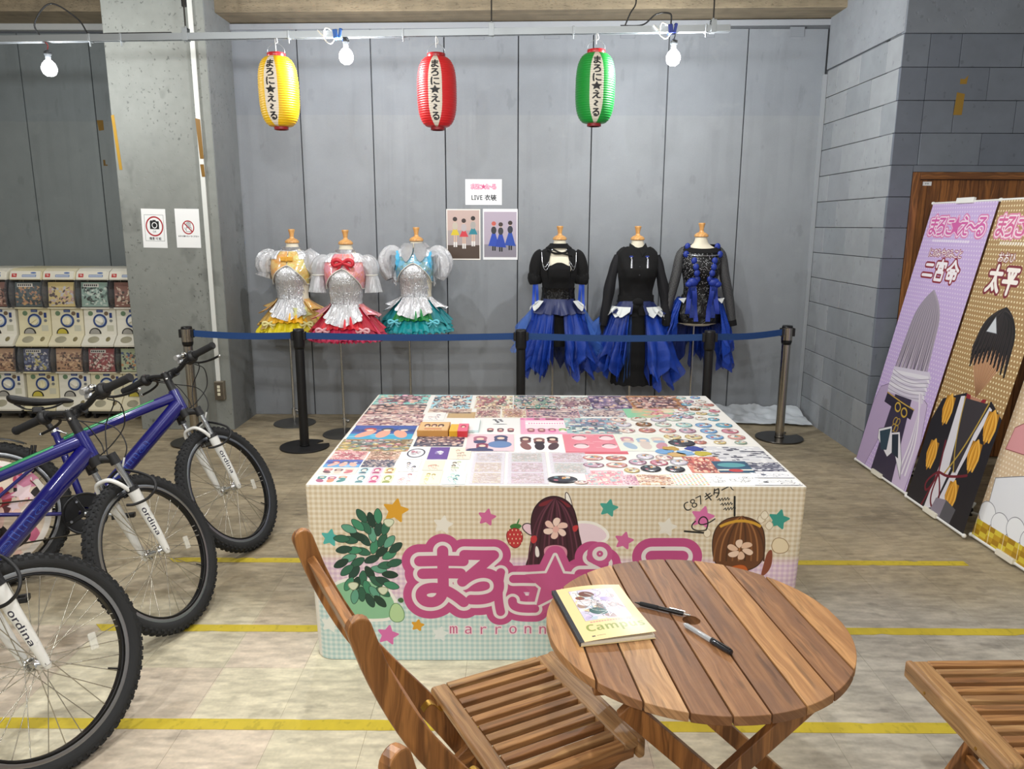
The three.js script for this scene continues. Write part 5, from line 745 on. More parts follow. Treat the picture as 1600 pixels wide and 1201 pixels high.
function dummy(x, z, top, poleX, label, baseZ = z) {   // top = height of the finial tip
  const t = thing('dress_form', label, 'dress form', [x, 0, z], 0, 'dress forms standing along the back wall'), ny = top - 0.108;
  const torso = patch(-Math.PI, Math.PI, () => -0.68, () => 0, -0.004, 48, 44); torso.translate(0, ny, 0);
  obj('torso', [torso, cyl(0.1, 0.14, 0.02, 0, ny - 0.685, 0).scale(1, 1, 0.72)], bodySkin, t);
  obj('neck_cap', grainUV(lathe([[0.0001, ny], [0.052, ny], [0.055, ny + 0.006], [0.053, ny + 0.018], [0.038, ny + 0.03], [0.02, ny + 0.038], [0.015, ny + 0.05], [0.019, ny + 0.075], [0.026, ny + 0.1], [0.025, ny + 0.108], [0.0001, ny + 0.109]], 28), 'y'), finialMat, t);
  obj('pole', rod(V(poleX - x, 0.015, baseZ - z), V(poleX - x, ny - 0.66, 0), 0.0105, 0.0105, 14), M.chrome, t);
  obj('clamp', [cyl(0.019, 0.019, 0.06, poleX - x, 0.1, baseZ - z, 0, 0, 0, 16), sph(0.014, poleX - x + 0.03, 0.11, baseZ - z, 1, 1, 1, 10)], M.chrome, t);
  obj('base', lathe([[0.0001, 0.014], [0.03, 0.014], [0.168, 0.008], [0.171, 0.003], [0.17, 0.0005], [0.0001, 0.0005]], 44).translate(poleX - x, 0, baseZ - z), std('#5c5b58', 0.4, 0.6), t);
  return ny;
}
const vinylTex = dataTex(256, 256, (u, v) => { const a = sstep(fbm(u * 9, v * 9, 6, 4), 0.46, 0.6), b = sstep(fbm(u * 22, v * 22, 16, 3), 0.6, 0.7); return [255, 246 - 30 * a + 9 * b, 250 - 60 * a * (1 - b)]; });
const vinyl = (c) => phy(c, 0.22, 0, { map: scaled(vinylTex, 4, 4), transparent: true, opacity: 0.88, clearcoat: 1, clearcoatRoughness: 0.12, bumpMap: scaled(bumpCrinkle, 4, 4), bumpScale: 0.002 });
const SIL = std('#d9d6cc', 0.55);
function starCostume(x, z, ny, col, label, kind) {
  const t = thing('costume', label, 'costume', [x, ny, z]), cr = (a, y) => 0.0025 * Math.sin(a * 26 + y * 120) * vnoise(a * 5, y * 40, 5);
  const c = { light: satin(col[0]), mid: satin(col[1]), top: vinyl(col[2]), top2: vinyl(col[3]), hem: satin(col[4]) };
  obj('bodice', [thick(shell(() => -0.5, (a) => -0.052, 0.006, cr), 0.0015), rbx(0.004, 0.2, 0.004, 0.001, 0, -0.36, torsoPoint(0, -0.36, 0.008)[2])], foil, t);
  // short jacket of clear coloured panels, edged in white, cut away in an arch under the bust
  const arch = (a) => -0.165 - 0.15 * Math.min(1, Math.abs(a) / 1.15) ** 1.4, hi = () => -0.07;
  obj('jacket_panel', thick(patch(-1.5, -0.02, arch, hi, 0.016, 26, 16), 0.001), c.top, t); obj('jacket_panel', thick(patch(0.02, 1.5, arch, hi, 0.016, 26, 16), 0.001), c.top2, t);
  const edge = []; for (let i = 0; i <= 40; i++) { const a = lerp(-1.5, 1.5, i / 40); edge.push(torsoPoint(a, arch(a), 0.018)); } obj('jacket_trim', wire(edge, 0.0042, 80, 6), SIL, t);
  const jb = thick(patch(1.5, Math.PI * 2 - 1.5, () => -0.3, hi, 0.014, 26, 12), 0.001); obj('jacket_back', jb, c.top, t);
  for (const s of [-1, 1]) obj('shoulder_panel', thick(patch(s > 0 ? 0.55 : -1.25, s > 0 ? 1.25 : -0.55, () => -0.118, () => -0.068, 0.021, 12, 8), 0.001), foil, t);
  // collar
  if (kind === 'aqua') for (const s of [-1, 1]) obj('collar', thick(grid(10, 8, (u, v) => { const p = torsoPoint(s * (0.04 + 1.3 * u), -0.05 - v * (0.02 + 0.085 * Math.exp(-((u - 0.22) ** 2) * 22)), 0.03 - 0.008 * (1 - v)); return [p[0], p[1] + 0.02 * (1 - v), p[2]]; }), 0.002), foil, t);
  else obj('collar', thick(grid(40, 4, (u, v) => { const a = lerp(-2.6, 2.6, u), r = 0.066 + 0.012 * v; return [r * Math.sin(a), -0.055 + 0.03 * v, r * 0.95 * Math.cos(a)]; }), 0.002), foil, t);
  // sleeves
  for (const s of [-1, 1]) {
    const sh = [s * 0.132, -0.118, 0.0];
    if (kind === 'red') {
      obj('sleeve', thick(limb([sh, [s * 0.168, -0.12, 0.01], [s * 0.195, -0.165, 0.02], [s * 0.2, -0.215, 0.025]], (v) => 0.046 + 0.018 * Math.sin(Math.PI * v), 40, 18, (a, v) => 1 + 0.07 * Math.sin(a * 9 + v * 4) * Math.sin(Math.PI * v)), 0.0012), foil, t);
      obj('sleeve_flare', thick(limb([[s * 0.2, -0.21, 0.025], [s * 0.208, -0.27, 0.03], [s * 0.212, -0.345, 0.035]], (v) => 0.044 + 0.022 * v, 60, 14, (a, v) => 1 + 0.09 * v * Math.sin(a * 8) + 0.03 * v * Math.sin(a * 19)), 0.0012), foil, t);
      obj('sleeve_band', wire([...Array(13)].map((_, i) => { const a = i / 12 * Math.PI * 2; return [s * 0.2 + 0.047 * Math.cos(a), -0.214, 0.025 + 0.047 * Math.sin(a)]; }), 0.004, 40, 6), SIL, t);
    } else if (kind === 'yellow') {
      const out = s < 0 ? 1 : 0.8;
      obj('sleeve', thick(limb([sh, [s * 0.17, -0.1, 0.01], [s * 0.195 * out + s * 0.015, -0.16, 0.02], [s * 0.2, -0.225, 0.02]], (v) => 0.05 + 0.022 * Math.sin(Math.PI * v), 44, 18, (a, v) => 1 + 0.09 * Math.sin(a * 10 + v * 3) * Math.sin(Math.PI * v)), 0.0012), foil, t);
      obj('sleeve_frill', thick(limb([[s * 0.2, -0.222, 0.02], [s * 0.212, -0.26, 0.025]], (v) => 0.046 + 0.022 * v, 70, 8, (a, v) => 1 + 0.14 * v * Math.sin(a * 12)), 0.0012), foil, t);
    } else {
      obj('sleeve', thick(limb([[s * 0.125, -0.1, 0], [s * 0.185, -0.09, 0.005], [s * 0.222, -0.15, 0.012], [s * 0.215, -0.23, 0.02], [s * 0.188, -0.29, 0.025]], (v) => 0.045 + 0.024 * Math.sin(Math.PI * v), 48, 24, (a, v) => 1 + 0.13 * Math.sin(a * 7 + v * 8) * Math.sin(Math.PI * v)), 0.0012), foil, t);
      // ruffled cap sleeves standing up and out, falling in swags
      for (let k = 0; k < 3; k++) obj('sleeve_ruffle', thick(grid(60, 10, (u, v) => { const a = lerp(-1.0, 3.5, u), r = lerp(0.055, 0.108 - k * 0.012, v), out = s * (0.138 + v * (0.07 - k * 0.014) * (0.55 + 0.45 * Math.sin(a)) + k * 0.012), w = v * 0.012 * Math.sin(u * 46 + k * 2); return [out + w, -0.135 + Math.sin(a) * r * 0.95 - 0.19 * v * sstep(Math.cos(a * 0.5 - 0.6), 0.92, -0.2) * (1 - k * 0.25) - (u < 0.28 ? 0.13 * v * (0.28 - u) / 0.28 : 0), 0.01 + Math.cos(a) * r * 0.75 + w]; }), 0.0012), foil, t);
      obj('armhole_frill', thick(grid(50, 5, (u, v) => { const a = lerp(-1.5, 3.6, u), r = 0.07 + 0.016 * v; return [s * (0.108 + 0.03 * v) + 0.004 * Math.sin(u * 60), -0.16 + Math.sin(a) * r * 1.1, 0.02 + Math.cos(a) * r * 1.05]; }), 0.001), satin('#4fb0d8'), t);
    }
  }
  // peplum and skirts
  obj('peplum', thick(skirt(-0.43, 0.126, -0.54, 0.215, 11, 0.1, 3, 0.95, -0.85, 0.85, (a) => -0.05 * Math.cos(a * 1.8) + 0.03 * Math.abs(a)), 0.0012), foil, t);
  for (const s of [-1, 1]) obj('peplum_side', thick(skirt(-0.43, 0.13, -0.52, 0.235, 10, 0.11, 5, 0.86, s > 0 ? 0.95 : -2.2, s > 0 ? 2.2 : -0.95, (a) => 0.02 * Math.sin(a * 6)), 0.0012), kind === 'aqua' ? foil : c.top, t);
  obj('skirt_tier', thick(skirt(-0.47, 0.12, -0.69, 0.28, 20, 0.07, 7, 0.76, -Math.PI, Math.PI, (a) => 0.008 * Math.sin(a * 7), 0.9), 0.0015), c.light, t);
  obj('skirt_frill', thick(skirt(-0.668, 0.268, -0.705, 0.29, 34, 0.05, 12, 0.76), 0.0012), c.hem, t);
  obj('skirt_tier', thick(skirt(-0.46, 0.122, -0.605, 0.232, 14, 0.075, 4, 0.88, -0.78, 0.78, () => 0, 0.9), 0.0015), c.mid, t);
  for (const s of [-1, 1]) obj('skirt_overlay', thick(skirt(-0.455, 0.124, -0.64, 0.268, 13, 0.085, 9 + s, 0.83, s > 0 ? 0.7 : -2.3, s > 0 ? 2.3 : -0.7, (a) => 0.02 * Math.sin(a * 9), 0.85), 0.0012), sheer(col[5], 0.7), t);
  for (const s of [-1, 1]) ribbonBow(s * 0.15, -0.615, 0.185, 0.046, satin(col[6]), t);
  if (kind === 'yellow') obj('chest_bow', [rbx(0.1, 0.036, 0.02, 0.008, -0.003, -0.115, 0.115), rbx(0.022, 0.042, 0.026, 0.008, -0.003, -0.115, 0.118)], satin('#e6a93a'), t);
  if (kind === 'red') { ribbonBow(0.01, -0.12, 0.13, 0.072, satin('#d02838'), t, true, 'chest_bow'); }
  if (kind === 'yellow') obj('fabric_star', place(extrude([...Array(10)].map((_, i) => { const a = -Math.PI / 2 + i * Math.PI / 5 + 0.2, r = i % 2 ? 0.05 : 0.085; return [r * Math.cos(a), r * 0.62 * Math.sin(a)]; }), 0.006, 0.003), 0.1, -0.535, 0.145, -0.3, 0.35, 0), satin('#cfd08a'), t);
  return t;
}
{
  const n1 = dummy(-1.775, -6.14, 1.585, -1.835, 'dress form under the yellow skirted costume');
  starCostume(-1.79, -6.14, n1 - 0.005, ['#e6d21c', '#f0b418', '#e9c97a', '#e6e08a', '#d9c81a', '#dfb96a', '#efe6a0'], 'silver foil costume with yellow tiered skirt and amber jacket panels', 'yellow');
  const n2 = dummy(-1.277, -5.81, 1.583, -1.345, 'dress form under the red skirted costume');
  starCostume(-1.285, -5.81, n2 - 0.01, ['#d42a58', '#d92434', '#eaa0ac', '#e9b4bc', '#c02350', '#c8283f', '#f2b4bc'], 'silver foil costume with crimson skirt, red bow and flared sleeves', 'red');
  const n3 = dummy(-0.782, -6.1, 1.603, -0.855, 'dress form under the teal skirted costume');
  starCostume(-0.795, -6.1, n3, ['#0f9aa0', '#17803c', '#7cc4e0', '#86c8e2', '#0c8a94', '#1f8f98', '#6fd0e0'], 'silver foil costume with teal skirt, pale blue panels and ruffled shoulders', 'aqua');
}
// the three black and blue costumes
const blackCloth = std('#050507', 0.92, 0, { bumpMap: scaled(weave, 16, 16), bumpScale: 0.0004 }), blackLeather = std('#08080a', 0.34, 0, { bumpMap: scaled(bumpCrinkle, 2, 2), bumpScale: 0.004 }), tulle = [sheer('#123ca4', 0.58), sheer('#1c4cc0', 0.42), sheer('#0e2c80', 0.7), sheer('#4a7cd8', 0.26)], navyPleat = satin('#26305e'), whiteLeather = std('#dfe3e2', 0.4), royal = satin('#16308e'), silver = std('#c9ccd2', 0.25, 0.9);
function tullePanel(a0, a1, y0, yh, rt, rb, seed, dz = 0.75, folds = 7) {   // pointed handkerchief hem
  return thick(grid(44, 22, (u, v) => { const a = lerp(a0, a1, u), pts = Math.abs(((u * 2.5 + seed * 0.37) % 1) - 0.5) * 2, y = lerp(y0, yh + 0.2 * (1 - pts) + 0.06 * vnoise(u * 4, seed, 3) - 0.04, v), w = 1 + 0.13 * v * Math.sin(u * folds * 5 + seed + 2 * v) + 0.07 * v * (vnoise(u * 9, v * 5 + seed, seed) - 0.5) * 2, r = lerp(rt, rb, Math.pow(v, 0.8)) * w; return [r * Math.sin(a), y, r * dz * Math.cos(a), u, v]; }), 0.0008);
}
function whitePoints(t, y, s, parts) { for (const [a, k] of parts) obj('white_point', thick(grid(6, 5, (u, v) => { const p = torsoPoint(a + (u - 0.5) * 0.5, y - v * (0.03 + 0.055 * (1 - Math.abs(u - k) * 1.6)), 0.04 + 0.03 * v); return p; }), 0.0015), whiteLeather, t); }
function tulleSkirt(t, top, hem, list) { list.forEach(([a0, a1, dy, rt, rb, m], i) => obj('tulle_panel', tullePanel(a0, a1, top, hem + dy, rt, rb, i + 2), tulle[m], t)); }
{
  // 1: short sleeved top with chains and corset
  const ny = dummy(0.347, -6.1, 1.616, 0.305, 'dress form under the black short sleeved costume with chains'), t = thing('costume', 'black short sleeved costume with silver chains, corset and blue tulle skirt', 'costume', [0.34, ny, -6.1]);
  const neck = (a) => (Math.abs(a) < 0.62 ? -0.175 + 0.02 * Math.cos(a * 5) - 0.015 * (1 - Math.abs(a) / 0.62) : -0.062);
  obj('bodice', thick(shell(() => -0.4, neck, 0.008), 0.0015), blackCloth, t);
  obj('collar', thick(patch(-2.9, 2.9, () => -0.07, () => -0.036, 0.012, 40, 4), 0.002), blackCloth, t);
  obj('neck_strap', [wire([torsoPoint(-0.75, -0.085, 0.012), torsoPoint(-0.2, -0.105, 0.014), torsoPoint(0.3, -0.1, 0.016), torsoPoint(0.75, -0.075, 0.012)], 0.008, 24, 6), wire([torsoPoint(-0.7, -0.07, 0.012), torsoPoint(0, -0.1, 0.018), torsoPoint(0.7, -0.12, 0.012)], 0.007, 24, 6)], blackLeather, t);
  for (const s of [-1, 1]) {
    obj('sleeve', thick(limb([[s * 0.128, -0.1, 0], [s * 0.155, -0.12, 0.005], [s * 0.175, -0.2, 0.01], [s * 0.184, -0.28, 0.015]], (v) => 0.036 + 0.018 * Math.sin(Math.PI * Math.min(1, v * 1.1) * 0.75), 40, 18, (a, v) => 1 + 0.05 * Math.sin(a * 8) * v), 0.0015), blackCloth, t);
    obj('sleeve_cuff', limb([[s * 0.182, -0.265, 0.014], [s * 0.19, -0.285, 0.015], [s * 0.184, -0.3, 0.016], [s * 0.18, -0.345, 0.018]], (v) => 0.044 + 0.013 * Math.sin(Math.PI * v), 36, 14, (a, v) => 1 + 0.05 * Math.sin(a * 11)), blackCloth, t);
    obj('chain', [wire([torsoPoint(s * 1.05, -0.1, 0.014), torsoPoint(s * 0.95, -0.17, 0.016), torsoPoint(s * 0.75, -0.205, 0.02), torsoPoint(s * 0.5, -0.16, 0.02)], 0.0024, 24, 5), wire([torsoPoint(s * 1.05, -0.1, 0.014), torsoPoint(s * 0.92, -0.19, 0.016), torsoPoint(s * 0.7, -0.228, 0.02), torsoPoint(s * 0.45, -0.17, 0.02)], 0.0024, 24, 5)], silver, t);
    obj('sleeve_ribbon', [0, 1].map((k) => thick(grid(2, 12, (u, v) => [s * (0.172 + k * 0.02 - 0.012 * v * (k ? -1 : 1)) + (u - 0.5) * 0.022, -0.34 - v * (0.27 + 0.02 * k), 0.05 + 0.006 * Math.sin(v * 9 + k * 2)]), 0.0012)), satin('#1a48b8'), t);
    obj('collar_stud', sph(0.008, s * 0.055, -0.075, 0.075, 1, 1, 1, 10), silver, t);
  }
  obj('corset', [thick(shell(() => -0.47, () => -0.37, 0.013, (a, y) => 0.003 * Math.sin(a * 22)), 0.002), ...[-0.39, -0.41, -0.43, -0.45].map((y) => wire([torsoPoint(0.25, y, 0.018), torsoPoint(0.5, y - 0.012, 0.018), torsoPoint(0.75, y, 0.018)], 0.0025, 10, 5))], blackLeather, t);
  for (let k = 0; k < 6; k++) obj('pleat', thick(skirt(-0.455, 0.128, -0.56, 0.2, 5, 0.12, k + 1, 0.82, -1.15 + k * 0.39, -0.75 + k * 0.39, (a) => -0.012 * Math.cos(a)), 0.0015), navyPleat, t);
  whitePoints(t, -0.47, 1, [[-1.35, 0.3], [-1.05, 0.6], [1.0, 0.4], [1.3, 0.6]]);
  obj('underskirt', [thick(shell(() => -0.7, () => -0.43, 0.006), 0.0015), thick(grid(24, 12, (u, v) => { const a = lerp(-0.9, 0.9, u); return [lerp(0.15, 0.1, v) * Math.sin(a), -0.66 - 0.17 * v, 0.118 * Math.cos(a) + 0.01]; }), 0.002)], blackCloth, t);
  tulleSkirt(t, -0.5, -1.08, [[-2.2, -0.3, 0.02, 0.15, 0.27, 0], [-1.6, -0.22, -0.02, 0.16, 0.29, 1], [0.22, 1.6, -0.02, 0.16, 0.29, 0], [0.3, 2.2, 0.04, 0.15, 0.31, 1], [-1.1, -0.2, 0.0, 0.15, 0.24, 2], [0.2, 1.1, 0.02, 0.15, 0.25, 2], [2.2, 4.1, 0.0, 0.14, 0.26, 2], [-2.4, -1.2, 0.16, 0.17, 0.33, 3], [1.2, 2.4, 0.16, 0.17, 0.34, 3]]);
}
{
  // 2: long sleeved shirt knotted at the waist, long black underskirt
  const ny = dummy(0.959, -6.1, 1.617, 0.935, 'dress form under the black collared shirt costume'), t = thing('costume', 'black collared shirt costume with silver tassels, knotted waist and long skirt', 'costume', [0.96, ny, -6.1]);
  obj('shirt', thick(shell((a) => -0.47 + 0.015 * Math.cos(a * 2), () => -0.066, 0.016, (a, y) => 0.004 * Math.sin(a * 9 + y * 20)), 0.0015), blackCloth, t);
  for (const s of [-1, 1]) {
    obj('collar', thick(grid(8, 6, (u, v) => [s * lerp(0.004 + 0.02 * v, 0.062 + 0.012 * v, u), lerp(-0.07 - 0.055 * v * (1 - u * 0.4), -0.022 - 0.045 * v, u), lerp(0.078 + 0.03 * v, -0.005 + 0.045 * v, u * u)]), 0.0025), blackCloth, t);
    obj('sleeve', thick(limb([[s * 0.15, -0.12, 0], [s * 0.172, -0.19, 0.008], [s * 0.212, -0.36, 0.02], [s * 0.24, -0.54, 0.03], [s * 0.258, -0.67, 0.035]], (v) => 0.03 + 0.012 * Math.sin(Math.PI * v) + 0.002 * Math.sin(v * 16), 24, 24, (a, v) => 1 + 0.06 * Math.sin(a * 5 + v * 9)), 0.0012), std('#08080f', 0.8), t);
    obj('sleeve_point', thick(grid(4, 8, (u, v) => [s * (0.265 + (u - 0.5) * 0.05 * (1 - v)), -0.66 - 0.09 * v, 0.05]), 0.0015), blackCloth, t);
    obj('tassel', [cyl(0.012, 0.006, 0.07, s * 0.062, -0.175, torsoPoint(0.4, -0.175, 0.026)[2], 0, 0, 0, 12), sph(0.009, s * 0.062, -0.135, torsoPoint(0.4, -0.135, 0.026)[2], 1, 1, 1, 10)], silver, t);
    obj('tassel_bow', rbx(0.028, 0.012, 0.01, 0.004, s * 0.062, -0.124, torsoPoint(0.4, -0.124, 0.026)[2]), royal, t);
    for (let k = 0; k < 3; k++) obj('pleat', thick(skirt(-0.47, 0.135, -0.57, 0.205, 5, 0.12, k + 4, 0.82, s * (0.45 + k * 0.35) - 0.2, s * (0.45 + k * 0.35) + 0.2), 0.0015), navyPleat, t);
  }
  whitePoints(t, -0.515, 1, [[-1.2, 0.3], [-0.9, 0.7], [-0.55, 0.4], [0.6, 0.3], [0.85, 0.6], [1.1, 0.5]]);
  obj('waist_knot', [sph(0.036, 0, -0.475, 0.125, 1.2, 0.9, 0.7, 14), thick(grid(4, 10, (u, v) => [-0.012 - 0.02 * v + (u - 0.5) * 0.05, -0.48 - 0.11 * v, 0.13 + 0.01 * Math.sin(v * 6)]), 0.002), thick(grid(4, 10, (u, v) => [0.014 + 0.022 * v + (u - 0.5) * 0.05, -0.48 - 0.1 * v, 0.132]), 0.002)], blackCloth, t);
  obj('button', [-0.2, -0.265].map((y) => sph(0.006, 0, y, torsoPoint(0, y, 0.02)[2], 1, 1, 0.5, 8)), std('#24242a', 0.3), t);
  obj('long_skirt', [thick(skirt(-0.43, 0.14, -1.145, 0.178, 7, 0.035, 6, 0.74), 0.002), thick(shell(() => -0.68, () => -0.43, 0.006), 0.0015)], blackCloth, t);
  tulleSkirt(t, -0.52, -1.12, [[-2.1, -0.42, 0.06, 0.16, 0.3, 0], [-1.5, -0.35, 0.02, 0.17, 0.27, 1], [0.32, 1.5, -0.06, 0.17, 0.31, 0], [0.35, 2.1, 0.0, 0.16, 0.36, 1], [-1.2, -0.4, 0.1, 0.16, 0.25, 2], [0.3, 1.0, -0.02, 0.16, 0.24, 2], [2.1, 4.2, 0.06, 0.14, 0.26, 2], [-0.6, -0.25, 0.02, 0.16, 0.17, 3], [-2.3, -1.3, 0.28, 0.18, 0.36, 3]]);
}
{
  // 3: sequinned knit top with net sleeves, leather shorts
  const ny = dummy(1.458, -6.1, 1.643, 1.435, 'dress form under the sequinned black top costume'), t = thing('costume', 'black sequinned top costume with net sleeves, blue ruffles and leather shorts', 'costume', [1.462, ny, -6.1]);
  const sequin = std('#ffffff', 0.5, 0.2, { map: scaled(dataTex(256, 256, (u, v) => { const s = HN(u * 256 >> 2, v * 256 >> 2, 5) > 0.9 ? 170 : 8; return [s, s, s + 4]; }), 3, 3) }), net = std('#ffffff', 0.6, 0, { map: scaled(dataTex(128, 128, (u, v) => { const a = Math.abs(Math.sin(u * 25)), b = Math.abs(Math.sin(v * 25 + (Math.floor(u * 8) % 2) * 1.5)), s = a * b > 0.7 ? 140 : 9; return [s, s, s + 2]; }), 3, 8) });
  obj('knit_top', thick(shell(() => -0.46, (a) => -0.082 - 0.02 * Math.max(0, Math.cos(a)), 0.01), 0.0018), sequin, t);
  obj('neck_band', thick(shell((a) => -0.098 - 0.026 * Math.max(0, Math.cos(a)), (a) => -0.07 - 0.026 * Math.max(0, Math.cos(a)), 0.016), 0.003), blackCloth, t);
  obj('necklace', wire([...Array(15)].map((_, i) => { const a = lerp(-1.2, 1.2, i / 14); return torsoPoint(a, -0.12 - 0.022 * Math.cos(a), 0.02); }), 0.003, 40, 6), silver, t);
  for (const s of [-1, 1]) {
    obj('net_sleeve', thick(limb([[s * 0.128, -0.1, 0], [s * 0.158, -0.13, 0.005], [s * 0.192, -0.3, 0.015], [s * 0.235, -0.48, 0.025], [s * 0.268, -0.665, 0.035]], (v) => 0.034 + 0.008 * Math.sin(Math.PI * v) - 0.004 * v, 24, 26), 0.0012), net, t);
    obj('sleeve_cuff', limb([[s * 0.266, -0.65, 0.034], [s * 0.275, -0.695, 0.036]], () => 0.034, 24, 4), blackCloth, t);
    for (let k = 0; k < 6; k++) { const y = -0.085 - k * 0.047, a = s * (1.0 - k * 0.09); const p = torsoPoint(a * (k < 2 ? 1 : 0.62), y, 0.018); obj('ruffle_rosette', sph(0.026, p[0], p[1], p[2], 0.9, 1.05, 0.55, 10), royal, t); }
    const kx = s * 0.082, kz = 0.125; obj('ruffle_knot', [sph(0.045, kx, -0.345, kz, 1.0, 0.8, 0.6, 12), sph(0.03, kx + s * 0.03, -0.36, kz + 0.01, 1, 0.8, 0.6, 10)], royal, t);
    for (let k = 0; k < 3; k++) obj('streamer', thick(grid(3, 14, (u, v) => [kx + s * (k - 1) * 0.026 * (0.4 + v) + (u - 0.5) * 0.036, -0.37 - v * (0.28 - 0.03 * k), kz + 0.012 * Math.sin(v * 7 + k) + 0.012 * v]), 0.0012), k === 1 ? tulle[2] : royal, t);
    obj('white_point', place(extrude([[-0.03, 0], [0.03, 0.006], [0.012, -0.036], [-0.006, -0.02]], 0.004, 0.001), s * 0.15, -0.475, 0.09), whiteLeather, t);
  }
  obj('shorts', [thick(shell(() => -0.67, () => -0.45, 0.014, (a, y) => 0.004 * Math.sin(a * 12 + y * 30)), 0.002)], blackLeather, t);
  tulleSkirt(t, -0.47, -0.98, [[1.0, 2.3, -0.1, 0.17, 0.28, 0], [-2.3, -1.0, 0.05, 0.17, 0.27, 0], [0.9, 1.6, -0.02, 0.17, 0.26, 1], [-1.7, -0.95, 0.18, 0.17, 0.24, 1], [2.2, 4.1, -0.06, 0.15, 0.26, 2], [1.9, 3.2, -0.1, 0.15, 0.28, 0]]);
}

// ---------------------------------------------------------------- bicycles
const BK = { wb: 1.0414, ha: 1.2063, rake: 0.043, R: 0.335 };
const bikeBlue = phy('#0b0b6c', 0.28, 0.15, { clearcoat: 1, clearcoatRoughness: 0.08 }), bikeGreen = phy('#12854a', 0.3, 0.1, { clearcoat: 1, clearcoatRoughness: 0.1 }), forkWhite = phy('#e6e6e2', 0.32, 0, { clearcoat: 0.8, clearcoatRoughness: 0.1 });
const tyreMat = std('#232426', 0.82, 0, { bumpMap: bumpFine, bumpScale: 0.0006 }), spokeMat = std('#c6c3b8', 0.25, 1), rimBlack = std('#161618', 0.35, 0.3), rimSilver = std('#a9acb0', 0.28, 0.95), gripMat = std('#1a1a1c', 0.75, 0, { bumpMap: weave, bumpScale: 0.0006 });
const forkText = canvasTex(512, 128, (x) => { x.fillStyle = '#e4e4e0'; x.fillRect(0, 0, 512, 128); x.fillStyle = '#23233a'; x.font = '116px sans-serif'; x.save(); x.scale(500 / (x.measureText('ordina').width + 8), 1); x.fillText('ordina', 6, 100); x.strokeStyle = '#23233a'; x.lineWidth = 4; x.strokeText('ordina', 6, 100); x.restore(); });
const tubeText = canvasTex(1024, 256, (x) => { x.fillStyle = '#0b0b6c'; x.fillRect(0, 0, 1024, 256); x.strokeStyle = '#2a50ac'; x.lineWidth = 6; x.font = 'bold 230px sans-serif'; x.save(); x.scale(1.7, 1); x.strokeText('eina', 40, 200); x.restore(); });
const coverTex = canvasTex(512, 512, (x) => { x.fillStyle = '#e0cdb8'; x.fillRect(0, 0, 512, 512); reseed(61); for (let i = 0; i < 70; i++) { x.fillStyle = ['#b8405c', '#5a2c2c', '#e8c2b4', '#c86a88', '#2c2424', '#d8b8a0', '#f0e2d4', '#a83038'][i % 8]; x.beginPath(); x.ellipse(rr(60, 450), rr(60, 450), rr(12, 62), rr(8, 34), rnd() * 3, 0, 7); x.fill(); } x.strokeStyle = '#e8e2da'; x.lineWidth = 24; x.beginPath(); x.arc(256, 256, 232, 0, 7); x.stroke(); for (let i = 0; i < 5; i++) { starPath(x, rr(340, 460), rr(90, 300), rr(26, 60), 0.5, rnd()); x.fillStyle = i % 2 ? '#d889a8' : '#f0d8dc'; x.fill(); } });
const ringGeo = (prof, n = 72) => { const g = lathe(prof, n); g.rotateX(Math.PI / 2); return g; };   // turns a profile (radius, offset along the axle) about z
const WHEEL = (() => {
  const tyre = new THREE.TorusGeometry(0.3065, 0.0255, 14, 88), knobs = [], n = 66;
  for (let i = 0; i < n; i++) for (const [o, d, w, l, r] of [[0, 0, 0.013, 0.014, 0.3305], [0.5, 0.0155, 0.01, 0.013, 0.3255], [0.5, -0.0155, 0.01, 0.013, 0.3255], [0, 0.0225, 0.006, 0.016, 0.317], [0, -0.0225, 0.006, 0.016, 0.317]]) {
    const a = (i + o) / n * Math.PI * 2, g = new THREE.BoxGeometry(0.009, l, w); g.rotateX(0); g.translate(r, 0, 0); g.applyMatrix4(new THREE.Matrix4().makeRotationZ(a)); g.translate(0, 0, d); knobs.push(g);
  }
  const tread = merge(knobs);
  const rim = ringGeo([[0.262, -0.009], [0.264, -0.012], [0.272, -0.0125], [0.272, 0.0125], [0.264, 0.012], [0.262, 0.009], [0.262, -0.009]]), brake = merge([ringGeo([[0.272, -0.0128], [0.287, -0.0128], [0.287, -0.0105], [0.272, -0.0105], [0.272, -0.0128]]), ringGeo([[0.272, 0.0105], [0.287, 0.0105], [0.287, 0.0128], [0.272, 0.0128], [0.272, 0.0105]])]);
  const hub = merge([place(lathe([[0.0001, -0.045], [0.012, -0.045], [0.013, -0.034], [0.021, -0.034], [0.021, -0.03], [0.012, -0.026], [0.011, 0.026], [0.021, 0.03], [0.021, 0.034], [0.013, 0.034], [0.012, 0.045], [0.0001, 0.045]], 24), 0, 0, 0, Math.PI / 2), cyl(0.0048, 0.0048, 0.136, 0, 0, 0, Math.PI / 2, 0, 0, 10), cyl(0.0095, 0.0095, 0.01, 0, 0, 0.064, Math.PI / 2, 0, 0, 6), cyl(0.0095, 0.0095, 0.01, 0, 0, -0.064, Math.PI / 2, 0, 0, 6)]);
  const spokes = [1, -1].flatMap((s) => [1, -1].map((lead) => rod(V(0.0185 * Math.cos(lead * 1.3), 0.0185 * Math.sin(lead * 1.3), s * 0.032), V(0.263, 0, s * 0.004), 0.0015, 0.0015, 5)));
  return { tyre, tread, rim, brake, hub, spokes };
})();
const wheelLabel = merge([0].map(() => { const g = grid(12, 2, (u, v) => { const a = 0.1 + u * 0.28, r = 0.2625 - 0.0; return [r * Math.cos(a) * 0.998, r * Math.sin(a) * 0.998, (v - 0.5) * 0.016]; }); return g; }));
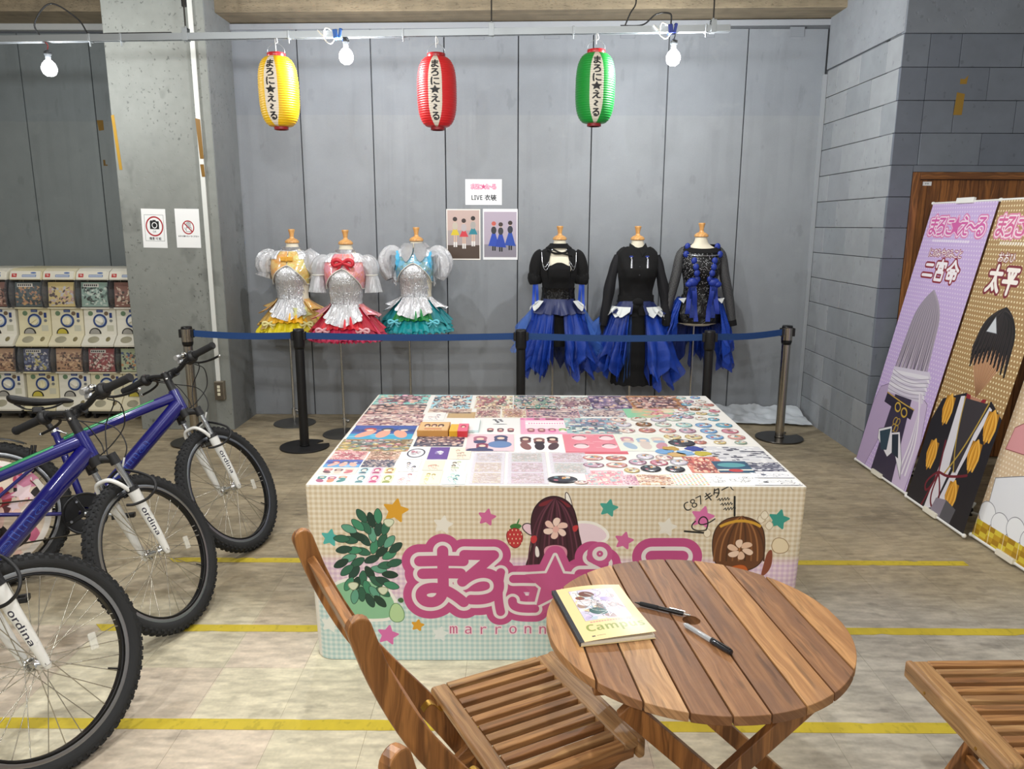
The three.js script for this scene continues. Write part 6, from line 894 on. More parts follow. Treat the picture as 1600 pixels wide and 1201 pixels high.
function wheelParts(w, front) {
  const put = (n, g, m) => { const o = new THREE.Mesh(g, m); o.name = n; w.add(o); return o; };
  put('tyre', WHEEL.tyre, tyreMat); put('tread', WHEEL.tread, tyreMat).userData.kind = 'stuff'; put('rim', WHEEL.rim, rimBlack); put('brake_track', WHEEL.brake, rimSilver); put('hub', WHEEL.hub, M.chrome);
  for (let i = 0; i < 32; i++) put('spoke', WHEEL.spokes[i % 4], spokeMat).rotation.z = i / 32 * Math.PI * 2 + (i % 4 > 1 ? 0.02 : 0);
  put('valve', rod(V(0.262, 0, 0), V(0.225, 0, 0), 0.0035, 0.0025, 8), M.black).rotation.z = -0.35;
  if (front) { put('rim_label', wheelLabel, std('#d8d4d0', 0.4)).rotation.z = 0.05; const rf = put('reflector', rbx(0.026, 0.055, 0.01, 0.005, 0.17, 0, 0.014), phy('#f2f2ea', 0.15, 0, { transparent: true, opacity: 0.4 })); rf.rotation.z = 0.12; }
}
function makeBike(label) {
  const { wb, ha, rake, R } = BK, t = thing('bicycle', label, 'bicycle', [0, 0, 0], 0, 'blue bicycles parked in a row'); t.rotation.order = 'YXZ';
  const u = V(-Math.cos(ha), Math.sin(ha), 0), n = V(Math.sin(ha), Math.cos(ha), 0), w = V(0, 0, 1), base = V(0, R, 0).addScaledVector(n, -rake);   // x = 0 at the front axle
  const on = (a, f = 0, s = 0, o = base) => o.clone().addScaledVector(u, a).addScaledVector(n, f).addScaledVector(w, s);
  const bb = V(0.39 - wb, 0.295, 0), st = V(0.2836 - wb, 0.674, 0), rh = V(-wb, R, 0), htT = on(0.5635), htB = on(0.4555), sadP = V(0.218 - wb, 0.839, 0);
  obj('head_tube', rod(htB, htT, 0.025, 0.024, 20), bikeBlue, t);
  const tt0 = on(0.532), tt1 = st.clone().add(V(0.012, -0.045, 0)), oval = (a, b, r0, r1, sy) => { const c = (v) => lerp(r0, r1, v), d = b.clone().sub(a); return grid(22, 10, (q, v) => { const p = a.clone().addScaledVector(d, v), ang = q * Math.PI * 2, nn = V(-d.y, d.x, 0).normalize(); p.addScaledVector(nn, c(v) * sy * Math.cos(ang)); p.z += c(v) * Math.sin(ang); return [p.x, p.y, p.z]; }, true); };
  const top = obj('top_tube', oval(tt0, tt1, 0.021, 0.017, 1.25), bikeBlue, t);
  { const d = tt1.clone().sub(tt0), nn = V(-d.y, d.x, 0).normalize().multiplyScalar(-1); if (nn.y < 0) nn.multiplyScalar(-1); const a = tt0.clone().addScaledVector(d, 0.18).addScaledVector(nn, 0.018).add(V(0, 0, 0.006)), b = tt0.clone().addScaledVector(d, 0.95).addScaledVector(nn, 0.0145).add(V(0, 0, 0.006)); obj('green_stripe', [rod(a, b, 0.0085, 0.0115, 12)].map((g) => g), bikeGreen, top); }
  const dt0 = on(0.49), down = obj('down_tube', oval(dt0, bb, 0.031, 0.028, 1.2), bikeBlue, t);
  { const d = bb.clone().sub(dt0), nn = V(-d.y, d.x, 0).normalize(), dec = grid(10, 8, (q, v) => { const k = lerp(0.28, 0.78, v), ang = lerp(Math.PI / 2 - 0.75, Math.PI / 2 + 0.75, q), r = lerp(0.031, 0.028, k) + 0.0008, p = dt0.clone().addScaledVector(d, k).addScaledVector(nn, r * 1.2 * Math.cos(ang)); p.z += r * Math.sin(ang); return [p.x, p.y, p.z, 1 - v, q]; }); obj('tube_lettering', dec, phy('#ffffff', 0.3, 0.15, { map: tubeText, clearcoat: 1, clearcoatRoughness: 0.1 }), down); }
  obj('seat_tube', [rod(bb, st, 0.0165, 0.016, 16), rod(st, st.clone().add(V(-0.008, 0.03, 0)), 0.0195, 0.0195, 16)], bikeBlue, t);
  obj('seat_clamp', [cyl(0.02, 0.02, 0.014, st.x - 0.006, st.y + 0.02, 0, 0, 0, 0.27), rod(st.clone().add(V(0.01, 0.02, 0.02)), st.clone().add(V(0.05, 0.0, 0.03)), 0.004, 0.005)], M.chrome, t);
  for (const s of [-1, 1]) { obj('chainstay', wire([bb.clone().add(V(-0.02, 0, s * 0.02)), bb.clone().add(V(-0.12, 0.012, s * 0.045)), rh.clone().add(V(0.06, -0.002, s * 0.062)), rh.clone().add(V(0.005, 0, s * 0.064))], 0.0095, 20, 10), bikeBlue, t); obj('seatstay', wire([st.clone().add(V(0.004, -0.05, s * 0.014)), st.clone().add(V(-0.08, -0.13, s * 0.045)), rh.clone().add(V(0.02, 0.05, s * 0.062)), rh.clone().add(V(0.0, 0.01, s * 0.064))], 0.0085, 20, 10), bikeBlue, t); }
  obj('bottom_bracket', cyl(0.021, 0.021, 0.072, bb.x, bb.y, 0, Math.PI / 2), M.black, t);
  obj('seatpost', rod(st, sadP.clone().add(V(0.0, -0.05, 0)), 0.0135, 0.0135, 14), M.black, t);
  // saddle
  const sad = part('saddle', t); sad.position.copy(sadP);
  obj('shell', grid(24, 30, (q, v) => { const x = lerp(0.15, -0.125, v), hw = 0.02 + 0.052 * sstep(v, 0.35, 0.95) + 0.004 * Math.sin(v * 6), end = Math.sqrt(Math.max(0, 1 - Math.pow(Math.abs(2 * v - 1), 8))), a = q * Math.PI * 2, h = 0.011 + 0.012 * v; return [x, (Math.sin(a) > 0 ? h * Math.sin(a) * 0.9 : (0.014 + 0.014 * v) * Math.sin(a)) * end + 0.026 * Math.pow(v, 2.5) - 0.008 * Math.sin(v * Math.PI) + (v < 0.15 ? -0.012 * (0.15 - v) * 6 : 0), hw * Math.cos(a) * end]; }, true), std('#151518', 0.5, 0, { bumpMap: bumpFine, bumpScale: 0.0004 }), sad);
  obj('rail', [-1, 1].map((s) => wire([[0.1, -0.018, s * 0.012], [0.05, -0.036, s * 0.02], [-0.04, -0.036, s * 0.022], [-0.09, -0.008, s * 0.03]], 0.0035, 20, 6)), M.black, sad); obj('clamp', rbx(0.045, 0.03, 0.05, 0.008, 0.0, -0.042, 0), M.black, sad);
  // rear wheel with its printed cover, cassette, chain
  const rw = part('rear_wheel', t); rw.position.copy(rh); wheelParts(rw, false);
  const disc = ringGeo([[0.03, 0.03], [0.25, 0.02], [0.25, 0.0212], [0.03, 0.0312], [0.03, 0.03]], 48), dp = disc.attributes.position, du = disc.attributes.uv; for (let i = 0; i < dp.count; i++) du.setXY(i, 0.5 + dp.getX(i) / 0.52, 0.5 + dp.getY(i) / 0.52);
  obj('printed_cover', disc, std('#ffffff', 0.35, 0, { map: coverTex }), rw); obj('cassette', [ringGeo([[0.012, 0.034], [0.045, 0.034], [0.045, 0.037], [0.036, 0.043], [0.03, 0.05], [0.012, 0.054]], 36)], M.darkSteel, rw);
  obj('derailleur', [rod(rh.clone().add(V(0.01, -0.01, 0.07)), rh.clone().add(V(0.03, -0.08, 0.07)), 0.01, 0.008), rod(rh.clone().add(V(0.03, -0.08, 0.066)), rh.clone().add(V(0.055, -0.14, 0.062)), 0.007, 0.007), cyl(0.02, 0.02, 0.01, rh.x + 0.03, rh.y - 0.08, 0.058, Math.PI / 2), cyl(0.02, 0.02, 0.01, rh.x + 0.055, rh.y - 0.14, 0.056, Math.PI / 2)], M.black, t);
  const cz = 0.048; obj('chain', [wire([bb.clone().add(V(0.02, 0.088, cz)), bb.clone().add(V(-0.3, 0.09, cz)), rh.clone().add(V(0.0, 0.046, cz))], 0.004, 40, 5), wire([bb.clone().add(V(0.0, -0.09, cz)), bb.clone().add(V(-0.3, -0.105, 0.053)), rh.clone().add(V(0.06, -0.158, 0.056)), rh.clone().add(V(0.035, -0.14, 0.056))], 0.004, 40, 5)], std('#3a362e', 0.45, 0.8), t);
  const cr = part('crankset', t); cr.position.copy(bb);
  obj('chainring', [ringGeo([[0.03, 0.046], [0.092, 0.046], [0.094, 0.0475], [0.092, 0.05], [0.03, 0.05], [0.03, 0.046]], 48), ringGeo([[0.088, 0.052], [0.098, 0.052], [0.098, 0.0545], [0.088, 0.0545], [0.088, 0.052]], 48), ...[0, 1, 2, 3].map((i) => place(rbx(0.09, 0.02, 0.006, 0.003, 0.045, 0, 0.053), 0, 0, 0, 0, 0, i * Math.PI / 2 + 0.5))], M.blackGloss, cr);
  for (let i = 0; i < 4; i++) obj('ring_bolt', cyl(0.006, 0.006, 0.006, 0.066 * Math.cos(i * 1.571 + 0.5), 0.066 * Math.sin(i * 1.571 + 0.5), 0.0585, Math.PI / 2), M.chrome, cr);
  const ca = -0.16; for (const s of [1, -1]) { const e = V(s * 0.17 * Math.cos(ca), s * 0.17 * Math.sin(ca), s * 0.078); obj('crank_arm', rod(V(0, 0, s * 0.066), e, 0.0115, 0.009, 12), s > 0 ? M.steel : M.black, cr); obj('pedal', [rbx(0.09, 0.02, 0.012, 0.004, e.x, e.y, e.z + s * 0.02), rbx(0.09, 0.02, 0.012, 0.004, e.x, e.y, e.z + s * 0.085), rbx(0.012, 0.022, 0.07, 0.004, e.x - 0.042, e.y, e.z + s * 0.053), rbx(0.012, 0.022, 0.07, 0.004, e.x + 0.042, e.y, e.z + s * 0.053), rbx(0.022, 0.018, 0.07, 0.006, e.x, e.y, e.z + s * 0.05)], M.black, cr); }
  obj('kickstand', rod(V(-wb + 0.16, 0.3, -0.06), V(-wb + 0.2, 0.07, -0.2), 0.008, 0.008), M.black, t);
  obj('rear_brake', [-1, 1].map((s) => rod(rh.clone().add(V(0.17, 0.2, s * 0.03)), rh.clone().add(V(0.19, 0.3, s * 0.035)), 0.007, 0.006)), M.black, t);
  obj('rear_fender', thick(grid(24, 6, (q, v) => { const a = lerp(1.1, 2.2, q), b = (v - 0.5) * 2.2, r = 0.352 - 0.012 * (1 - Math.cos(b)) ; return [rh.x + r * Math.cos(a), rh.y + r * Math.sin(a), 0.03 * Math.sin(b)]; }), 0.0015), M.blackGloss, t);
  // steered group
  const turn = (name) => { const g = part(name, t); g.position.copy(base); g.quaternion.setFromAxisAngle(u, 0.898); return g; }, O = V(0, 0, 0), at = (a, f = 0, s = 0) => on(a, f, s, O);
  const fw = part('front_wheel', t); { const q = new THREE.Quaternion().setFromAxisAngle(u, 0.898); fw.quaternion.copy(q); fw.position.copy(base).add(n.clone().multiplyScalar(rake).applyQuaternion(q)); } wheelParts(fw, true);
  const fk = turn('fork');
  for (const s of [-1, 1]) {
    const p0 = at(-0.006, rake, s * 0.058), p1 = at(0.275, 0.034, s * 0.06), leg = obj('fork_leg', [rod(p0, at(0.07, rake - 0.002, s * 0.06), 0.0125, 0.0165, 14), rod(at(0.07, rake - 0.002, s * 0.06), p1, 0.0165, 0.0235, 18), rod(at(-0.018, rake, s * 0.056), p0, 0.009, 0.0125, 12)], forkWhite, fk);
    obj('stanchion_tube', rod(p1, at(0.424, 0.026, s * 0.06), 0.0125, 0.0125, 16), M.chrome, fk); obj('dust_seal', rod(at(0.27, 0.034, s * 0.06), at(0.288, 0.0335, s * 0.06), 0.025, 0.0235, 16), M.black, fk);
    obj('crown_end', rod(at(0.395, 0.026, s * 0.06), at(0.44, 0.024, s * 0.06), 0.02, 0.018, 16), M.black, fk);
    obj('brake_arm', [rod(at(0.25, 0.056, s * 0.05), at(0.345, 0.062, s * 0.046), 0.0075, 0.0065), rbx(0.05, 0.014, 0.012, 0.003).rotateZ(Math.PI / 2 - ha).translate(at(0.262, 0.04, s * 0.03).x, at(0.262, 0.04, s * 0.03).y, s * 0.026)], M.black, fk);
    if (s > 0) { const q = new THREE.Vector3(), dec = grid(12, 8, (a, v) => { const k = lerp(0.196, 0.062, v), r = lerp(0.0165, 0.0235, (k - 0.07) / 0.205) + 0.0007, th = lerp(-0.72, 0.72, a), dir = w.clone().multiplyScalar(0.7).addScaledVector(n, -0.72).normalize(), per = dir.clone().cross(u).normalize(); q.copy(at(k, lerp(rake - 0.002, 0.034, (k - 0.07) / 0.205), 0.06)).addScaledVector(dir, r * Math.cos(th)).addScaledVector(per, r * Math.sin(th)); return [q.x, q.y, q.z, v, 1 - a]; }); obj('fork_lettering', dec, phy('#ffffff', 0.32, 0, { map: forkText, clearcoat: 0.8, clearcoatRoughness: 0.1 }), leg); }
  }
  obj('fork_crown', [wire([at(0.415, 0.026, -0.062), at(0.43, 0.014, -0.03), at(0.436, 0.006, 0), at(0.43, 0.014, 0.03), at(0.415, 0.026, 0.062)], 0.0165, 30, 12), rod(at(0.42, 0.002), at(0.458, 0), 0.026, 0.026, 16)], M.black, fk);
  obj('fork_brace', wire([at(0.255, 0.03, -0.062), at(0.315, -0.004, -0.056), at(0.347, -0.018, -0.034), at(0.353, -0.02, 0), at(0.347, -0.018, 0.034), at(0.315, -0.004, 0.056), at(0.255, 0.03, 0.062)], 0.0085, 40, 10), forkWhite, fk);
  obj('brake_noodle', wire([at(0.345, 0.062, -0.05), at(0.362, 0.085, 0), at(0.33, 0.085, 0.07), at(0.285, 0.065, 0.14), at(0.245, 0.035, 0.16), at(0.222, 0.01, 0.125), at(0.222, -0.012, 0.08), at(0.232, -0.02, 0.05)], 0.0055, 60, 8), M.black, fk);
  obj('reflector_mount', [cyl(0.017, 0.017, 0.04, at(0.3, 0.03, -0.062).x, at(0.3, 0.03, -0.062).y, -0.075), sph(0.009, at(0.32, 0.03, -0.062).x, at(0.325, 0.03, -0.062).y, -0.075, 1, 0.6, 1, 10)], M.black, fk);
  const hb = turn('handlebar');
  obj('stem', [rod(at(0.564, 0), at(0.655, 0), 0.0185, 0.0175, 18), rod(at(0.625, 0), at(0.645, 0.055), 0.017, 0.016, 16), rod(at(0.645, 0.055, -0.026), at(0.645, 0.055, 0.026), 0.021, 0.021, 18), rod(at(0.655, 0), at(0.66, 0), 0.02, 0.018, 18)], M.black, hb); obj('stem_bolt', [sph(0.007, at(0.625, -0.018).x, at(0.625, -0.018).y, 0.012, 1, 1, 1, 8), sph(0.006, at(0.662, 0).x, at(0.662, 0).y, 0, 1, 0.6, 1, 8)], M.chrome, hb);
  obj('bar', wire([at(0.674, 0.033, -0.297), at(0.675, 0.042, -0.19), at(0.672, 0.05, -0.12), at(0.65, 0.054, -0.05), at(0.645, 0.055, 0), at(0.65, 0.054, 0.05), at(0.672, 0.05, 0.12), at(0.675, 0.042, 0.19), at(0.674, 0.033, 0.297)], 0.0125, 60, 12), M.black, hb);
  for (const s of [-1, 1]) {
    obj('grip', [rod(at(0.6745, 0.043, s * 0.185), at(0.674, 0.033, s * 0.3), 0.0168, 0.0162, 18), rod(at(0.674, 0.033, s * 0.298), at(0.674, 0.0328, s * 0.305), 0.0182, 0.0165, 18), rod(at(0.6745, 0.044, s * 0.178), at(0.6745, 0.0435, s * 0.188), 0.0185, 0.0185, 18)], gripMat, hb);
    obj('shifter', [sph(0.031, at(0.674, 0.045, 0).x, at(0.674, 0.045, 0).y, s * 0.157, 1, 1, 0.72, 16), rod(at(0.674, 0.047, s * 0.135), at(0.675, 0.044, s * 0.18), 0.022, 0.02, 16)], M.black, hb);
    const lv = obj('brake_lever', wire([at(0.655, 0.066, s * 0.12), at(0.636, 0.092, s * 0.145), at(0.625, 0.1, s * 0.2), at(0.622, 0.094, s * 0.262)], 0.0058, 24, 8), M.black, hb); obj('lever_tip', sph(0.008, at(0.622, 0.094, 0).x, at(0.622, 0.094, 0).y, s * 0.264, 1, 1, 1, 10), M.chrome, lv); obj('lever_clamp', rbx(0.04, 0.026, 0.026, 0.006, at(0.66, 0.062, 0).x, at(0.66, 0.062, 0).y, s * 0.115), M.black, hb);
  }
  obj('bell', [sph(0.019, at(0.7, 0.055).x, at(0.7, 0.055).y, 0.105, 1, 0.8, 1, 14)], M.chrome, hb); obj('lamp', [rod(at(0.7, 0.02, 0.085), at(0.7, 0.075, 0.085), 0.013, 0.015, 14), rbx(0.024, 0.03, 0.022, 0.005, at(0.68, 0.052).x, at(0.68, 0.052).y, 0.075)], std('#b9babc', 0.3, 0.7), hb);
  obj('cable', [wire([at(0.64, 0.075, 0.125), at(0.6, 0.12, 0.13), at(0.52, 0.13, 0.09), at(0.47, 0.09, 0.03), at(0.44, 0.03, -0.03)], 0.0026, 40, 5), wire([at(0.66, 0.07, 0.14), at(0.62, 0.13, 0.1), at(0.55, 0.12, 0.02), at(0.47, 0.05, 0.035), at(0.42, 0.02, 0.04)], 0.0026, 40, 5), wire([at(0.64, 0.075, -0.12), at(0.6, 0.13, -0.08), at(0.53, 0.15, 0.02), at(0.44, 0.13, 0.05), at(0.38, 0.09, 0.02), at(0.35, 0.07, -0.03)], 0.0026, 40, 5), wire([at(0.66, 0.065, -0.135), at(0.6, 0.1, -0.06), at(0.5, 0.07, 0.0), at(0.45, 0.03, 0.03)], 0.0026, 40, 5)], M.black, hb);
  obj('brake_cable_end', wire([at(0.4, 0.1, 0.04), at(0.36, 0.085, 0.01), at(0.345, 0.07, -0.02)], 0.004, 12, 6), M.white, hb);
  return t;
}
const bikes = [[-1.394, -3.574, 0.3803, 0.2648, 'blue bicycle farthest from the camera, nearest the concrete pillar'], [-1.406, -2.804, 0.4412, 0.212, 'blue bicycle in the middle of the row of three'], [-1.402, -1.9985, 0.4205, 0.1902, 'blue bicycle nearest the camera, mostly cut off by the picture edge']];
function steer(b, angle) {   // turns fork, wheel and bars about the head tube
  const { ha, rake, R } = BK, u = V(-Math.cos(ha), Math.sin(ha), 0), n = V(Math.sin(ha), Math.cos(ha), 0), q = new THREE.Quaternion().setFromAxisAngle(u, angle);
  for (const k of b.children) if (['front_wheel', 'fork', 'handlebar'].includes(k.name)) { k.quaternion.copy(q); if (k.name === 'front_wheel') k.position.set(0, R, 0).addScaledVector(n, -rake).add(n.clone().multiplyScalar(rake).applyQuaternion(q)); }
}
const bike0 = makeBike(bikes[0][4]);
bikes.forEach(([x, z, turn, lean, label], i) => { const b = i ? copyOf(bike0, label, [x, 0, z]) : bike0; b.rotation.order = 'YXZ'; b.position.set(x, -0.0035, z); b.rotation.set(-lean, turn, 0); if (i === 2) steer(b, 0.66); });

// ---------------------------------------------------------------- round wooden table
{
  const R = 0.35, H = 0.7, t = thing('round_table', 'round folding wooden table with a notebook and two pens on it', 'table', [0.428, 0, -1.654], 0.108);
  const seams = [-0.352, -0.281, -0.203, -0.123, -0.044, 0.033, 0.111, 0.188, 0.271, 0.352], tone = [3, 2, 0, 4, 2, 4, 3, 2, 3]; reseed(9);
  for (let i = 0; i < 9; i++) {
    const a = seams[i] + 0.0034, b = seams[i + 1] - 0.0034, s = new THREE.Shape(), pts = [], n = 14, z = (x) => Math.sqrt(Math.max(0, R * R - x * x));
    for (let k = 0; k <= n; k++) { const x = clamp(lerp(a, b, k / n), -R, R); pts.push([x, z(x)]); } for (let k = n; k >= 0; k--) { const x = clamp(lerp(a, b, k / n), -R, R); pts.push([x, -z(x)]); }
    pts.forEach((p, k) => (k ? s.lineTo(...p) : s.moveTo(...p)));
    if (i === 4) { const h = new THREE.Path(); h.absarc(-0.004, 0.012, 0.021, 0, 7, true); s.holes.push(h); }
    const g = new THREE.ExtrudeGeometry(s, { depth: 0.018, bevelEnabled: true, bevelSize: 0.0015, bevelThickness: 0.0018, bevelSegments: 2, curveSegments: 24 }).rotateX(-Math.PI / 2); g.translate(0, H - 0.0205 + rr(-0.0006, 0.0004), 0);
    obj('plank', grainUV(g, 'z', i * 0.41, i * 0.09), M.plank[tone[i]], t);
  }
  for (const z of [-0.17, 0.17]) obj('rail', grainUV(rbx(0.56, 0.032, 0.026, 0.003, 0, H - 0.038, z), 'x', z), M.chairDark, t);
  obj('umbrella_ring', lathe([[0.0215, H - 0.022], [0.028, H - 0.022], [0.028, H - 0.03], [0.0215, H - 0.03], [0.0215, H - 0.022]], 24).translate(-0.004, 0, -0.012), M.brass, t);
  const leg = (s, z, n) => { const a = V(s * 0.225, H - 0.052, z), b = V(-s * 0.43, 0.012, z), d = b.clone().sub(a), L = d.length(), g = rbx(L, 0.044, 0.022, 0.003); g.rotateZ(Math.atan2(d.y, d.x)); g.translate((a.x + b.x) / 2, (a.y + b.y) / 2, z); return obj('leg', grainUV(g, 'y', z * 3, s), M.chairDark, t); };
  leg(-1, 0.225, 0); leg(-1, -0.205, 0); leg(1, 0.2, 0); leg(1, -0.18, 0);
  for (const z of [0.2125, -0.1925]) obj('pivot_bolt', cyl(0.006, 0.006, 0.054, 0, 0.434, z, Math.PI / 2, 0, 0, 10), M.brass, t);
  obj('stretcher', grainUV(rbx(0.026, 0.026, 0.43, 0.004, 0.33, 0.1, 0.01), 'z'), M.chairDark, t); obj('stretcher', grainUV(rbx(0.026, 0.026, 0.38, 0.004, -0.33, 0.1, 0.01), 'z'), M.chairDark, t);
}
// ---------------------------------------------------------------- folding chairs
function makeChair(label) {
  const t = thing('folding_chair', label, 'chair', [0, 0, 0], 0, 'folding wooden chairs around the round table'), W = 0.42, D = 0.362, H = 0.44; reseed(31);
  const line = [[-0.302, 0.905], [-0.268, 0.8], [-0.2, 0.655], [-0.1, 0.505], [0.0, 0.37], [0.1, 0.215], [0.212, 0.012]], c = new THREE.CatmullRomCurve3(line.map(([x, y]) => V(x, y, 0)));
  const outline = (hw) => { const L = [], Rr = [], n = 26; for (let i = 0; i <= n; i++) { const k = i / n, p = c.getPointAt(k), d = c.getTangentAt(k), e = hw * (1 - 0.12 * Math.cos(k * 5)); L.push([p.x - d.y * e, p.y + d.x * e]); Rr.push([p.x + d.y * e, p.y - d.x * e]); } const cap = []; const p = c.getPointAt(0), d = c.getTangentAt(0), q = Math.atan2(-d.x, d.y); for (let i = 1; i < 8; i++) { const a = i / 8 * Math.PI; const dx = -d.x, dy = -d.y, nx = d.y, ny = -d.x; const e = hw * (1 - 0.12); cap.push([p.x + e * (Math.cos(a) * nx + Math.sin(a) * dx), p.y + e * (Math.cos(a) * ny + Math.sin(a) * dy)]); } return [...Rr.reverse(), ...cap, ...L]; };
  for (const z of [-0.028, W + 0.006]) { const g = extrude(outline(0.023), 0.022 - 0.006, 0.003); g.translate(0, 0, z + 0.003); obj('post', grainUV(g, 'y', z, z * 2), M.chairDark, t); }
  const bar = (k, h, d, name) => { const p = c.getPointAt(k), dd = c.getTangentAt(k), g = rbx(d, h, W + 0.014, 0.003); g.rotateZ(Math.atan2(dd.y, dd.x) + Math.PI / 2); g.translate(p.x, p.y, W / 2); return obj(name, grainUV(g, 'z', k, k), M.chairDark, t); };
  bar(0.075, 0.062, 0.02, 'top_rail'); bar(0.375, 0.05, 0.02, 'back_rail');
  for (let i = 0; i < 6; i++) { const z = 0.05 + i * 0.064, g = grid(1, 14, (u, v) => { const k = lerp(0.1, 0.36, v), p = c.getPointAt(k); return [p.x, p.y, z - 0.019 + u * 0.038]; }); obj('back_slat', grainUV(thick(g, 0.011), 'y', i * 0.3, i * 0.2), M.chairDark, t); }
  const rail = (x, w, d, nm) => obj(nm, grainUV(rbx(w, d, W + (nm === 'front_rail' ? 0.012 : 0), 0.009, x, H - d / 2, W / 2, 0, 0, 0, 3), 'z', x * 5, x), M.chair, t);
  rail(0.022, 0.046, 0.022, 'seat_rail'); rail(D - 0.022, 0.05, 0.024, 'seat_rail'); rail(D + 0.004, 0.022, 0.052, 'front_rail');
  for (let i = 0; i < 11; i++) { const z = 0.012 + i * (W - 0.024) / 10, edge = i === 0 || i === 10; obj('seat_slat', grainUV(rbx(D - 0.09, 0.017, edge ? 0.026 : 0.0235, 0.003, D / 2, H - 0.0105 + rr(-0.0004, 0.0004), z), 'x', i * 0.37, i * 0.13), [M.chair, std('#f6e8da', 0.42, 0, { map: woodA }), std('#e6d4c6', 0.45, 0, { map: woodA })][i % 3], t); }
  for (const z of [0.016, W - 0.016]) obj('seat_bearer', grainUV(rbx(D - 0.02, 0.03, 0.02, 0.003, D / 2, H - 0.036, z), 'x', z), M.chairDark, t);
  for (const z of [0.034, W - 0.034]) { const a = V(D - 0.03, H - 0.04, z), b = V(-0.235, 0.012, z), d = b.clone().sub(a), g = rbx(d.length(), 0.042, 0.02, 0.003); g.rotateZ(Math.atan2(d.y, d.x)); g.translate((a.x + b.x) / 2, (a.y + b.y) / 2, z); obj('leg', grainUV(g, 'x', z, z), M.chairDark, t); }
  obj('stretcher', grainUV(rbx(0.02, 0.03, W - 0.07, 0.003, -0.15, 0.1, W / 2), 'z'), M.chairDark, t); obj('stretcher', grainUV(rbx(0.02, 0.03, W + 0.014, 0.003, 0.155, 0.12, W / 2), 'z'), M.chairDark, t);
  for (const z of [0.075, W - 0.075]) obj('hinge', [thick(grid(2, 12, (u, v) => { const a = v; return [lerp(-0.052, 0.012, a) + 0.0, H - 0.006 + 0.016 * Math.sin(Math.PI * Math.min(1, a * 1.6)) - 0.012 * sstep(a, 0.55, 0.8), z - 0.011 + u * 0.022]; }), 0.0018)], M.brass, t);
  obj('rail_screw', [[0.1], [W - 0.1]].map(([z]) => cyl(0.004, 0.004, 0.003, D + 0.015, H - 0.034, z, 0, 0, Math.PI / 2, 10)), M.brass, t);
  return t;
}
{
  const c0 = makeChair('wooden folding chair left of the round table with its slatted seat in view'); c0.position.set(-0.219, 0, -1.787); c0.rotation.y = 0.485;
  copyOf(c0, 'wooden folding chair at the right picture edge with its seat facing the round table', [1.478, 0, -1.512], Math.PI + 0.03);
  copyOf(c0, 'wooden folding chair nearest the camera with only one post tip showing', [0.027, 0, -1.145], 0.955);
}
// ---------------------------------------------------------------- notebook and pens
{
  const t = thing('notebook', 'cream covered notebook with a dark spine lying on the round table', 'notebook', [0.209, 0.7, -1.685], 0.207), W = 0.179, D = 0.252;
  const art2 = canvasTex(768, 1080, (x, w, h) => {
    x.fillStyle = '#e8cf96'; x.fillRect(0, 0, w, h); x.fillStyle = '#2a2c33'; x.fillRect(0, 0, 44, h); x.save(); x.beginPath(); x.rect(160, 84, 500, 640); x.clip(); x.fillStyle = '#c9c3d8'; x.fillRect(0, 0, w, h); reseed(44);
    for (let i = 0; i < 60; i++) { x.fillStyle = ['#e9d9a0', '#b8a8cc', '#d8c8e0', '#f2e8e0', '#a8c0cc', '#8a6a62'][i % 6]; x.globalAlpha = 0.7; x.beginPath(); x.ellipse(rr(160, 660), rr(84, 724), rr(20, 110), rr(14, 60), rnd() * 3, 0, 7); x.fill(); } x.globalAlpha = 1;
    for (const [a, b, r, c] of [[330, 190, 84, '#6e3a30'], [290, 360, 110, '#f0dde0'], [520, 330, 76, '#9a86b8'], [350, 560, 96, '#2f5a5a'], [560, 600, 80, '#b8d0d8'], [240, 260, 50, '#8a4a3c']]) { x.fillStyle = c; x.beginPath(); x.ellipse(a, b, r, r * 0.72, 0.4, 0, 7); x.fill(); } for (let i = 0; i < 24; i++) { x.strokeStyle = ['#5a3a34', '#ffffff', '#4a6a70'][i % 3]; x.lineWidth = 5; x.beginPath(); x.moveTo(rr(170, 640), rr(90, 700)); x.quadraticCurveTo(rr(170, 640), rr(90, 700), rr(170, 640), rr(90, 700)); x.stroke(); } x.restore();
    x.strokeStyle = '#7a6a50'; x.lineWidth = 3; x.strokeRect(160, 84, 500, 640); x.fillStyle = '#d88a80'; for (let i = 0; i < 15; i++) x.fillRect(200 + i * 29, 748, 22, 22);
    x.fillStyle = '#8f9a52'; x.font = 'bold 172px sans-serif'; x.save(); x.translate(120, 920); x.scale(0.92, 1); x.fillText('Campus', 0, 0); x.restore(); x.fillStyle = '#4a4a48'; x.fillRect(140, 1000, 34, 20); x.font = '22px sans-serif'; x.fillStyle = '#8a7a58'; x.fillRect(190, 1004, 90, 8);
  });
  obj('page', rbx(W - 0.004, 0.008, D - 0.003, 0.001, 0, 0.0055, 0), std('#ece6d4', 0.7, 0, { bumpMap: weave, bumpScale: 0.0003 }), t);
  obj('back_cover', rbx(W, 0.0008, D, 0.0003, 0, 0.0008, 0), std('#d8c08c', 0.5), t);
  const cov = grid(24, 30, (u, v) => { const x = lerp(-W / 2, W / 2, u), z = lerp(D / 2, -D / 2, v), lift = 0.009 * Math.pow(Math.max(0, u - 0.35) / 0.65, 2) * Math.pow(Math.max(0, 0.6 - v) / 0.6, 1.5) + 0.0055 * Math.sin(Math.PI * u); return [x, 0.0103 + lift, z, u, v]; });
  obj('front_cover', thick(cov, 0.0006), phy('#ffffff', 0.36, 0, { map: art2, clearcoat: 0.4, clearcoatRoughness: 0.18 }), t);
  obj('spine_tape', rbx(0.003, 0.0115, D, 0.0012, -W / 2 + 0.0005, 0.0058, 0), std('#26282e', 0.5), t);
}
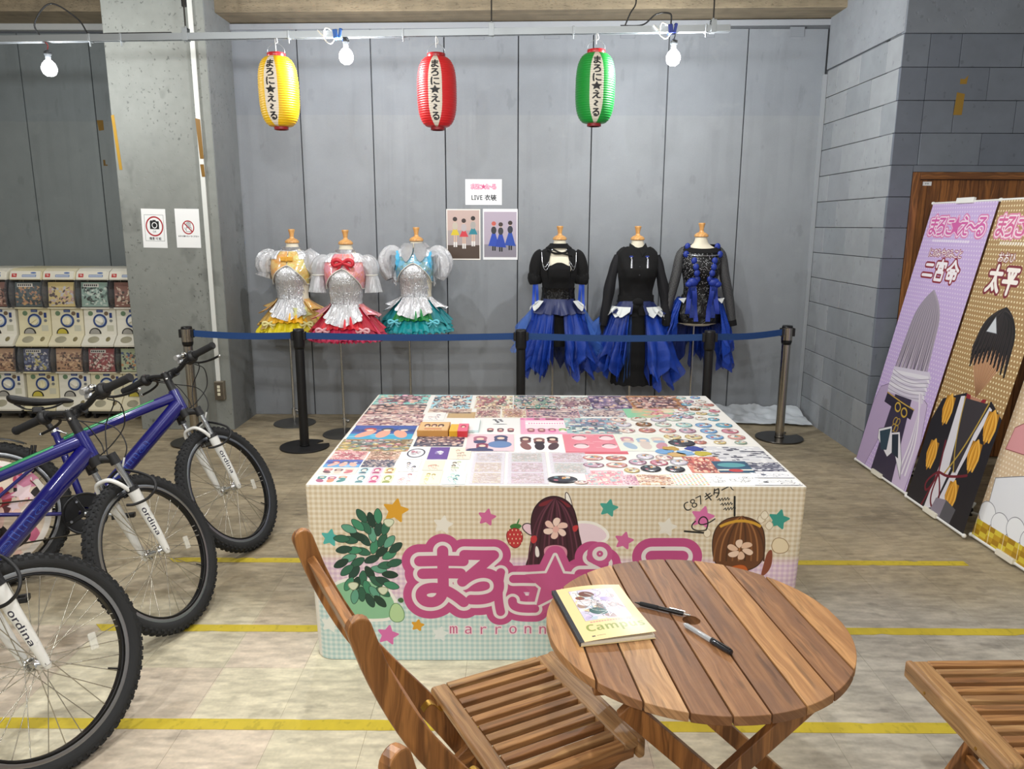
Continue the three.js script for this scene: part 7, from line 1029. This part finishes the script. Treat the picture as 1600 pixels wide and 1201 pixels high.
function pen(x0, z0, x1, z1, label, parts) { const L = Math.hypot(x1 - x0, z1 - z0), t = thing('pen', label, 'pen', [x0, 0.7065, z0], -Math.atan2(z1 - z0, x1 - x0)); for (const [n, prof, m] of parts) obj(n, place(lathe(prof.map(([r, y]) => [r, y * L]), 20), 0, 0, 0, 0, 0, -Math.PI / 2), m, t); return t; }
{
  const p1 = pen(0.298, -1.7395, 0.422, -1.6755, 'black push button pen pointing at the notebook', [['tip', [[0.0004, 0], [0.0012, 0.012], [0.0022, 0.05], [0.0046, 0.11]], M.darkSteel], ['grip', [[0.0046, 0.1], [0.0055, 0.12], [0.0057, 0.42], [0.005, 0.44], [0.0001, 0.44]], M.rubber], ['barrel', [[0.005, 0.43], [0.0052, 0.44], [0.0052, 0.86], [0.004, 0.88], [0.0001, 0.88]], M.blackGloss], ['button', [[0.0028, 0.87], [0.0028, 0.97], [0.002, 1], [0.0001, 1]], M.chrome]]);
  obj('clip', rbx(0.04, 0.002, 0.004, 0.0008, 0.108, 0.0072, 0), M.chrome, p1);
  const clear = phy('#dfe6ea', 0.08, 0, { transparent: true, opacity: 0.42 });
  const p2 = pen(0.397, -1.638, 0.476, -1.514, 'clear barrelled pen with a black capped end near the table hole', [['barrel', [[0.0004, 0], [0.0035, 0.03], [0.0058, 0.08], [0.006, 0.9], [0.0001, 0.9]], clear], ['refill', [[0.0001, 0.02], [0.0028, 0.06], [0.0028, 0.86], [0.0001, 0.86]], std('#2a2c30', 0.4)], ['end_cap', [[0.0001, 0.6], [0.0062, 0.6], [0.0066, 0.66], [0.0066, 0.985], [0.005, 1], [0.0001, 1]], phy('#22242a', 0.12, 0, { transparent: true, opacity: 0.85 })]]);
  obj('clip', rbx(0.055, 0.002, 0.004, 0.0008, 0.118, 0.0085, 0.002), M.blackGloss, p2);
}
// ---------------------------------------------------------------- leaning roll banners
function bannerGround(x, w, h, bg, dot, gap, r) { x.fillStyle = bg; x.fillRect(0, 0, w, h); x.fillStyle = dot; for (let j = 0, y = 10; y < h; j++, y += gap) for (let X = (j % 2) * gap / 2 + 6; X < w; X += gap) { x.beginPath(); x.arc(X, y, r, 0, 7); x.fill(); } }
const poly = (x, c, pts, line, lw = 4) => { x.beginPath(); pts.forEach((p, i) => (i ? x.lineTo(p[0], p[1]) : x.moveTo(p[0], p[1]))); x.closePath(); x.fillStyle = c; x.fill(); if (line) { x.strokeStyle = line; x.lineWidth = lw; x.stroke(); } };
const curve = (x, c, lw, pts) => { x.strokeStyle = c; x.lineWidth = lw; x.lineCap = 'round'; x.beginPath(); x.moveTo(pts[0][0], pts[0][1]); for (let i = 1; i < pts.length - 1; i++) x.quadraticCurveTo(pts[i][0], pts[i][1], (pts[i][0] + pts[i + 1][0]) / 2, (pts[i][1] + pts[i + 1][1]) / 2); x.lineTo(pts[pts.length - 1][0], pts[pts.length - 1][1]); x.stroke(); };
const banner1 = (x, w, h) => {
  bannerGround(x, w, h, '#c6aede', '#dccdea', 26, 6);
  LOGO(x, 92, 150, 130, 86, [38, '#d680b4', 24, '#f0dcec', 11, '#cf5fa4']);
  x.fillStyle = '#e6dcf0'; for (let i = 0; i < 16; i++) x.fillRect(130 + i * 26, 236, 18, 16);
  word(x, 'にのみやのみこと', 160, 320, 58, 47, 26, '#8a2434'); word(x, 'にのみやのみこと', 160, 320, 58, 47, 11, '#f4eef4'); word(x, '二宮命', 190, 430, 140, 138, 30, '#8a2434'); word(x, '二宮命', 190, 430, 140, 138, 14, '#f4eef4');
  // plain drapery composition in the print's colours
  reseed(12); for (let i = 0; i < 46; i++) { const a = i / 45; curve(x, ['#8c8292', '#a89eac', '#6e6676', '#c0b6c2'][i % 4], 15, [[330, 560], [200 + a * 280, 640 + 30 * Math.abs(a - 0.5)], [170 + a * 340, 900], [150 + a * 370 + 20 * Math.sin(i), 1130 + (i % 5) * 14]]); }
  poly(x, '#3a3248', [[250, 1180], [470, 1170], [520, 1800], [230, 1800]]); poly(x, '#b9a4c8', [[40, 1250], [260, 1160], [240, 1500], [130, 1800], [0, 1800], [0, 1380]], '#6a5878'); poly(x, '#cdbbda', [[450, 1160], [640, 1240], [700, 1500], [680, 1800], [520, 1800]], '#6a5878');
  for (let i = 0; i < 7; i++) { poly(x, i % 2 ? '#e8e4ee' : '#d6cfe0', [[130, 1090 + i * 22], [560, 1050 + i * 26], [600, 1090 + i * 26], [150, 1130 + i * 22]]); } for (let i = 0; i < 6; i++) curve(x, '#9a90a8', 4, [[140, 1110 + i * 26], [340, 1150 + i * 22], [580, 1090 + i * 26]]);
  for (let i = 0; i < 5; i++) curve(x, ['#ece6f0', '#bfb0cc'][i % 2], 14, [[560 - i * 8, 1200], [600 + i * 12, 1420], [560 + i * 20, 1700]]);
  poly(x, '#2c2638', [[150, 1265], [520, 1300], [515, 1370], [145, 1335]]); curve(x, '#c8a44a', 8, [[150, 1268], [330, 1290], [520, 1303]]); for (const [a, b] of [[330, 1330], [420, 1345]]) { x.strokeStyle = '#c9a640'; x.lineWidth = 12; x.beginPath(); x.ellipse(a, b, 34, 26, 0.3, 0, 7); x.stroke(); } for (let i = 0; i < 4; i++) { x.strokeStyle = '#b8973e'; x.lineWidth = 7; x.beginPath(); x.ellipse(350 + (i % 2) * 34, 1420 + (i >> 1) * 44, 20, 26, 0.5, 0, 7); x.stroke(); }
  poly(x, '#eceaf0', [[180, 1520], [330, 1460], [350, 1500], [440, 1470], [560, 1640], [600, 1740], [440, 1600], [380, 1660], [200, 1580]], '#4a4458'); poly(x, '#2f4654', [[200, 1530], [325, 1478], [350, 1620], [280, 1640]]); poly(x, '#26323e', [[360, 1510], [432, 1488], [510, 1630], [420, 1620]]);
};
const banner2 = (x, w, h) => {
  bannerGround(x, w, h, '#a8875a', '#ecdfb8', 27, 6);
  LOGO(x, 92, 150, 130, 86, [38, '#d680a4', 24, '#f0dce4', 11, '#cf5f94']); x.fillStyle = '#efe6d8'; for (let i = 0; i < 16; i++) x.fillRect(130 + i * 26, 236, 18, 16);
  word(x, 'おおひ', 190, 320, 62, 60, 26, '#7a2430'); word(x, 'おおひ', 190, 320, 62, 60, 11, '#f4eee8'); word(x, '太平', 200, 440, 160, 160, 32, '#7a2430'); word(x, '太平', 200, 440, 160, 160, 15, '#f2ece6');
  // an open paper fan under a black tassel, in the print's colours
  x.save(); x.translate(400, 1090); for (let i = 0; i < 15; i++) { x.rotate(i ? 0 : -0.62); x.fillStyle = i % 2 ? '#b88a66' : '#c29672'; x.beginPath(); x.moveTo(0, 0); x.lineTo(-18, -330); x.lineTo(18, -330); x.fill(); x.fillStyle = '#8a6244'; x.fillRect(-2, -320, 4, 320); x.rotate(0.086); } x.restore();
  reseed(15); for (let i = 0; i < 60; i++) curve(x, ['#221e1e', '#3a3230', '#161212'][i % 3], 16, [[410, 590 + (i % 4) * 8], [250 + i * 5.4, 640], [205 + i * 6.6, 770 + 60 * Math.abs(i - 30) / 30 + (i % 6) * 22]]); poly(x, '#c9cdd2', [[340, 640], [400, 730], [290, 730]], '#5a5a60');
  poly(x, '#221f24', [[60, 1160], [300, 1080], [420, 1160], [560, 1080], [700, 1150], [700, 1800], [0, 1800], [0, 1300]]); poly(x, '#b5826a', [[330, 1090], [480, 1090], [410, 1280]]); poly(x, '#8f2630', [[300, 1085], [345, 1085], [430, 1300], [400, 1380]]); poly(x, '#8f2630', [[510, 1080], [470, 1085], [390, 1300], [420, 1380]]);
  poly(x, '#d9d6de', [[250, 1110], [290, 1100], [390, 1480], [330, 1760], [230, 1800], [260, 1500]]); poly(x, '#d9d6de', [[560, 1110], [590, 1120], [470, 1500], [420, 1800], [330, 1800], [420, 1480]]); poly(x, '#3a3538', [[310, 1110], [540, 1100], [440, 1520], [360, 1500]]); curve(x, '#b39542', 12, [[545, 1095], [470, 1330], [330, 1560]]); curve(x, '#b39542', 10, [[300, 1105], [330, 1330], [420, 1520]]);
  for (const [a, b] of [[150, 1200], [130, 1480], [560, 1380], [470, 1640], [620, 1200]]) { poly(x, '#a8741e', [[a - 50, b - 70], [a + 50, b - 70], [a + 60, b + 20], [a, b + 110], [a - 60, b + 20]]); for (let i = 0; i < 9; i++) curve(x, ['#d99a32', '#c08424', '#e8b04a'][i % 3], 16, [[a, b - 80], [a - 60 + i * 15, b - 20], [a - 30 + i * 8, b + 60 + (i % 3) * 12]]); }
  for (const pts of [[[240, 1380], [260, 1500], [270, 1560]], [[560, 1500], [400, 1560], [270, 1560]], [[270, 1560], [150, 1640], [200, 1720], [280, 1570]], [[270, 1560], [380, 1680], [330, 1780], [260, 1720], [275, 1570]], [[270, 1560], [230, 1700], [190, 1800]]]) curve(x, '#6e1f2c', 15, pts);
  poly(x, '#8a8290', [[330, 1700], [440, 1680], [420, 1800], [300, 1800]]); poly(x, '#57565c', [[440, 1680], [560, 1700], [540, 1800], [420, 1800]]);
};
const banner3 = (x, w, h) => {
  bannerGround(x, w, h, '#d9c0a0', '#efe0cc', 26, 6); LOGO(x, 92, 150, 130, 86, [38, '#d680a4', 24, '#f0dce4', 11, '#cf5f94']);
  poly(x, '#e9e6ea', [[220, 700], [480, 700], [520, 1150], [180, 1150]], '#8a8490'); poly(x, '#d99a9e', [[60, 1180], [260, 1060], [300, 1180], [200, 1290], [40, 1300]], '#8a4a4a'); poly(x, '#e0c8b4', [[240, 1080], [330, 1080], [330, 1180], [240, 1180]], '#8a6a58');
  poly(x, '#1d1a1e', [[300, 1360], [700, 1240], [700, 1640], [420, 1600]]); for (let i = 0; i < 12; i++) { x.fillStyle = '#c9622a'; x.beginPath(); x.arc(300 + i * 20, 1370 + i * 24, 24, 0, 7); x.fill(); } poly(x, '#e6e8ee', [[40, 1460], [280, 1380], [420, 1640], [300, 1700], [60, 1640]], '#7a7a84'); for (let i = 0; i < 5; i++) { x.fillStyle = '#eef0f4'; x.strokeStyle = '#8a8a94'; x.lineWidth = 4; x.beginPath(); x.ellipse(70 + i * 130, 1650 + (i % 2) * 20, 78, 60, 0.2, 0, 7); x.fill(); x.stroke(); }
  for (let j = 0; j < 4; j++) for (let i = 0; i < 12; i++) { x.fillStyle = ['#d8c240', '#c09a28', '#a8801e'][(i + j) % 3]; x.fillRect(i * 60, 1700 + j * 26, 60, 26); } x.strokeStyle = '#f0e8c8'; x.lineWidth = 4; for (let i = 0; i < 6; i++) { x.beginPath(); x.moveTo(i * 130, 1700); x.lineTo(i * 130 + 20, 1800); x.stroke(); }
};
function banner(z, x, w, draw, label, lean, skew = 0) {
  const H = 1.79, t = thing('roll_banner', label, 'banner', [x, 0.012, z], -Math.PI / 2 + skew), tilt = new THREE.Matrix4().makeRotationX(-lean), A = (g) => g.applyMatrix4(tilt);
  const tex = canvasTex(700, 1800, draw), m = std('#ffffff', 0.42, 0, { map: tex });
  const sheet = grid(10, 30, (u, v) => [lerp(-w / 2, w / 2, u), lerp(0.008, H, v), 0.004 * Math.sin(u * Math.PI) * Math.sin(v * 3)]); obj('printed_sheet', A(thick(sheet, 0.0008)), m, t);
  obj('top_bar', A(merge([cyl(0.0065, 0.0065, w + 0.012, 0, H, -0.003, 0, 0, Math.PI / 2, 14), sph(0.011, w / 2 + 0.008, H, -0.003, 1, 1, 1, 12), sph(0.011, -w / 2 - 0.008, H, -0.003, 1, 1, 1, 12)])), M.white, t); obj('top_clip', A(rbx(0.18, 0.035, 0.02, 0.004, 0.02, H + 0.006, 0.002)), M.white, t);
  obj('bottom_bar', A(merge([cyl(0.0085, 0.0085, w + 0.012, 0, 0.01, -0.004, 0, 0, Math.PI / 2, 14), sph(0.012, w / 2 + 0.008, 0.01, -0.004, 1, 1, 1, 12), sph(0.012, -w / 2 - 0.008, 0.01, -0.004, 1, 1, 1, 12)])), M.white, t); obj('bottom_clip', A(rbx(0.13, 0.03, 0.02, 0.004, -0.02, 0.014, 0.004)), M.offwhite, t);
  const tp = V(0, H * Math.cos(lean) - 0.01, -H * Math.sin(lean) - 0.012), jn = V(0, 0.5, -0.3);
  obj('stand_pole', [rod(V(0, 0.02, -0.2), tp, 0.008, 0.006, 12)], std('#8b8b8b', 0.35, 0.7), t); obj('stand_foot', [rod(V(0, 0.03, -0.2), V(0, 0.006, -0.01), 0.008, 0.008), rod(V(0, 0.03, -0.2), V(-0.2, 0.001, -0.36), 0.008, 0.008), rod(V(0, 0.03, -0.2), V(0.2, 0.001, -0.36), 0.008, 0.008)], M.white, t); obj('stand_hub', rbx(0.04, 0.05, 0.04, 0.008, 0, 0.03, -0.2), M.black, t);
  return t;
}
banner(-4.785, 2.388, 0.69, banner1, 'lavender dotted roll banner farthest from the camera, beside the block wall', 0.193);
banner(-4.092, 2.37, 0.59, banner2, 'tan dotted roll banner with black cloth and golden tufts, middle of three', 0.193);
banner(-3.5, 2.425, 0.6, banner3, 'cream dotted roll banner with yellow plaid bottom, nearest the camera', 0.193, 0.02);

// ---------------------------------------------------------------- shadows on, picture
scene.traverse((o) => { if (o.isMesh) { o.castShadow = true; o.receiveShadow = true; } });
renderer.render(scene, camera);
